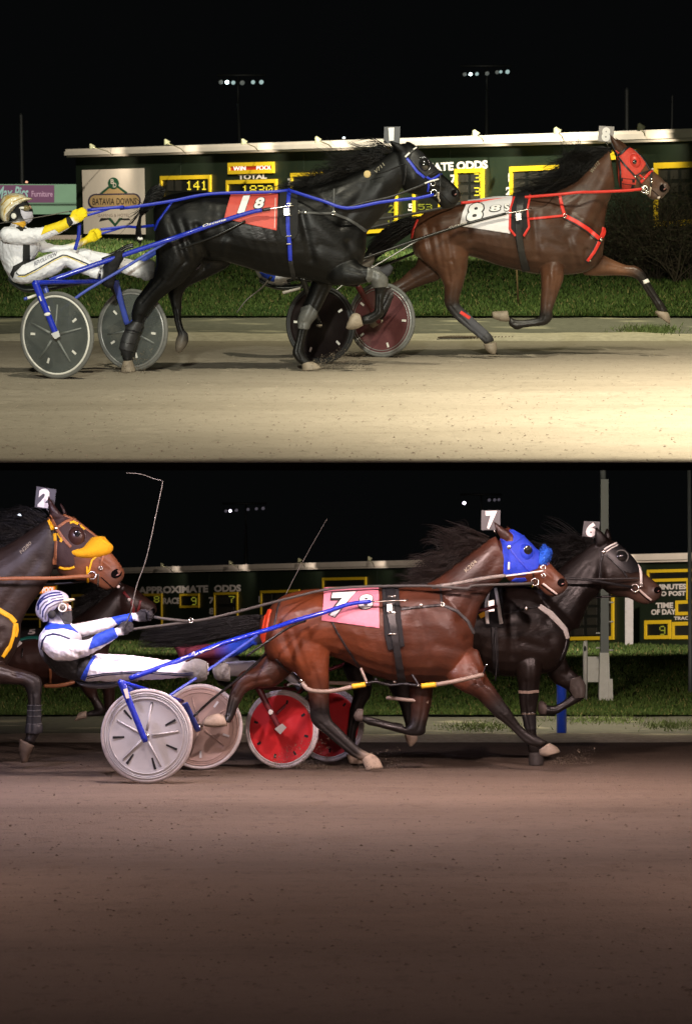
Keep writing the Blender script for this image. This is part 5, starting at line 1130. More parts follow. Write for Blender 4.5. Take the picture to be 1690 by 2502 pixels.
line(B, T, 'over_check', 'R', [(230,582,-.17),(380,562,-.16),(545,540,-.12)], .008, M_WHT); line(B, T, 'check_rein', 'G', [(1110,482,-.22),(1200,468,-.24),(1300,450,-.24),(1400,432,-.21),(1510,418,-.17)], .016, mat('rope_grey', (0.20,0.18,0.16), 0.7, var=0.4, scale=25, bump=0.8))
ring(B, T, 'R', 478, 628, 30, .028, .006); ring(B, T, 'R', 545, 576, 15, .05, .004); T.part('buckle', ring3(LO, 'R', 543, 512, 17, d7-.12, .004), M_STEEL); bnd(B, T, 'chin_strap', 'R', [(480,600),(500,680)], 12, .010, M_STEEL, yhi=0)
nostril(B, T, 'R', 690, 632, 36, 32, 30); bnd(B, T, 'lip', 'R', [(540,640),(600,685),(655,728)], 14, .004, M_TEETH, yhi=0); bnd(B, T, 'mouth_line', 'R', [(525,650),(590,700),(645,738)], 6, .006, M_NOSE, yhi=0)
strp(B, T, 'rein', [('R',470,634,-.10),('R',380,642,-.15),('R',0,655,-.22),('G',1300,488,-.24),('G',1100,475,-.24),('G',860,475,-.16),('M',1100,598,-.18),('M',960,612,-.22),('M',820,645,-.35),('M',700,676,-.5),('M',500,728,-.75),('M',330,760,-.9),('M',150,742,-1.0)], .022, mat('rein_grey', (0.045,0.042,0.038), 0.6, var=0.2, scale=20))
strp(B, T, 'rein', [('M',330,762,-.9),('M',240,775,-.95),('M',120,790,-1.05),('M',40,800,-1.1)], .020, MATS['rein_grey']); T.part('buckle', ring3(LO, 'M', 327, 757, 12, d7-.92, .004, squash=.8), M_STEEL)
prt(B, T, 'K204', 'G', [(1285,385),(1345,330),(1358,345),(1298,402)], .003, MATS['freeze_mark'], .0, None, 'neck_mark')

# ---------------------------------------------------------------- horse 6
B, T = B6, T6
mane(B, T, 'R', [(965,305),(880,355),(800,410),(700,490),(600,570)], 1092, lambda t: 0.42, lambda t: (-1, -0.12, 0.32 - 0.5*t), 41, M_HAIR, grav=0.35, wave=0.045)
head_plate(B, T, 'R', [(868,142),(996,146),(985,274),(853,270)], '6', [(890,150),(972,152),(962,268),(880,268)], d6 + 0.03, M_PLATE, M_NUM, .06, [(930,268),(960,310)])
for pts in ([(245,830),(232,930),(240,1050)], [(292,815),(312,930),(330,1050)]): bnd(B, T, 'pad_bar', 'H', pts, 22, .026, M_WHT, yhi=0)
shl(B, T, 'harness_saddle', 'H', [(225,790),(335,780),(345,940),(340,1070),(230,1070),(215,940)], .016, M_BLKC); bnd(B, T, 'pad_corner', 'H', [(190,1000),(225,980)], 30, .02, M_YLW, yhi=0)
bnd(B, T, 'girth', 'H', [(285,1070),(290,1200),(295,1400)], 40, .014, M_BLKL); T.part('shaft_holder', Geo().hexa([LO.P(*cr('H',*q), d6-.345) for q in ((245,900),(282,895),(284,965),(248,970))], [LO.P(*cr('H',*q), d6-.32) for q in ((245,900),(282,895),(284,965),(248,970))]), M_STEEL, smooth=False)
bnd(B, T, 'breast_strap', 'H', [(340,985),(450,960),(578,930)], 13, .012, M_BLKL, yhi=0); bnd(B, T, 'breast_collar', 'H', [(578,932),(650,980),(712,1045),(748,1085),(765,1145)], [28,34,30,26,20], .012, M_WHT, yhi=.1); stud(B, T, 'H', 490, 950, 14, M_STEEL)
bnd(B, T, 'breast_strap', 'H', [(765,1150),(750,1220),(715,1290)], 14, .010, M_BLKL, yhi=.1)
shl(B, T, 'blinker_hood', 'R', [(1030,345),(1130,305),(1220,380),(1290,450),(1320,540),(1240,560),(1180,540),(1100,470),(1040,410)], .006, M_BLKL); cup(B, T, 'R', 1168, 425, 52, 50, 20, M_CUP, .045, rim=mat('piping_grey', (0.12,0.12,0.11), 0.5))
for nm, pts, w, m in (('brow_band', [(1028,368),(1080,335),(1135,312)], 12, M_WHT), ('brow_band', [(1042,388),(1090,355),(1142,330)], 9, M_WHT), ('cheek_strap', [(1030,395),(1100,460),(1180,540),(1215,590)], 14, M_BLKL), ('nose_band', [(1312,480),(1328,560),(1326,660)], 15, M_WHT), ('throat_strap', [(1020,400),(1000,480),(1000,620)], 12, M_BLKL)):
    bnd(B, T, nm, 'R', pts, w, .012, m, yhi=.03)
stud(B, T, 'R', 1026, 388, 16, M_STEEL, .018, 'rosette'); ring(B, T, 'R', 1275, 676, 30, .028, .006); ring(B, T, 'R', 1328, 655, 11, .03, .004)
nostril(B, T, 'R', 1455, 692, 30, 26, 30); bnd(B, T, 'lip', 'R', [(1310,690),(1360,735),(1408,775)], 15, .004, M_TEETH, yhi=0); bnd(B, T, 'mouth_line', 'R', [(1300,700),(1350,750),(1400,785)], 6, .006, M_NOSE, yhi=0)
line(B, T, 'over_check', 'R', [(760,606,-.26),(900,605,-.24),(1100,602,-.20),(1310,598,-.13)], .007, G8)
strp(B, T, 'rein', [('R',1255,668,-.11),('R',1150,652,-.17),('R',1000,625,-.22),('R',840,606,-.26),('R',600,600,-.28),('H',250,800,-.16)], .022, M_BLKL); line(B, T, 'rein', 'R', [(1240,735,.05),(1100,742,.05),(930,752,.1)], .010, M_BLKL)
bnd(B, T, 'leg_strap', 'H', [(440,1492),(510,1496),(574,1488)], 18, .010, HB, yhi=0); bnd(B, T, 'leg_strap', 'H', [(455,1632),(510,1636),(558,1630)], 14, .010, M_STEEL, yhi=0)
shl(B, T, 'knee_boot', 'H', [(780,1410),(845,1385),(880,1450),(876,1530),(805,1535),(770,1480)], .012, mat('boot_brown', (0.05,0.042,0.036), 0.35, var=0.2), ylo=0); shl(B, T, 'leg_bandage', 'H', [(462,1640),(556,1640),(558,1740),(480,1735)], .008, M_BLKL, yhi=0)
line(B, T, 'hanging_strap', 'H', [(292,1080,-.31),(290,1200,-.32),(300,1300,-.31),(290,1420,-.30)], .006, M_BLKL); line(B, T, 'check_cord', 'R', [(780,310,0),(860,300,0),(950,298,0)], .006, M_TAN)

# ---------------------------------------------------------------- horse 2
B, T = B2, T2
mane(B, T, 'E', [(330,335),(200,430),(80,500),(-60,570),(-200,620)], 882, lambda t: 0.42, lambda t: (-1, -0.05, 0.45 - 0.6*t), 51, M_HAIR, grav=0.3, wave=0.04)
tail(B, T, 'E', [(-1240,830),(-1320,870),(-1450,950),(-1560,1020)], [.05,.08,.10,.1], 160, 52, M_HAIR)
head_plate(B, T, 'Q', [(175,105),(455,150),(420,440),(148,402)], '2', [(215,135),(392,145),(335,418),(185,395)], d2 + 0.04, M_PLATED, M_NUM, .06, [(310,410),(360,500)])
HBR = mat('hood_brown', (0.032,0.013,0.012), 0.7, var=0.12, scale=40, bump=0.15)
shl(B, T, 'blinker_hood', 'Q', [(350,510),(400,480),(540,510),(700,548),(870,690),(1010,810),(960,960),(880,1040),(700,1110),(720,1210),(700,1240),(460,1235),(420,1180),(430,900),(430,720)], .008, HBR)
cup(B, T, 'Q', 735, 820, 130, 140, 10, mat('cup_brown', (0.045,0.02,0.016), 0.3, var=0.1), .055, pupil=(760,775,46))
rings_, cen_ = loft(LO, 'Q', [(1235,930,1140,820,.02),(1262,960,1060,812,.075),(1240,1040,960,830,.092),(1130,1100,880,900,.10),(960,1135,820,960,.098),(780,1135,740,972,.088),(660,1100,680,975,.068),(615,1040,650,1000,.03)], d2, -0.035)
T.part('nose_roll', Geo().rings(rings_), mat('fleece_yellow', (0.80,0.40,0.003), 0.85, var=0.12, scale=25, bump=0.5, bscale=50))
for nm, pts, w, m in (('hood_trim', [(345,585),(420,715)], 40, M_YLW), ('hood_trim', [(432,770),(438,880)], 30, M_YLW), ('hood_trim', [(490,1260),(560,1285),(640,1280),(710,1255)], 26, M_YLW), ('hood_trim', [(650,620),(700,605),(770,635)], 30, M_YLW), ('hood_trim', [(800,650),(862,715)], 24, M_YLW), ('hood_trim', [(470,770),(530,860),(510,895)], 36, M_YLW),
                      ('crown_strap', [(350,520),(410,620),(455,710),(540,830),(600,900),(660,970)], 42, M_TAN), ('brow_band', [(470,690),(580,610),(730,545)], 36, M_TAN), ('throat_strap', [(448,880),(440,1000),(430,1220)], 36, M_TAN), ('nose_band', [(1190,1020),(1120,1100),(1095,1180),(1085,1270)], 28, M_TAN),
                      ('cheek_strap', [(1050,1080),(960,1160),(910,1340)], 24, M_YLW), ('cheek_strap', [(890,1250),(900,1480)], 26, M_YLW), ('face_strap', [(560,505),(720,570),(880,700),(1050,830)], 22, M_TAN)):
    bnd(B, T, nm, 'Q', pts, w, .014, m, yhi=.04)
ring(B, T, 'Q', 965, 1370, 55, .028, .006); ring(B, T, 'Q', 1085, 1265, 26, .028, .006, name='buckle'); stud(B, T, 'Q', 455, 705, 28, M_STEEL, .02, 'rosette'); bnd(B, T, 'chin_chain', 'Q', [(1050,1350),(1050,1450),(1035,1560)], 24, .012, M_STEEL, yhi=0)
nostril(B, T, 'Q', 1310, 1345, 85, 62, 28); bnd(B, T, 'mouth_line', 'Q', [(1090,1400),(1180,1480),(1260,1555)], 14, .003, M_NOSE, yhi=0); stud(B, T, 'Q', 1335, 1530, 24, M_TEETH, .0, 'lip')
strp(B, T, 'rein', [('Q',940,1382,-.10),('Q',780,1385,-.14),('Q',600,1400,-.18),('Q',300,1412,-.22),('Q',0,1412,-.26),('E',-100,770,-.28)], .030, M_TAN); line(B, T, 'rein', 'Q', [(980,1430,.06),(700,1475,.1),(250,1500,.15)], .012, M_BLKL)
bnd(B, T, 'breast_collar', 'T', [(-60,-90),(60,-20),(160,40),(228,120)], 60, .014, M_YLW, yhi=.12); bnd(B, T, 'breast_collar', 'T', [(225,125),(205,300),(150,470),(50,620)], 42, .014, M_YLW, yhi=.12); bnd(B, T, 'breast_collar', 'T', [(250,135),(262,230),(235,330)], 26, .014, M_YLW, yhi=.12)
shl(B, T, 'leg_bandage', 'T', [(395,1290),(592,1290),(592,1560),(372,1560)], .006, M_BLKC, ylo=-.4, yhi=.1)
for y in (1300, 1370, 1450, 1560): bnd(B, T, 'leg_tape', 'T', [(385,y),(490,y+8),(605,y-4)], 13, .010, G8, yhi=0)
shl(B, T, 'ankle_boot', 'T', [(365,1570),(608,1570),(612,1690),(500,1710),(360,1690)], .012, BOOTM, ylo=-.4, yhi=.1)
prt(B, T, 'N280', 'E', [(140,570),(215,500),(228,520),(155,592)], .003, MATS['freeze_mark'], .0, None, 'neck_mark')

# ---------------------------------------------------------------- dark horse behind
B, T = B5, T5
M_WINE = mat('strap_wine', (0.16,0.012,0.014), 0.5, var=0.1)
mane(B, T, 'J', [(850,40),(740,110),(600,220),(450,330)], 546, lambda t: 0.34, lambda t: (-1, -0.1, 0.1 - 0.4*t), 61, M_HAIR, grav=0.5)
bnd(B, T, 'brow_band', 'J', [(888,100),(925,140),(962,180)], 24, .012, M_WINE, yhi=0); bnd(B, T, 'cheek_strap', 'J', [(960,180),(980,250),(985,330)], 26, .012, M_WINE, yhi=0); stud(B, T, 'J', 945, 172, 17, M_WHT, .02, 'rosette'); bnd(B, T, 'nose_band', 'J', [(1050,180),(1030,260),(1010,360)], 20, .012, M_WINE, yhi=0)
nostril(B, T, 'J', 1165, 275, 22, 26, 30, False)
p = shl(B, T, 'saddle_pad', 'T', [(230,190),(640,130),(640,330),(560,345),(330,380),(210,480)], .012, M_BLKC); bnd(B, T, 'pad_trim', 'T', [(270,365),(380,335),(545,325)], 36, .018, mat('teal', (0.01,0.16,0.13), 0.6), yhi=0, parent=p); bnd(B, T, 'pad_trim', 'T', [(205,475),(260,430),(300,390)], 36, .018, M_WHT, yhi=0, parent=p)
prt(B, T, '5', 'T', [(415,250),(515,240),(505,310),(400,315)], .018, M_NUM, .05, p); bnd(B, T, 'girth', 'T', [(330,480),(315,620)], 14, .012, M_BLKL, yhi=0)
line(B, T, 'hobble', 'J', [(150,980,-.33),(260,980,-.35),(350,965,-.35),(432,940,-.33)], .020, M_TAN, n=8)
bnd(B, T, 'girth', 'J', [(205,820),(205,900),(200,985)], 24, .012, M_TAN, yhi=0)
# ================================================================== sulkies
M_TYRE = mat('tyre_grey', (0.13,0.13,0.12), 0.7, var=0.2, scale=30, bump=0.2); M_TYREB = mat('tyre_black', (0.02,0.02,0.02), 0.6, var=0.2, scale=30); M_TYREP = mat('tyre_pale', (0.42,0.38,0.37), 0.7, var=0.2, scale=20, bump=0.2)
M_RIM = mat('rim_white', (0.70,0.68,0.62), 0.45, var=0.08); M_RIMG = mat('rim_grey', (0.30,0.30,0.29), 0.35, metal=0.4, var=0.1)
def wheel(T, st, hub, axle, R, disc, tyre, rim, spokes=0, spk=None, marks=0, mk=None, rot=0.3, rings=(), label=None, mlen=(0.62, 0.82)):
    """disc wheel: solid moulded disc, tyre, rim line, ribs, short stripes, hub"""
    y = axle.normalized(); z = Vector((0, 0, 1)); x = y.cross(z).normalized(); z = x.cross(y)
    P = lambda r, a, o: hub + x*(r*math.cos(a)) + z*(r*math.sin(a)) - y*o
    n = 56
    def lathe(prof):
        rg = [[P(r, 2*math.pi*k/n, o) for k in range(n)] for r, o in prof]; return Geo().rings(rg, False)
    ro = R - 0.034
    prof = [(0.012,.030),(0.05,.027),(0.11,.019),(ro*0.80,.009),(ro*0.86,.014),(ro*0.93,.015),(ro,.012),(ro,-.012),(ro*0.93,-.015),(ro*.8,-.009),(.05,-.027),(.012,-.030)]
    w = T.part('wheel', lathe(prof), disc, label=label)
    T.part('tyre', lathe([(R-.036 + .018*(1-math.cos(t)), .0175*math.sin(t)) for t in [math.pi*2*i/10 for i in range(11)]]), tyre, w)
    T.part('rim', lathe([(ro-.012,.0145),(ro-.010,.0185),(ro+.002,.0185),(ro+.004,.012)]), rim, w)
    for q in rings: T.part('rim_ring', lathe([(q-.004,.010),(q-.003,.0185),(q+.003,.0185),(q+.004,.010)]), rim, w)
    for i in range(spokes):
        a = rot + 2*math.pi*i/spokes; g = Geo().tube([P(.05, a, .026), P(.12, a, .020), P(ro*.78, a, .011)], [.011, .008, .006], 6); T.part('spoke', g, spk or rim, w)
    for i in range(marks):
        a = rot + .35 + 2*math.pi*i/marks; r0, r1 = ro*mlen[0], ro*mlen[1]; b = .010/r1
        g = Geo().add([P(r0, a-b*1.1, .017), P(r1, a-b, .0165), P(r1, a+b, .0165), P(r0, a+b*1.1, .017)], [(0,1,2,3)]); T.part('marker', g, mk, w, smooth=False)
    T.part('hub', lathe([(0.002,.055),(.016,.052),(.022,.034),(.030,.030),(.030,-.03),(.016,-.05),(.002,-.055)]), M_STEEL, w)
    return w
def tube_px(T, st, name, segs, r, m, mm=4, parent=None, n=8):
    A = [tuple(st.P(*cr(c, x, y), d)) for c, x, y, d in segs]; P = [Vector(q) for q in catmull(A, mm)]
    rr = r if not isinstance(r, tuple) else [r[0] + (r[1]-r[0])*i/(len(P)-1) for i in range(len(P))]
    return T.part(name, Geo().tube(P, rr, n), m, parent)
def blade(T, st, name, a, b, wa, wb, th, m, parent=None):
    """flat tapered strut between two (crop,x,y,d) points, broad in the picture plane"""
    p, q = [st.P(*cr(c, x, y), d) for c, x, y, d in (a, b)]; t = (q - p).normalized(); s = Vector((-t.z, 0, t.x)).normalized(); y = Vector((0, th, 0)); R = []
    for u, w in ((0, wa), (.04, wa*1.12), (.5, (wa+wb)/2*.95), (.93, wb), (1, wb*.8)):
        c = p + (q - p)*u; R.append([c + s*(w*math.cos(k*.5236)) + y*math.sin(k*.5236) for k in range(12)])
    return T.part(name, Geo().rings(R), m, parent)
def hub_at(st, px, d, R): 
    q = st.P(px, 1000, d); return Vector((q.x, d, R))
M_BLUEP = mat('sulky_blue', (0.010,0.028,0.42), 0.28, var=0.10, scale=12, coat=0.3); M_BLUEL = mat('sulky_blue_pale', (0.05,0.08,0.40), 0.35, var=0.12, scale=12)
M_CARB = mat('sulky_black', (0.010,0.010,0.010), 0.3, var=0.2); M_MAR = mat('sulky_maroon', (0.11,0.012,0.016), 0.35, var=0.15, scale=15); M_ALU = mat('aluminium', (0.30,0.30,0.29), 0.4, metal=0.8, var=0.1); M_SEAT = mat('seat_vinyl', (0.012,0.016,0.014), 0.4, var=0.15)

# ---- blue sulky of horse 1
S1 = Thing(U, 'sulky', 'blue race sulky with grey disc wheels behind the black horse', 'sulky', (*U.G(200, 915)[:2], 0))
hn, hf = hub_at(U, cr('A', 398, 0)[0], 23.3, .342), hub_at(U, cr('A', 915, 0)[0], 24.3, .336); ax = hf - hn; ax.z = 0
DG = mat('disc_smoke', (0.095,0.105,0.100), 0.25, var=0.3, scale=6, alpha=0.78, dirt=((0.20,0.19,0.16), 3, 0.62)); SPG = mat('disc_rib', (0.17,0.18,0.17), 0.4, var=0.15)
wheel(S1, U, hn, ax, .342, DG, M_TYRE, M_RIM, 5, SPG, 5, M_RIM, .25, (), 'near grey wheel', mlen=(.62,.76)); wheel(S1, U, hf, ax, .336, DG, M_TYRE, M_RIMG, 5, SPG, 5, M_RIM, .8, (), 'far grey wheel', mlen=(.62,.76))
blade(S1, U, 'wheel_strut', ('A',240,752,23.14), ('A',392,1128,23.17), .026, .024, .014, M_BLUEP); S1.part('hub_plate', Geo().hexa([U.P(*cr('A',*q), 23.145) for q in ((350,1108),(402,1088),(414,1126),(378,1146))], [U.P(*cr('A',*q), 23.16) for q in ((350,1108),(402,1088),(414,1126),(378,1146))]), M_ALU, smooth=False)
S1.part('strut_badge', Geo().ellip(U.P(*cr('A', 326, 975), 23.138), (Vector((.026,0,.004)), Vector((0,.004,0)), Vector((0,0,.014))), 12, 6), M_RIM); S1.part('strut_badge', Geo().hexa([U.P(*cr('A',*q), 23.132) for q in ((268,852),(276,850),(288,884),(280,886))], [U.P(*cr('A',*q), 23.14) for q in ((268,852),(276,850),(288,884),(280,886))]), M_RIM, smooth=False)
blade(S1, U, 'wheel_strut', ('A',300,770,23.42), ('A',412,1060,23.40), .020, .018, .012, M_BLUEL); blade(S1, U, 'wheel_strut', ('A',790,745,24.02), ('A',872,1045,24.16), .026, .024, .014, M_BLUEL); blade(S1, U, 'wheel_strut', ('A',760,760,24.4), ('A',905,1070,24.42), .02, .018, .012, M_CARB)
tube_px(S1, U, 'shaft', [('A',345,745,23.52),('A',600,655,23.55),('A',850,568,23.6),('A',1150,468,23.68),('B',460,640,23.76),('B',700,555,23.82),('B',880,500,23.85),('B',952,487,23.86)], (.021,.017), M_BLUEP)
tube_px(S1, U, 'shaft_tip', [('B',945,488,23.86),('B',1050,470,23.86),('B',1168,452,23.86)], .007, M_STEEL); tube_px(S1, U, 'shaft_collar', [('B',955,486,23.86),('B',1010,477,23.86)], .014, M_BLKL)
tube_px(S1, U, 'shaft', [('A',640,740,24.05),('A',900,650,24.2),('B',300,740,24.4),('B',700,600,24.52),('B',1100,470,24.56)], (.021,.017), M_BLUEL)
tube_px(S1, U, 'brace', [('A',368,1000,23.36),('A',550,842,23.45),('A',830,672,23.58),('A',1150,474,23.69)], .012, M_BLUEL); tube_px(S1, U, 'brace', [('B',300,790,23.95),('B',450,730,23.9),('B',640,660,23.86),('B',840,560,23.86)], .009, M_CARB); tube_px(S1, U, 'brace', [('A',880,1050,24.2),('A',980,940,24.2),('A',1150,760,24.3)], .011, M_BLUEL)
tube_px(S1, U, 'cross_bar', [('A',262,760,23.3),('A',450,762,23.7),('A',620,764,24.1)], .016, M_ALU); tube_px(S1, U, 'cross_bar', [('A',236,758,23.16),('A',790,748,24.04)], .018, M_BLUEP); tube_px(S1, U, 'seat_stay', [('A',240,820,23.5),('A',420,790,23.6),('A',640,720,23.8),('A',860,610,23.9)], .010, M_CARB)
rg, _ = loft(U, 'A', [(70,715,60,745,.10),(100,740,110,790,.15),(170,775,180,826,.17),(260,778,250,825,.17),(420,765,420,800,.14),(560,750,560,775,.09)], 23.78); S1.part('seat', Geo().rings(rg), M_SEAT)
S1.part('reflector', Geo().tube([U.P(*cr('A',188,866), 23.4), U.P(*cr('A',248,846), 23.45)], .012, 6), M_RIM); S1.part('reflector', Geo().tube([U.P(*cr('A',166,872), 23.395), U.P(*cr('A',190,865), 23.4)], .0125, 6), M_BLUEL)
for lat, y0 in ((23.62, 0), (24.0, -12)): tube_px(S1, U, 'foot_rest', [('A',700,600+y0,lat),('A',800,560+y0,lat),('A',870,520+y0,lat),('A',915,510+y0,lat)], .013, M_CARB)
def shaft_text(T, st, txt, c, q, d, m):
    v, f, a, _ = text_mesh(txt, .02, .3); k = [cr(c, *p) for p in q]; T.part('lettering', Geo().add([st.P(*quad_map(k, x, y), d) for x, y in v], f), m, smooth=False)
shaft_text(S1, U, 'Oscuna', 'B', [(545,586),(705,540),(708,556),(550,602)], 23.755, M_RIM)

# ---- black sulky of horse 8
S8 = Thing(U, 'sulky', 'black race sulky with dark maroon disc wheels between the two upper horses', 'sulky', (*U.G(850, 880)[:2], 0))
hn, hf = hub_at(U, cr('C', 290, 0)[0], 25.35, .335), hub_at(U, cr('C', 705, 0)[0], 26.35, .332); ax = hf - hn; ax.z = 0
wheel(S8, U, hn, ax, .335, mat('disc_black', (0.010,0.006,0.006), 0.35, var=0.3, scale=6), M_TYREB, M_TYREB, 0, None, 5, M_RIM, .2, (.11,), 'near black wheel', mlen=(.70,.84)); wheel(S8, U, hf, ax, .332, mat('disc_maroon', (0.115,0.040,0.042), 0.4, var=0.25, scale=6, dirt=((0.16,0.12,0.10), 3, 0.6)), M_TYRE, M_RIMG, 0, None, 5, M_RIM, .9, (.11,.27), 'far maroon wheel', mlen=(.70,.84))
blade(S8, U, 'wheel_strut', ('C',165,1125,25.2), ('C',282,1425,25.25), .024, .020, .012, M_CARB); blade(S8, U, 'wheel_strut', ('C',545,1175,26.0), ('C',690,1430,26.2), .024, .022, .012, M_MAR); tube_px(S8, U, 'cross_bar', [('C',150,1130,25.25),('C',545,1170,26.1)], .016, M_CARB)
tube_px(S8, U, 'shaft', [('C',60,1140,25.45),('C',330,1065,25.55),('C',570,990,25.65),('C',970,850,25.78),('C',1240,762,25.84),('D',120,722,25.85),('D',295,678,25.86)], (.014,.012), M_CARB); tube_px(S8, U, 'shaft_tip', [('D',288,680,25.86),('D',470,644,25.86)], .006, M_STEEL)
tube_px(S8, U, 'brace', [('C',300,1290,25.45),('C',450,1160,25.55),('C',625,1058,25.65),('C',970,852,25.78)], .007, M_ALU); tube_px(S8, U, 'shaft', [('C',500,1120,26.2),('C',900,960,26.4),('D',0,800,26.5),('D',290,690,26.55)], .013, M_CARB)
shaft_text(S8, U, 'CUSTOM', 'C', [(1165,768),(1290,735),(1291,745),(1166,778)], 25.81, M_RIM)
rg, _ = loft(U, 'C', [(-130,1120,-130,1150,.12),(-60,1150,-50,1190,.16),(60,1165,60,1205,.16),(200,1150,200,1185,.12)], 25.85); S8.part('seat', Geo().rings(rg), M_SEAT); S8.part('reflector', Geo().tube([U.P(*cr('C',30,1222), 25.5), U.P(*cr('C',148,1188), 25.55)], .014, 6), M_RIM)

# ---- blue sulky of horse 7
S7 = Thing(LO, 'sulky', 'blue race sulky with large white disc wheels behind the red bay horse', 'sulky', (*LO.G(400, 1905)[:2], 0))
hn, hf = hub_at(LO, cr('F', 445, 0)[0], 23.15, .370), hub_at(LO, cr('F', 815, 0)[0], 25.0, .362); ax = hf - hn; ax.z = 0
DW = mat('disc_white', (0.42,0.42,0.43), 0.45, var=0.14, scale=5, dirt=((0.34,0.31,0.30), 2.5, 0.55)); DBR = mat('disc_white_shaded', (0.26,0.18,0.15), 0.6, var=0.25, scale=5)  # DBR: the same white disc with the horse's shade put into its colour
wheel(S7, LO, hn, ax, .370, DW, M_TYREP, DW, 5, DW, 7, M_BLKC, .15, (.295,.318), 'near white wheel', mlen=(.52,.80)); wheel(S7, LO, hf, ax, .362, DBR, M_TYREP, DBR, 5, DBR, 5, DW, .6, (.29,), 'far white wheel with its shade painted brown', mlen=(.62,.8))
blade(S7, LO, 'wheel_strut', ('F',268,738,22.98), ('F',438,1158,23.0), .026, .024, .014, M_BLUEP); S7.part('strut_badge', Geo().hexa([LO.P(*cr('F',*q), 22.962) for q in ((285,798),(312,788),(328,856),(306,862))], [LO.P(*cr('F',*q), 22.97) for q in ((285,798),(312,788),(328,856),(306,862))]), M_RIM, smooth=False)
blade(S7, LO, 'wheel_strut', ('F',330,770,23.3), ('F',460,1090,23.28), .02, .018, .012, M_BLUEL); blade(S7, LO, 'wheel_strut', ('F',705,890,24.5), ('F',800,1085,24.8), .024, .024, .014, M_BLUEL); tube_px(S7, LO, 'cross_bar', [('F',262,742,23.05),('F',690,880,24.05)], .017, M_BLUEP)
tube_px(S7, LO, 'shaft', [('F',330,722,23.4),('F',660,602,23.6),('F',940,490,23.85),('F',1300,380,24.15),('G',350,668,24.3),('G',520,620,24.4),('G',660,574,24.44),('G',775,560,24.46)], (.021,.017), M_BLUEP); tube_px(S7, LO, 'shaft_tip', [('G',770,562,24.46),('G',980,552,24.46)], .007, M_STEEL)
tube_px(S7, LO, 'brace', [('F',402,992,23.2),('F',600,842,23.35),('F',850,676,23.6),('F',1200,428,24.05)], .012, M_BLUEL); tube_px(S7, LO, 'brace', [('F',770,980,24.0),('F',900,860,24.2),('F',1100,700,24.5),('F',1300,520,24.8)], .011, M_CARB); tube_px(S7, LO, 'shaft', [('G',300,720,25.1),('G',800,600,25.15)], .018, M_BLUEL); tube_px(S7, LO, 'brace', [('G',95,860,24.36),('G',180,800,24.36),('G',330,700,24.4),('G',420,665,24.42)], .010, M_CARB)
rg, _ = loft(LO, 'J', [(440,920,450,940,.10),(500,935,520,985,.16),(620,945,640,1005,.17),(760,945,780,1000,.16),(900,930,900,965,.12),(1020,915,1020,940,.08)], 23.75); S7.part('seat', Geo().rings(rg), mat('seat_grey', (0.10,0.11,0.14), 0.4, var=0.15))
for pts in ([(670,596),(690,580),(712,574),(730,566)], [(752,560),(768,540),(775,562),(800,548)], [(815,548),(850,528),(880,522),(940,492)]): S7.part('lettering', Geo().tube(smooth_px(LO, 'F', pts, 23.60), .0045, 5), M_RIM)

# ---- maroon sulky of horse 6
S6 = Thing(LO, 'sulky', 'maroon race sulky with red disc wheels under the red bay horse', 'sulky', (*LO.G(745, 1878)[:2], 0))
hn, hf = hub_at(LO, cr('G', 288, 0)[0], 25.15, .335), hub_at(LO, cr('G', 545, 0)[0], 26.2, .332); ax = hf - hn; ax.z = 0
DR = mat('disc_red', (0.52,0.020,0.024), 0.38, var=0.15, scale=6, dirt=((0.30,0.10,0.07), 4, 0.62))
wheel(S6, LO, hn, ax, .335, DR, M_TYREP, M_TYREP, 0, None, 8, M_BLKC, .2, (), 'near red wheel', mlen=(.72,.84)); wheel(S6, LO, hf, ax, .332, DR, M_TYREP, M_TYREP, 0, None, 8, M_BLKC, .5, (), 'far red wheel', mlen=(.72,.84))
blade(S6, LO, 'wheel_strut', ('G',158,1030,24.98), ('G',282,1268,25.0), .026, .024, .014, M_MAR); S6.part('hub_plate', Geo().hexa([LO.P(*cr('G',*q), 24.975) for q in ((248,1258),(290,1228),(314,1250),(280,1288))], [LO.P(*cr('G',*q), 24.99) for q in ((248,1258),(290,1228),(314,1250),(280,1288))]), M_ALU, smooth=False)
S6.part('strut_badge', Geo().ellip(LO.P(*cr('G', 226, 1166), 24.968), (Vector((.022,0,.006)), Vector((0,.004,0)), Vector((-.004,0,.022))), 5, 4), M_RIM, smooth=False); blade(S6, LO, 'wheel_strut', ('G',470,1045,25.85), ('G',540,1262,26.0), .024, .022, .012, M_MAR)
tube_px(S6, LO, 'brace', [('G',258,1178,25.1),('G',330,1105,25.15),('G',402,1038,25.2)], .013, M_MAR); tube_px(S6, LO, 'cross_bar', [('G',150,1032,25.05),('G',470,1045,25.9)], .017, M_MAR); tube_px(S6, LO, 'shaft', [('G',60,1030,25.25),('G',400,900,25.3),('G',800,740,25.33),('H',200,960,25.34),('H',300,930,25.35)], (.018,.014), M_MAR)
tube_px(S6, LO, 'shaft', [('G',300,1020,25.9),('G',700,880,26.0),('H',290,960,26.05)], .016, M_MAR); rg, _ = loft(LO, 'G', [(-60,985,-60,1010,.10),(0,1000,10,1040,.16),(120,1000,120,1040,.16),(240,985,240,1015,.12)], 25.6); S6.part('seat', Geo().rings(rg), M_SEAT)
S6.part('seat_trim', Geo().tube(smooth_px(LO, 'G', [(318,1020),(345,1008),(395,1022)], 25.4), .012, 6), M_RIM)

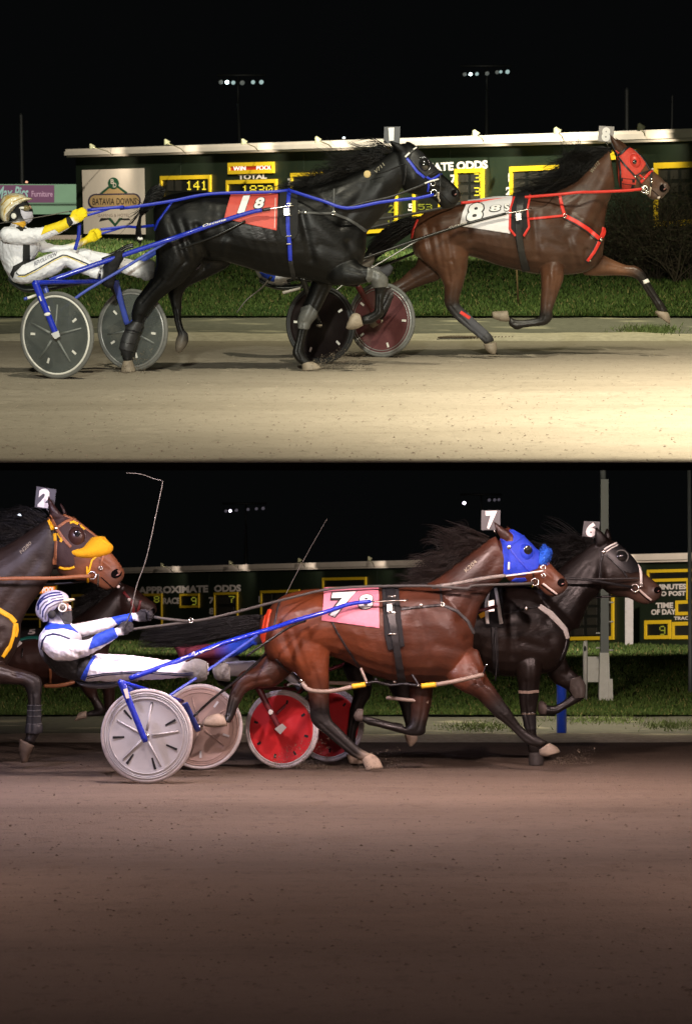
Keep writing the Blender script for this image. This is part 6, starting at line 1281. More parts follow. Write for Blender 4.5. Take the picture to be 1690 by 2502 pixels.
# ================================================================== drivers
WH = (0.78, 0.78, 0.83); BK = (0.010, 0.010, 0.011); YG = (0.80, 0.62, 0.01); SK = (0.42, 0.24, 0.17); NV = (0.015, 0.025, 0.12); BLU = (0.02, 0.07, 0.55); GLV = (0.022, 0.021, 0.024); MARR = (0.14, 0.025, 0.04)
M_SUIT = mat('suit_cloth', (0,0,0), 0.75, var=0.06, scale=12, bump=0.75, bscale=9, spec=0.25, attr='Col', bdist=0.03)
def hand(B, W_, K_, inn, rgb, s=1.0, curl=1.0):
    """gloved hand: palm from wrist W_ to knuckles K_, four unequal curled fingers stacked across the palm, thumb off the palm's side"""
    u = (K_ - W_).normalized(); v = Vector((-u.z, 0, u.x)).normalized(); v = v if v.z > 0 else -v; i3 = Vector((0, inn, 0)); L = (K_ - W_).length
    R = []
    for t, h, w in ((-.15,.026,.022),(.1,.030,.023),(.5,.041,.022),(.85,.043,.020),(1.0,.040,.018)):
        c = W_ + (K_ - W_)*t; R.append([c + v*(h*s*math.cos(k*.5236)) + i3*(w*s*math.sin(k*.5236)) for k in range(12)])
    B.g.rings(R)
    for k, (o, ln) in enumerate(((.030,.95),(.011,1.08),(-.009,1.0),(-.028,.80))):
        b = K_ + v*o*s - u*.012; ln *= s
        pts = [b, b + u*.032*ln + v*.002, b + u*(.050*ln) + i3*.018*curl*ln, b + u*(.042*ln) + i3*.040*curl*ln, b + u*(.018*ln) + i3*.046*curl*ln]
        B.g.tube([Vector(q) for q in catmull([tuple(p) for p in pts], 3)], .0098*s, 8)
        B.cols += [(p, rgb, .02) for p in pts]
    b = W_ + (K_ - W_)*.35 + v*.026*s
    pts = [b, b + u*.030*s + v*.020*s + i3*.006, b + u*.058*s + v*.016*s + i3*.016, b + u*.074*s + v*.004*s + i3*.024]
    B.g.tube([Vector(q) for q in catmull([tuple(p) for p in pts], 3)], .0105*s, 8); B.cols += [(p, rgb, .02) for p in pts + [W_, (W_+K_)/2, K_]]
def helmet(T, st, c, stations, visor, d, m, vis_m):
    H = Body(st, d); H.loft(c, stations, (0,0,0)); H.g = Geo()
    rg, _ = loft(st, c, stations, d, 0.0, n=28, m=5); H.g.rings(rg); H.finish(.006, 4)
    b = np.array(T.base); me = H.me.copy(); me.name = 'helmet'; me.vertices.foreach_set('co', (H.V - b).ravel()); me.materials.clear(); me.materials.append(m); me.polygons.foreach_set('use_smooth', [True]*len(me.polygons)); me.update()
    o = T.link('helmet', me); rv, _ = loft(st, c, visor, d); T.part('visor', Geo().rings(rv), vis_m, o); return H, o

# ---- driver of horse 1
dA = 23.78; D1 = Body(U, dA)
D1.loft('I', [(440,1240,180,1370,.15),(480,1080,80,1200,.17),(560,960,10,1020,.18),(600,840,-15,860,.19),(560,720,15,740,.19),(470,620,60,640,.165),(400,560,140,570,.09),(390,500,170,510,.062)], [WH, WH, WH, WH, WH, WH, BK])
D1.loft('I', [(330,1130,250,1400,.10),(520,1050,420,1412,.105),(750,960,680,1335,.096),(920,897,880,1235,.085),(1020,900,962,1155,.076),(1105,945,1012,1172,.070),(1210,995,1105,1222,.068),(1325,1060,1222,1272,.062),(1440,1120,1350,1312,.056),(1490,1160,1440,1342,.05)], [WH], -0.14, -0.17)
D1.loft('I', [(350,1150,300,1380,.1),(700,1000,650,1300,.1),(1000,920,960,1180,.09),(1250,892,1230,1120,.08),(1350,905,1330,1100,.075)], [WH], 0.14, 0.14)
D1.loft('A', [(600,532,560,640,.075),(760,565,720,662,.066),(870,595,835,692,.06),(1008,612,1000,742,.055)], [WH], 0.14, 0.16); D1.loft('A', [(1000,605,990,745,.05),(1040,600,1020,745,.05),(1062,620,1055,730,.04)], [BK], 0.16, 0.16)
D1.loft('A', [(702,765,782,772,.036),(688,705,800,695,.042),(712,640,832,622,.044),(758,580,856,570,.042),(798,545,852,545,.03)], [BK], -0.17, -0.17)
D1.loft('I', [(140,560,60,790,.078),(300,588,240,827,.077),(480,588,450,817,.068),(640,572,662,760,.06),(760,530,805,702,.055),(880,488,945,632,.05),(992,438,1052,562,.042)], [WH], -0.2, -0.22)
D1.loft('I', [(480,640,330,780,.07),(590,720,480,870,.066),(690,800,600,945,.06)], [WH], 0.2, 0.22); D1.loft('I', [(640,790,620,950,.06),(880,842,900,942,.055),(1060,815,1092,905,.048),(1180,765,1212,852,.044),(1280,705,1312,802,.04)], [WH, WH, YG, YG], 0.22, 0.22)
D1.loft('I', [(400,530,200,520,.055),(478,440,180,440,.068),(488,350,150,345,.078),(450,240,120,240,.08),(350,140,140,140,.06)], [BK, BK, BK])
hand(D1, U.P(*cr('I',1030,500), dA-.22), U.P(*cr('I',1195,385), dA-.22), 1, YG, 1.05, 0.8); hand(D1, U.P(*cr('I',1295,755), dA+.22), U.P(*cr('I',1420,690), dA+.22), -1, YG, 1.0)
D1.finish(.0062, 3, None, (.0055, 13, (1, .6, .8)))
TD1 = Thing(U, 'person', 'driver in white suit with yellow gloves and gold helmet seated on the blue sulky', 'person', U.P(*cr('I', 320, 1420), dA)); D1.attach(TD1, 'body', M_SUIT)
YC = mat('cloth_yellow', (0.80,0.60,0.008), 0.7, var=0.06, bump=0.3, bscale=30); KC = mat('cloth_black', (0.012,0.012,0.012), 0.75, var=0.1); MASK = mat('mask_pale', (0.52,0.50,0.58), 0.7, var=0.08, bump=0.2)
def I_(pts): return [cr('I', *p) for p in pts]
def ds(D, TD, name, poly, off, m, ylo=-9, yhi=9, c='I'):
    g = D.shell([[cr(c, *p) for p in poly]], off, ylo, yhi)
    if g.f: return TD.part(name, g, m)
def db(D, TD, name, pts, w, off, m, ylo=-9, yhi=0.02, c='I'):
    g = D.band([cr(c, *p) for p in pts], w/CR[c][2], off, ylo, yhi)
    if g.f: return TD.part(name, g, m)
ds(D1, TD1, 'sleeve', [(608,690),(660,555),(800,500),(985,425),(1052,565),(872,662),(812,605),(700,650)], .004, YC, yhi=-.1); ds(D1, TD1, 'wrist_band', [(978,425),(1022,410),(1085,505),(1032,575),(990,510)], .007, KC, yhi=-.1)
ds(D1, TD1, 'jersey_panel', [(345,835),(445,835),(450,1060),(340,1080)], .003, KC, yhi=0); ds(D1, TD1, 'belt', [(150,1270),(200,1150),(340,1080),(520,1040),(500,1060),(330,1130),(220,1240),(190,1330)], .004, KC, yhi=0); ds(D1, TD1, 'sleeve_mark', [(240,570),(330,545),(400,590),(350,600),(345,625),(310,625)], .004, KC, yhi=0); ds(D1, TD1, 'collar', [(170,510),(300,500),(380,495),(390,540),(350,570),(230,520)], .010, mat('cloth_gold', (0.62,0.34,0.02), 0.7), yhi=.05)
db(D1, TD1, 'stripe', [(240,1245),(280,1282),(370,1282),(560,1185),(800,1045),(930,985),(985,990),(1120,1040),(1330,1130)], 17, .004, KC, yhi=-.1); db(D1, TD1, 'stripe', [(265,1305),(370,1305),(560,1212),(800,1070),(940,1008),(1000,1012),(1130,1065),(1300,1145)], 8, .004, YC, yhi=-.1)
g = D1.decal(I_([(515,1090),(850,940),(835,1000),(512,1150)]), 'REVOLUTION', .005, .02); TD1.part('lettering', g, mat('print_grey', (0.14,0.14,0.18), 0.8), smooth=False)
ds(D1, TD1, 'face_mask', [(300,310),(380,345),(480,345),(505,450),(430,520),(370,480),(320,400)], .006, MASK)
M_HELM = mat('helmet_gold_white', (0.72,0.66,0.48), 0.28, var=0.12, scale=16, coat=0.5, dirt=((0.50,0.33,0.07), 14, 0.52))
H1, ho = helmet(TD1, U, 'I', [(230,68,170,72,.02),(345,92,70,110,.09),(400,140,20,170,.125),(385,195,-2,260,.137),(290,255,-5,340,.135),(180,375,10,430,.128),(130,490,62,494,.10)], [(300,232,280,170,.09),(390,195,372,125,.086),(488,162,470,148,.055)], dA, M_HELM, mat('visor_cream', (0.70,0.64,0.42), 0.3, coat=0.4))
GD = mat('helmet_gold', (0.50,0.32,0.06), 0.3, coat=0.4); 
for pts in ([(110,470),(105,380),(170,300),(260,240)], [(60,400),(80,300),(160,220),(260,170),(350,140)], [(20,250),(90,170),(180,120),(280,110)]): TD1.part('helmet_stripe', H1.band([cr('I',*p) for p in pts], 12/6.04, .003, -9, 0), GD, ho)
TD1.part('helmet_edge', H1.band([cr('I',*p) for p in [(95,488),(92,385),(165,300),(240,245),(292,222)]], 16/6.04, .006, -9, 0), M_RIM, ho)
def lens(T, st, c, x, y, rx, ry, d, m, name='goggles', th=.02):
    k = CR[c][2]*FPX/d; return T.part(name, Geo().ellip(st.P(*cr(c, x, y), d), (Vector((rx/k,0,0)), Vector((0,th,0)), Vector((0,0,ry/k))), 16, 10), m)
lens(TD1, U, 'I', 205, 410, 62, 70, dA-.13, KC, 'ear_cup', .02); lens(TD1, U, 'I', 207, 410, 40, 42, dA-.148, M_RIM, 'ear_cup', .008); lens(TD1, U, 'I', 390, 295, 62, 45, dA-.055, mat('lens_smoke', (0.20,0.16,0.07), 0.08, var=0.05, spec=0.8, coat=0.5), 'goggles', .04); lens(TD1, U, 'I', 330, 290, 45, 20, dA-.085, M_RIM, 'goggle_strap', .008)
lens(TD1, U, 'I', 440, 300, 30, 48, dA-.02, mat('skin', SK, 0.5, var=0.1), 'nose', .02)

# ---- driver of horse 7
dB = 23.72; D7 = Body(LO, dB)
D7.loft('J', [(640,880,470,935,.15),(620,770,330,905,.17),(570,690,200,800,.18),(520,590,112,680,.19),(490,500,97,560,.19),(440,420,130,460,.16),(390,390,185,400,.08),(380,350,200,350,.06)], [BK, BK, BK, BK, WH, WH, NV, BK])
D7.loft('J', [(600,690,510,930,.11),(760,742,740,937,.11),(950,752,950,927,.096),(1130,766,1130,922,.086),(1300,785,1300,912,.075),(1420,772,1430,902,.066),(1535,742,1550,892,.058)], [WH], -0.13, -0.16)
D7.loft('J', [(650,680,620,850,.1),(900,690,900,832,.09),(1100,713,1100,832,.08),(1300,738,1300,852,.07),(1600,770,1600,880,.06),(1680,760,1680,880,.055)], [WH], 0.14, 0.16)
BG = (0.13,0.125,0.12); D7.loft('F', [(748,595,752,745,.05),(790,588,800,748,.052),(840,600,850,735,.048),(858,620,862,720,.035)], [BG], -0.16, -0.16); D7.loft('F', [(930,615,930,735,.05),(980,612,990,745,.05),(1015,640,1020,740,.038)], [BG], 0.16, 0.16)
D7.loft('J', [(175,488,140,640,.08),(290,498,235,735,.086),(420,543,405,737,.076),(560,545,562,692,.065),(680,480,722,602,.055),(802,438,832,522,.045)], [WH], -0.2, -0.22)
D7.loft('J', [(400,400,420,545,.07),(520,386,540,512,.066),(680,353,720,472,.06),(800,337,842,407,.05),(968,300,978,370,.042)], [WH], 0.2, 0.22)
D7.loft('J', [(385,412,200,395,.055),(408,350,180,330,.068),(402,280,150,262,.078),(372,205,130,200,.08),(300,140,150,140,.05)], [(0.03,0.03,0.032)])
hand(D7, LO.P(*cr('J',825,478), dB-.22), LO.P(*cr('J',925,440), dB-.22), 1, GLV, 1.1); hand(D7, LO.P(*cr('J',985,332), dB+.22), LO.P(*cr('J',1105,330), dB+.22), -1, GLV, 1.1)
D7.finish(.0066, 3, None, (.0055, 13, (1, .6, .8)))
TD7 = Thing(LO, 'person', 'driver in white and blue suit with patterned helmet seated on the white-wheeled sulky', 'person', LO.P(*cr('J', 560, 940), dB)); D7.attach(TD7, 'body', M_SUIT)
BC = mat('cloth_blue', (0.012,0.055,0.50), 0.65, var=0.08, bump=0.3, bscale=30); NC = mat('cloth_navy', (0.010,0.014,0.06), 0.7, var=0.1)
ds(D7, TD7, 'sleeve', [(605,520),(640,488),(800,428),(838,525),(722,588),(565,642),(580,580)], .004, BC, yhi=-.1, c='J'); ds(D7, TD7, 'sleeve', [(778,335),(962,296),(980,375),(838,410)], .004, BC, ylo=.1, c='J'); ds(D7, TD7, 'collar', [(152,380),(300,400),(390,405),(470,480),(430,460),(330,435),(155,450)], .008, BC, yhi=.1, c='J')
db(D7, TD7, 'sleeve_seam', [(118,640),(130,560),(165,510),(230,492),(300,505),(390,540)], 15, .004, NC, c='J'); db(D7, TD7, 'stripe', [(545,893),(700,866),(880,852),(1060,843),(1200,850),(1400,868),(1540,858)], 9, .004, NC, yhi=-.08, c='J'); db(D7, TD7, 'stripe', [(545,912),(700,882),(880,868),(1060,860),(1200,868),(1400,886),(1540,876)], 9, .004, NC, yhi=-.08, c='J')
ds(D7, TD7, 'hip_panel', [(485,915),(520,840),(600,700),(640,690),(575,800),(545,900),(530,935)], .005, BC, yhi=0, c='J')
ds(D7, TD7, 'vest', [(118,600),(170,690),(262,752),(400,748),(520,712),(640,670),(575,790),(505,925),(440,928),(330,905),(250,880),(160,760)], .004, KC, yhi=0, c='J')
M_HELM7 = mat('helmet_white_blue', (0.50,0.50,0.60), 0.28, var=0.06, scale=16, coat=0.5)
H7, ho = helmet(TD7, LO, 'J', [(260,80,215,84,.02),(335,105,130,120,.09),(378,150,85,190,.127),(352,197,66,260,.138),(275,260,75,312,.134),(205,310,100,348,.126),(182,378,140,384,.10)], [(312,207,292,175,.09),(372,200,352,160,.085),(432,178,426,160,.06)], dB, M_HELM7, mat('visor_cream', (0.70,0.64,0.42), 0.3))
HN = mat('helmet_navy', (0.010,0.016,0.10), 0.3, coat=0.4); HG = mat('helmet_gray', (0.13,0.13,0.15), 0.3, coat=0.4)
for pts, m in (([(160,360),(160,300),(190,250),(260,215),(310,195)], HG), ([(135,340),(135,280),(170,225),(240,185),(330,170)], HN), ([(110,310),(112,250),(150,200),(220,165),(330,145)], HG), ([(88,270),(95,215),(135,170),(200,140),(320,122)], HN), ([(80,230),(110,170),(160,130),(220,110),(300,105)], HN)):
    TD7.part('helmet_stripe', H7.band([cr('J',*p) for p in pts], 13/3.83, .003, -9, 0.0), m, ho)
lens(TD7, LO, 'J', 218, 312, 36, 40, dB-.13, KC, 'ear_cup', .02); lens(TD7, LO, 'J', 315, 248, 38, 36, dB-.075, mat('lens_clear', (0.10,0.085,0.07), 0.08, var=0.2, spec=0.8, coat=0.5), 'goggles', .03)
ds(D7, TD7, 'cheek', [(335,205),(395,208),(412,270),(405,282),(340,288)], .004, MATS['skin'], c='J')
TD7.part('goggle_frame', ring3(LO, 'J', 318, 248, 36, dB-.098, .006, 18), M_RIM); lens(TD7, LO, 'J', 388, 248, 14, 24, dB-.05, M_RIM, 'goggle_frame', .05)
ds(D7, TD7, 'face_mask', [(280,290),(405,275),(412,370),(385,412),(330,390),(300,340)], .006, mat('mask_dark', (0.035,0.035,0.038), 0.8, var=0.1), c='J')

# ---- driver of horse 8, mostly hidden by horse 1
dC = 25.85; D8 = Body(U, dC)
D8.loft('C', [(80,1130,-90,1160,.15),(20,1040,-150,1090,.17),(-40,930,-190,960,.18),(-80,830,-210,850,.17),(-110,770,-200,780,.08)], [(0.45,0.47,0.55), WH, WH]); D8.loft('C', [(0,1080,-60,1160,.11),(180,1020,180,1120,.10),(320,980,320,1080,.085),(450,1000,440,1080,.07),(560,1000,555,1070,.06)], [WH], -.12, -.12); D8.loft('C', [(0,1080,-60,1160,.11),(180,1040,180,1130,.10),(400,1000,400,1080,.085),(600,1020,590,1100,.07),(700,1045,690,1120,.06)], [WH, WH, GREYB], .12, .12)
D8.loft('C', [(570,1070,560,1000,.045),(620,1060,600,980,.045),(655,1010,625,950,.04),(660,980,632,945,.03)], [(0.16,0.15,0.13)], -.12, -.12); D8.loft('C', [(700,1120,690,1050,.045),(755,1110,740,1030,.045),(790,1050,760,1020,.035)], [GREYB], .12, .12)
D8.loft('C', [(-110,790,-190,790,.06),(-100,720,-210,730,.08),(-120,650,-200,655,.06)], [BK]); D8.loft('C', [(-60,830,-150,900,.06),(60,880,20,950,.055),(200,850,200,910,.045)], [WH], -.2, -.2); hand(D8, U.P(*cr('C',200,880), dC-.2), U.P(*cr('C',260,850), dC-.2), 1, GLV)
D8.finish(.009, 4); TD8 = Thing(U, 'person', 'driver in white leaning back, almost hidden behind the black horse', 'person', U.P(*cr('C', 0, 1170), dC)); D8.attach(TD8, 'body', M_SUIT)
ds(D8, TD8, 'jersey_hem', [(-130,1080),(-20,1100),(-30,1150),(-110,1110)], .006, BC, c='C')
# ---- driver of horse 6, lying back behind the tail of horse 7
dE = 25.6; D6 = Body(LO, dE)
D6.loft('F', [(640,430,640,520,.10),(720,490,700,620,.17),(850,482,840,640,.18),(960,520,960,652,.16),(1080,570,1060,690,.13)], [MARR]); D6.loft('F', [(1000,600,1000,710,.1),(1150,600,1150,700,.09),(1300,600,1310,690,.075),(1420,650,1410,740,.065),(1500,735,1480,800,.055)], [WH], -.12, -.14); D6.loft('F', [(1000,600,1000,710,.1),(1150,620,1150,710,.09),(1400,640,1400,730,.07),(1560,700,1550,780,.06)], [WH], .12, .14)
D6.loft('F', [(1490,730,1470,800,.05),(1530,760,1500,830,.05),(1545,730,1530,800,.04)], [BK], -.14, -.14); D6.loft('F', [(750,495,735,585,.065),(900,508,900,592,.056),(1020,480,1045,572,.05),(1140,445,1165,505,.043)], [MARR, MARR, BLU, BLU], -.2, -.2)
D6.loft('F', [(670,470,640,520,.06),(640,400,580,450,.078),(610,350,570,400,.06)], [SK, BK]); hand(D6, LO.P(*cr('F',1150,475), dE-.2), LO.P(*cr('F',1220,455), dE-.2), 1, GLV); D6.finish(.008, 4)
TD6 = Thing(LO, 'person', 'driver in maroon jersey and white trousers lying back behind the red bay horse', 'person', LO.P(*cr('F', 980, 700), dE)); D6.attach(TD6, 'body', M_SUIT)
H6, ho = helmet(TD6, LO, 'F', [(600,345,570,348,.02),(650,365,545,380,.09),(665,400,535,420,.125),(650,430,540,455,.13),(600,470,555,480,.11)], [(640,440,640,415,.08),(690,430,685,418,.06)], dE, mat('helmet_grey', (0.10,0.10,0.11), 0.3, coat=0.4), M_RIM)
# ================================================================== things around the tracks
M_POLE = mat('pole_grey', (0.11,0.12,0.135), 0.55, var=0.15, scale=4); M_POLED = mat('pole_dark', (0.012,0.014,0.014), 0.6, var=0.15, scale=4); M_WPOST = mat('post_white', (0.50,0.49,0.50), 0.6, var=0.12, scale=12, dirt=((0.22,0.2,0.18), 6, 0.6))
def lamp_mat(nm, col, s): return mat(nm, (0.3,0.3,0.3), 0.4, emit=col, estr=s, var=0)
LB = lamp_mat('flood_bright', (0.75,1.0,1.0), 9.0); LM = lamp_mat('flood_mid', (0.55,0.8,0.78), 0.55); LD = lamp_mat('flood_dim', (0.5,0.62,0.58), 0.10)
def light_tower(st, d, heads, pole, label, group):
    """heads: (crop,x,y,material,r px crop); pole: (crop, x top, y top, x bottom)"""
    P0 = st.P(*cr(pole[0], pole[3], 0), d); t = Thing(st, 'floodlight_tower', label, 'floodlight tower', (P0.x, d, 0.0), group)
    a = st.P(*cr(pole[0], pole[1], pole[2]), d); ya = [st.P(*cr(c, x, y), d) for c, x, y, m, r in heads]
    t.part('pole', Geo().tube([Vector((P0.x, d, 0)), Vector(((P0.x + a.x)/2, d, a.z/2)), a], [.16, .12, .07], 8), M_POLED)
    z = sum(p.z for p in ya)/len(ya) + .35; t.part('cross_arm', Geo().tube([Vector((min(p.x for p in ya) - .2, d + .3, z)), Vector((max(p.x for p in ya) + .2, d + .3, z))], .06, 6), M_POLED)
    if a.z < z - .5: t.part('pole', Geo().tube([a, Vector((a.x, d + .3, z))], .05, 6), M_POLED)
    for (c, x, y, m, r), p in zip(heads, ya):
        k = CR[c][2]*FPX/d; R = r/k; g = Geo(); ax = Vector((0.25, -1, -0.35)).normalized(); e = ax.orthogonal().normalized(); w = ax.cross(e)
        g.rings([[p + ax*o + (e*math.cos(q*.5236) + w*math.sin(q*.5236))*rr for q in range(12)] for o, rr in ((-.35, R*.35), (-.2, R*.7), (0, R), (.02, R*1.05))]); h = t.part('floodlight', g, M_POLED)
        t.part('lens', Geo().ellip(p + ax*.04, (e*R*.85, w*R*.85, ax*.04), 12, 8), m, h)
gU = 'floodlight towers beyond the upper track'
light_tower(U, 150, [('K',985,110,LD,12),('K',1012,110,LB,10),('K',1040,112,LM,11),('K',1080,113,LD,13),('K',1128,110,LM,11),('K',1165,110,LM,12)], ('K',1062,205,1080), 'dark floodlight tower with a lit lamp above the left of the upper board', gU)
light_tower(U, 150, [('L',518,78,LD,11),('L',545,77,LB,9),('L',575,76,LM,10),('L',622,74,LD,12),('L',668,68,LD,11),('L',685,66,LM,9),('L',716,66,LM,12)], ('L',622,150,622), 'dark floodlight tower with a lit lamp above the right of the upper board', gU)
LPV = lamp_mat('flood_violet', (0.9,0.75,1.0), 7.0); LDV = lamp_mat('flood_violet_dim', (0.5,0.45,0.6), 0.10); gL = 'floodlight towers beyond the lower track'
light_tower(LO, 170, [('M',515,231,LPV,8),('M',494,232,LDV,9),('M',545,228,LDV,9),('M',600,224,LDV,9),('M',640,221,LDV,9),('M',672,219,LDV,10)], ('M',590,300,590), 'faint floodlight tower above the words of the lower board', gL)
light_tower(LO, 170, [('H',88,262,LPV,13),('H',250,243,LDV,13),('H',285,242,LDV,13),('H',312,240,LDV,12)], ('H',200,330,200), 'faint floodlight tower above the head of the red bay horse', gL)
light_tower(LO, 170, [('E',140,317,lamp_mat('flood_blue', (0.75,0.85,1.0), 9.0),14),('E',110,320,LDV,12),('E',80,322,LDV,12),('E',60,322,LDV,10)], ('E',100,400,100), 'floodlight tower behind the neck of the brown horse at the left edge', gL)
# lone dark poles and small far lamps behind the upper board
def pole(st, name, c, x0, y0, x1, d, r, m, label, cat='pole', yb=None):
    a = st.P(*cr(c, x0, y0), d); b = st.P(*cr(c, x1, 0), d); g = Geo(); b = Vector((b.x, d, 0.0))
    g.rings([[q + Vector((math.cos(k*.7854)*rr, math.sin(k*.7854)*rr, 0)) for k in range(8)] for q, rr in ((b, r*1.35), (b + Vector((0,0,.25)), r*1.3), (b + Vector((0,0,.3)), r), ((a+b)/2, r*.95), (a, r*.8), (a + Vector((0,0,r)), r*.3))])
    return solid(st, name, label, cat, g, m, base=b)
pole(U, 'utility_pole', 'L', 1268, 152, 1280, 120, .11, M_POLED, 'dark thin pole above the board right of the head number 8'); pole(U, 'utility_pole', 'K', 95, 260, 92, 120, .10, M_POLED, 'dark thin pole at the far left behind the purple banner'); pole(U, 'utility_pole', 'L', 1478, 180, 1480, 130, .06, M_POLED, 'faint thin pole at the far right above the upper board')
for c, x, y, lab in (('K',1533,360,'tiny bright lamp just above the middle of the upper board'), ('K',120,557,'tiny warm lamp above the purple banner')):
    p = U.P(*cr(c, x, y), 135); t = Thing(U, 'yard_lamp', lab, 'lamp', (p.x, 135, 0)); t.part('post', Geo().tube([Vector((p.x, 135, 0)), p], .05, 6), M_POLED); t.part('lamp_head', Geo().ellip(p, (Vector((.06,0,0)), Vector((0,.06,0)), Vector((0,0,.06))), 10, 8), lamp_mat('yard_lamp', (0.85,0.95,1.0), 3.0) if c == 'K' and x > 1000 else lamp_mat('yard_lamp_warm', (1.0,0.5,0.3), 1.2))
# ---- pale wall with the purple banner, upper left
dW = 100.0
def wallq(x0, y0, x1, y1, d0, th): 
    q = [cr('K', x0, y0), cr('K', x1, y0), cr('K', x1, y1), cr('K', x0, y1)]; return Geo().hexa([U.P(*p, d0) for p in q], [U.P(*p, d0 + th) for p in q])
t = Thing(U, 'low_wall', 'pale green low wall left of the odds board', 'wall', U.G(*cr('K', 160, 720)))
t.part('wall_face', wallq(-60, 566, 345, 700, dW, .3), mat('wall_pale', (0.16,0.27,0.19), 0.8, var=0.12, scale=.8, emit=None), smooth=False); t.part('ledge', wallq(-60, 648, 345, 656, dW - .12, .1), mat('wall_ledge', (0.10,0.17,0.12), 0.8), smooth=False)
spot(U, 'wall_lamp', (U.P(*cr('K', 150, 500), 97).x, 95.5, 3.4), tuple(U.P(*cr('K', 150, 640), 100)), 330, (0.85, 1.0, 0.82), 95, 1.0, .1)
M_PURP = mat('banner_purple', (0.11,0.02,0.09), 0.6, var=0.06)
t = Thing(U, 'banner', 'purple Furniture banner hanging on the pale wall', 'banner', U.P(*cr('K', 100, 655), dW - .05)); t.part('cloth', wallq(-80, 570, 243, 653, dW - .06, .03), M_PURP, smooth=False)
def wtext(txt, x0, y0, x1, y1, m, bold, sh=0.0):
    v, f, a, _ = text_mesh(txt, bold, sh); q = [cr('K', *p) for p in ((x0,y0),(x1,y0),(x1,y1),(x0,y1))]; t.part('lettering', Geo().add([U.P(*quad_map(q, x, y), dW - .066) for x, y in v], f), m, smooth=False)
TEALT = mat('banner_teal', (0.25,0.42,0.42), 0.6)
wtext('Max Pics', -16, 576, 128, 632, TEALT, .02, .3); wtext('Furniture', 142, 596, 236, 622, mat('banner_pale', (0.40,0.22,0.36), 0.6), .02)
# pale kerb line further left, under the driver's arm
solid(U, 'kerb', None, None, Geo().hexa([U.P(*cr('A', *p), 88) for p in ((-60,440),(560,432),(560,462),(-60,470))], [U.P(*cr('A', *p), 88.5) for p in ((-60,440),(560,432),(560,462),(-60,470))]), mat('kerb_pale', (0.22,0.18,0.15), 0.8), kind='structure', smooth=False)
# far dark trees over the board, barely visible
# ---- bare twiggy bushes at the right of the upper board
def bush(c, x0, x1, yb, yt, d, n, seed, label):
    rg = np.random.RandomState(seed); base = U.P(*cr(c, (x0+x1)/2, yb), d); z0 = max(0.0, base.z); T = Thing(U, 'bush', label, 'bush', (base.x, d, 0.03), 'bare bushes in front of the upper board')
    k = CR[c][2]*FPX/d; wid = (x1-x0)/k; top = U.P(*cr(c, (x0+x1)/2, yt), d).z; g = Geo(); lf = []; lff = []
    for i in range(n):
        p = Vector((base.x + (rg.rand()-.5)*wid*.9, d + (rg.rand()-.5)*1.0, 0.03)); dd = Vector((rg.randn()*.5, rg.randn()*.3, 1)).normalized(); L = top*(0.65 + .45*rg.rand()); pts = [p]
        for j in range(7): dd = (dd + Vector(rg.randn(3)*.22)).normalized(); pts.append(pts[-1] + dd*L/7)
        g.tube(pts, [.012*(1 - .11*j) for j in range(8)], 4, caps=False)
        for b in range(5):
            q = pts[2 + b % 5]; e = Vector((rg.randn(), rg.randn()*.5, .3 + rg.rand()*.5)).normalized(); P = [q]
            for j in range(4): e = (e + Vector(rg.randn(3)*.3) + Vector((0,0,-.1))).normalized(); P.append(P[-1] + e*.14)
            g.tube(P, [.006,.005,.004,.003,.002], 3, caps=False)
            for j in (1,2,3,4):
                for _ in range(2):
                    o = len(lf); s = .02 + .03*rg.rand(); a = Vector(rg.randn(3)).normalized()*s; bb = Vector(rg.randn(3)).normalized()*s; w = P[j] + Vector(rg.randn(3)*.03); lf += [w, w + a, w + a + bb]; lff.append((o, o+1, o+2))
    T.part('branches', g, mat('twig', (0.045,0.032,0.020), 0.8, var=0.3, scale=8)); T.part('leaves', Geo().add(lf, lff), mat('bush_leaf', (0.030,0.030,0.012), 0.8, var=0.4, scale=3), smooth=False, kind='stuff')
for i, (x0, x1, yt, d, lab) in enumerate(((930,1110,470,52,'dark twiggy bush just right of the neck of the bay horse'), (1080,1290,440,50,'dark twiggy bush in the middle of the row right of the bay horse'), (1260,1450,420,49,'dark twiggy bush under the muzzle of the bay horse'), (1420,1640,415,48,'dark twiggy bush at the right edge of the upper track'))):
    bush('D', x0, x1, 960, yt, d, 46, 80 + i, lab)
# ---- drain grate in the upper verge
t = Thing(U, 'drain_grate', 'dark slotted drain grate lying at the edge of the upper track', 'grate', U.G(*cr('D', 130, 1515), .05)); gq = [U.G(*cr('D', *p), .03) for p in ((60,1502),(420,1500),(350,1524),(-180,1527))]
t.part('frame', Geo().hexa([p - Vector((0,0,.03)) for p in gq], [p - Vector((0,0,.012)) for p in gq]), mat('grate_frame', (0.07,0.06,0.05), 0.8, var=0.3), smooth=False)
for i in range(22):
    u = (i + .5)/22; a = gq[0]*(1-u) + gq[1]*u; b = gq[3]*(1-u) + gq[2]*u; t.part('bar', Geo().tube([a, b], .008, 4), mat('rust', (0.10,0.07,0.045), 0.7, var=0.3))
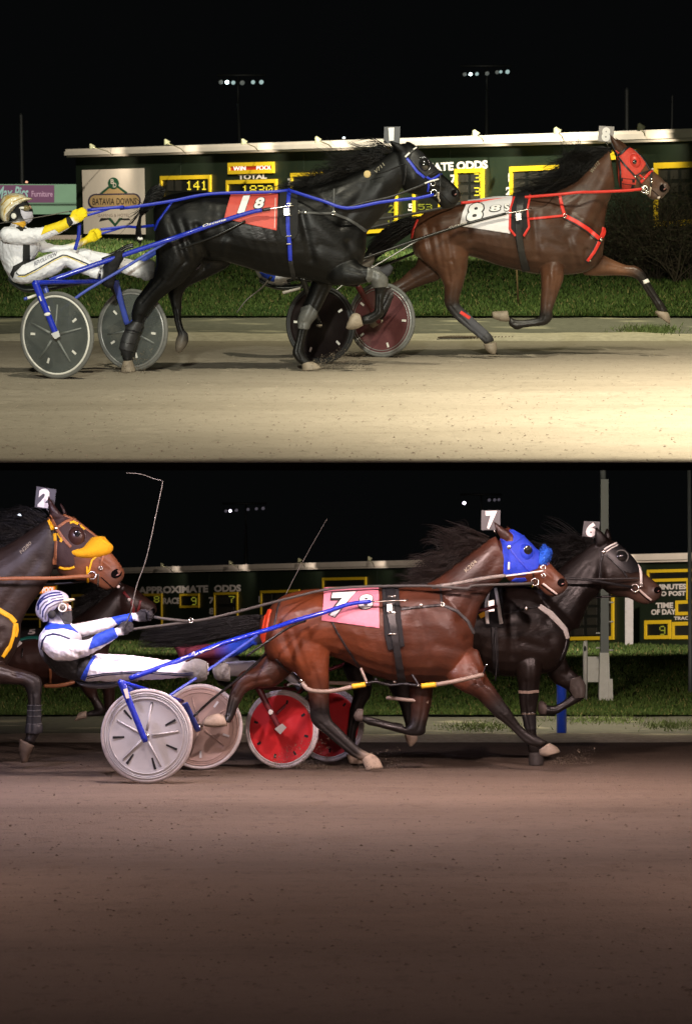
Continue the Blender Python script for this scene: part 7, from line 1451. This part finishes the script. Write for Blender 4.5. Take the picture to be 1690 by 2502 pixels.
# ---- stake in the grass, weeds
solid(U, 'stake', 'thin brown stake standing in the grass beneath the bay horse', 'stake', Geo().tube([U.G(*cr('D', 378, 1300), .03), U.G(*cr('D', 378, 1300), .03) + Vector((-.03, 0, .62))], [.014, .010], 6), mat('stake_wood', (0.12,0.075,0.03), 0.8))
def weeds(st, c, x0, x1, y0, y1, n, seed):
    rg = np.random.RandomState(seed); V = []; F = []
    for i in range(n):
        px_ = x0 + (x1-x0)*(.5 + .32*rg.randn()); p = st.G(*cr(c, px_, y0 + (y1-y0)*np.clip(.5 + .28*rg.randn(), -.2, 1.2)), .02); a = rg.rand()*6.28; w = .006; h = .02 + .04*rg.rand(); o = len(V)
        V += [p + Vector((math.cos(a)*w, math.sin(a)*w, 0)), p - Vector((math.cos(a)*w, math.sin(a)*w, 0)), p + Vector(((rg.rand()-.5)*.08, (rg.rand()-.5)*.08, h))]; F.append((o, o+1, o+2))
    solid(st, 'weeds', None, None, Geo().add(V, F), mat('weed', (0.09,0.13,0.03), 0.7, var=0.4, scale=8), kind='stuff', smooth=False)
weeds(U, 'D', 1120, 1430, 1455, 1512, 900, 5); weeds(LO, 'H', 0, 420, 1690, 1750, 700, 6); weeds(LO, 'H', 1290, 1590, 1690, 1740, 600, 8); weeds(LO, 'H', 700, 1250, 1655, 1700, 800, 9)
# ---- flying dirt behind the hooves
def spray(st, c, x0, y0, x1, y1, d, n, seed, bias=1.5):
    rg = np.random.RandomState(seed); V = []; F = []
    for i in range(n):
        u, v = rg.rand(), rg.rand()**bias; p = st.P(*cr(c, x0 + (x1-x0)*(1.5*u - .25*rg.rand()), y1 + (y0-y1)*v*(.3 + u)*1.3), d + rg.randn()*.15); p.z = max(p.z, .004); r = .0016 + .0032*rg.rand()**3; o = len(V); V += [p + Vector(rg.randn(3)*r) for _ in range(4)]; F += [(o,o+1,o+2),(o,o+2,o+3),(o,o+3,o+1),(o+1,o+3,o+2)]
    solid(st, 'flying_dirt', None, None, Geo().add(V, F), mat('dirt_clod', (0.13,0.105,0.075), 0.95, var=0.4, scale=30), kind='stuff', smooth=False)
spray(U, 'C', 270, 1600, 520, 1745, 24.5, 1500, 1); spray(U, 'A', 820, 1270, 980, 1380, 24.0, 500, 2); spray(LO, 'G', 230, 1330, 460, 1475, 24.7, 1100, 3); spray(LO, 'H', 690, 1880, 860, 1960, 25.5, 600, 4); spray(LO, 'G', 640, 1400, 860, 1485, 24.6, 500, 5)
# ---- lower track: blue post, utility pole, box on a post, steel pole, rails
def gpost(st, c, x, yb, yt, r, m, name, label, cat, cap=True):
    b = st.G(*cr(c, x, yb), .02); t_ = st.P(*cr(c, x, yt), b.y); g = Geo(); prof = [(0, r), (t_.z - b.z - r*.6, r), (t_.z - b.z - r*.2, r*.85), (t_.z - b.z, r*.3)] if cap else [(0, r), (t_.z - b.z, r)]
    g.rings([[b + Vector((math.cos(k*.5236)*rr, math.sin(k*.5236)*rr, z)) for k in range(12)] for z, rr in prof]); return solid(st, name, label, cat, g, m, base=b)
gpost(LO, 'H', 721, 1768, 1262, .052, mat('post_blue', (0.01,0.06,0.50), 0.4, var=0.1), 'marker_post', 'bright blue marker post beside the lower track between the horses\' legs', 'post')
b = LO.G(*cr('H', 1000, 1548), .03); t = Thing(LO, 'utility_pole', 'grey square utility pole standing behind the dark horse\'s head', 'pole', b); s_ = FPX/b.y*2.661; top = LO.P(*cr('H', 990, -60), b.y)
t.part('post', Geo().hexa([b + Vector(q) for q in ((-.062,-.06,0),(.055,-.06,0),(.055,.06,0),(-.062,.06,0))], [Vector((b.x + x, b.y + y, LO.P(*cr('H', 0, 110), b.y).z)) for x, y in ((-.055,-.05),(.05,-.05),(.05,.05),(-.055,.05))]), M_POLE, smooth=False)
t.part('mast', Geo().tube([Vector((b.x - .02, b.y, LO.P(*cr('H', 0, 112), b.y).z)), Vector((b.x - .02, b.y, LO.P(*cr('H', 0, -80), b.y).z))], .042, 10), M_POLE)
t.part('footing', Geo().hexa([b + Vector(q) for q in ((-.085,-.08,-.02),(.075,-.08,-.02),(.075,.08,-.02),(-.085,.08,-.02))], [b + Vector(q) for q in ((-.07,-.07,.66),(.055,-.07,.66),(.055,.07,.66),(-.07,.07,.66))]), M_WPOST, smooth=False); t.part('footing', Geo().hexa([b + Vector(q) for q in ((.04,-.12,0),(.11,-.12,0),(.11,.05,0),(.04,.05,0))], [b + Vector(q) for q in ((.045,-.11,.30),(.10,-.11,.30),(.10,.05,.30),(.045,.05,.30))]), M_WPOST, smooth=False)
for y in (910, 1035, 1110, 1205, 1220):
    z = LO.P(*cr('H', 0, y), b.y).z; sx = -1 if y in (1110, 1205) else 1; t.part('step_bolt', Geo().tube([Vector((b.x + sx*.05, b.y, z)), Vector((b.x + sx*.12, b.y - .02, z))], .012, 6), M_WPOST)
t = Thing(LO, 'control_box', 'white control box on a rounded post beside the utility pole', 'box', LO.G(*cr('H', 875, 1543), .03)); b = t.base
t.part('post', Geo().rings([[b + Vector((math.cos(k*.5236)*r_, math.sin(k*.5236)*r_, z)) for k in range(12)] for z, r_ in ((0,.030),(LO.P(*cr('H',0,1195), b.y).z,.036),(LO.P(*cr('H',0,1180), b.y).z,.030),(LO.P(*cr('H',0,1172), b.y).z,.012))]), M_WPOST)
q = [cr('H', *p) for p in ((890,1262),(975,1262),(975,1428),(890,1428))]; t.part('cabinet', Geo().hexa([LO.P(*p, b.y + .02) for p in q], [LO.P(*p, b.y + .25) for p in q]), M_WPOST, smooth=False)
t.part('eye_slot', Geo().ellip(LO.P(*cr('H', 874, 1210), b.y - .03), (Vector((.02,0,0)), Vector((0,.012,0)), Vector((0,0,.04))), 12, 8), M_POLED)
d_ = 44.0; a = LO.P(*cr('H', 1557, 1340), d_); p0 = LO.P(*cr('H', 1550, -60), d_); solid(LO, 'steel_pole', 'slim grey steel pole at the right edge of the lower scene', 'pole', Geo().tube([Vector((a.x, d_, 0.03)), a, p0], [.032,.032,.03], 8), M_POLE)
gp = LO.P(*cr('H', 1160, 1175), 88); solid(LO, 'white_stake', 'white upright stake in front of the lower board', 'stake', Geo().hexa([(gp.x-.12, 88, 0.03),(gp.x+.12, 88, 0.03),(gp.x+.12, 88.1, 0.03),(gp.x-.12, 88.1, 0.03)], [(gp.x-.12, 88, LO.P(*cr('H',0,880), 88).z),(gp.x+.12, 88, LO.P(*cr('H',0,880), 88).z),(gp.x+.12, 88.1, LO.P(*cr('H',0,880), 88).z),(gp.x-.12, 88.1, LO.P(*cr('H',0,880), 88).z)]), M_WPOST, smooth=False)
dr = 72.0
for x0, x1, lab in ((-560, -20, 'low white rail far behind the hobbles of the red bay horse'), (230, 440, 'short low white rail far behind the legs of the dark horse')):
    a, b2 = LO.P(*cr('H', x0, 1446), dr), LO.P(*cr('H', x1, 1446), dr); t = Thing(LO, 'rail', lab, 'rail', (a.x, dr, .03)); t.part('bar', Geo().tube([a, b2], .075, 8), M_WPOST); n_ = 3
    for i in range(n_): p = a + (b2 - a)*((i + .5)/n_); t.part('leg', Geo().tube([Vector((p.x, dr, .03)), p], .04, 6), M_POLED)
# ---- whips
def whip(st, pts, r0, label, handle):
    P = [Vector(q) for q in catmull([tuple(st.P(*cr(c, x, y), d)) for c, x, y, d in pts], 5)]; n = len(P); t = Thing(st, 'whip', label, 'whip', P[0]); k = max(2, int(n*handle))
    t.part('lash', Geo().tube(P[k-1:], [r0*(1 - .6*i/(n-k+1)) for i in range(n-k+1)], 6), mat('whip_grey', (0.10,0.09,0.075), 0.6)); t.part('handle', Geo().tube(P[:k], r0*1.5, 6), M_BLKL)
whip(LO, [('J',900,420,23.4),('J',960,280,23.45),('E',970,820,23.5),('E',1040,620,23.5),('E',1110,300,23.5),('E',1150,110,23.5),('E',1148,72,23.5),('E',1110,62,23.5),('E',1000,25,23.5),('E',930,18,23.5),('E',897,16,23.5)], .0042, 'long bent whip held up by the driver in white and blue', .12)
whip(LO, [('M',740,720,25.4),('M',780,635,25.45),('M',860,480,25.5),('M',930,355,25.5),('M',980,268,25.5)], .0042, 'straight thin whip rising above the rump of the red bay horse', .1)
whip(U, [('I',1060,340,23.56),('I',960,352,23.56),('I',800,385,23.55),('I',500,438,23.52),('I',200,490,23.5),('I',-100,530,23.5)], .0045, 'thin black whip held back across the chin of the gold-helmeted driver', .15)
whip(U, [('B',1020,940,25.4),('B',950,1020,25.4),('B',850,1100,25.4),('B',780,1190,25.4)], .009, 'black whip hanging down under the black horse towards the track', .2)

# ---- unseen floodlights above the upper track, with flaps added to block spill
for ((lx, ly, lz), aim, *_), side in zip(UP_FLOODS, ('right end', 'middle', 'left end')):
    t = Thing(U, 'floodlight', 'unseen floodlight with an added spill flap over the %s of the upper track' % side, 'floodlight', (lx, ly, lz), 'floodlights with added spill flaps over the upper track')
    t.part('housing', Geo().rings([[Vector((lx + math.cos(k*.5236)*r, ly + math.sin(k*.5236)*r, lz + z)) for k in range(12)] for z, r in ((.06,.10),(.12,.30),(.40,.34),(.50,.12))]), M_POLED)
    yb = ly + (16.20 - ly)*2.0/13.0; t.part('visor', Geo().box((lx - 3.2, ly - 2.6, lz - 2.02), (lx + 3.2, yb, lz - 2.0)), M_POLED, smooth=False)  # added flap, unseen: keeps this lamp's light off the lower track
    for sx in (-3.0, 3.0): t.part('stay', Geo().tube([Vector((lx + sx, yb - .2, lz - 2.0)), Vector((lx + sx*.1, ly - .3, lz + .3))], .02, 6), M_POLED)
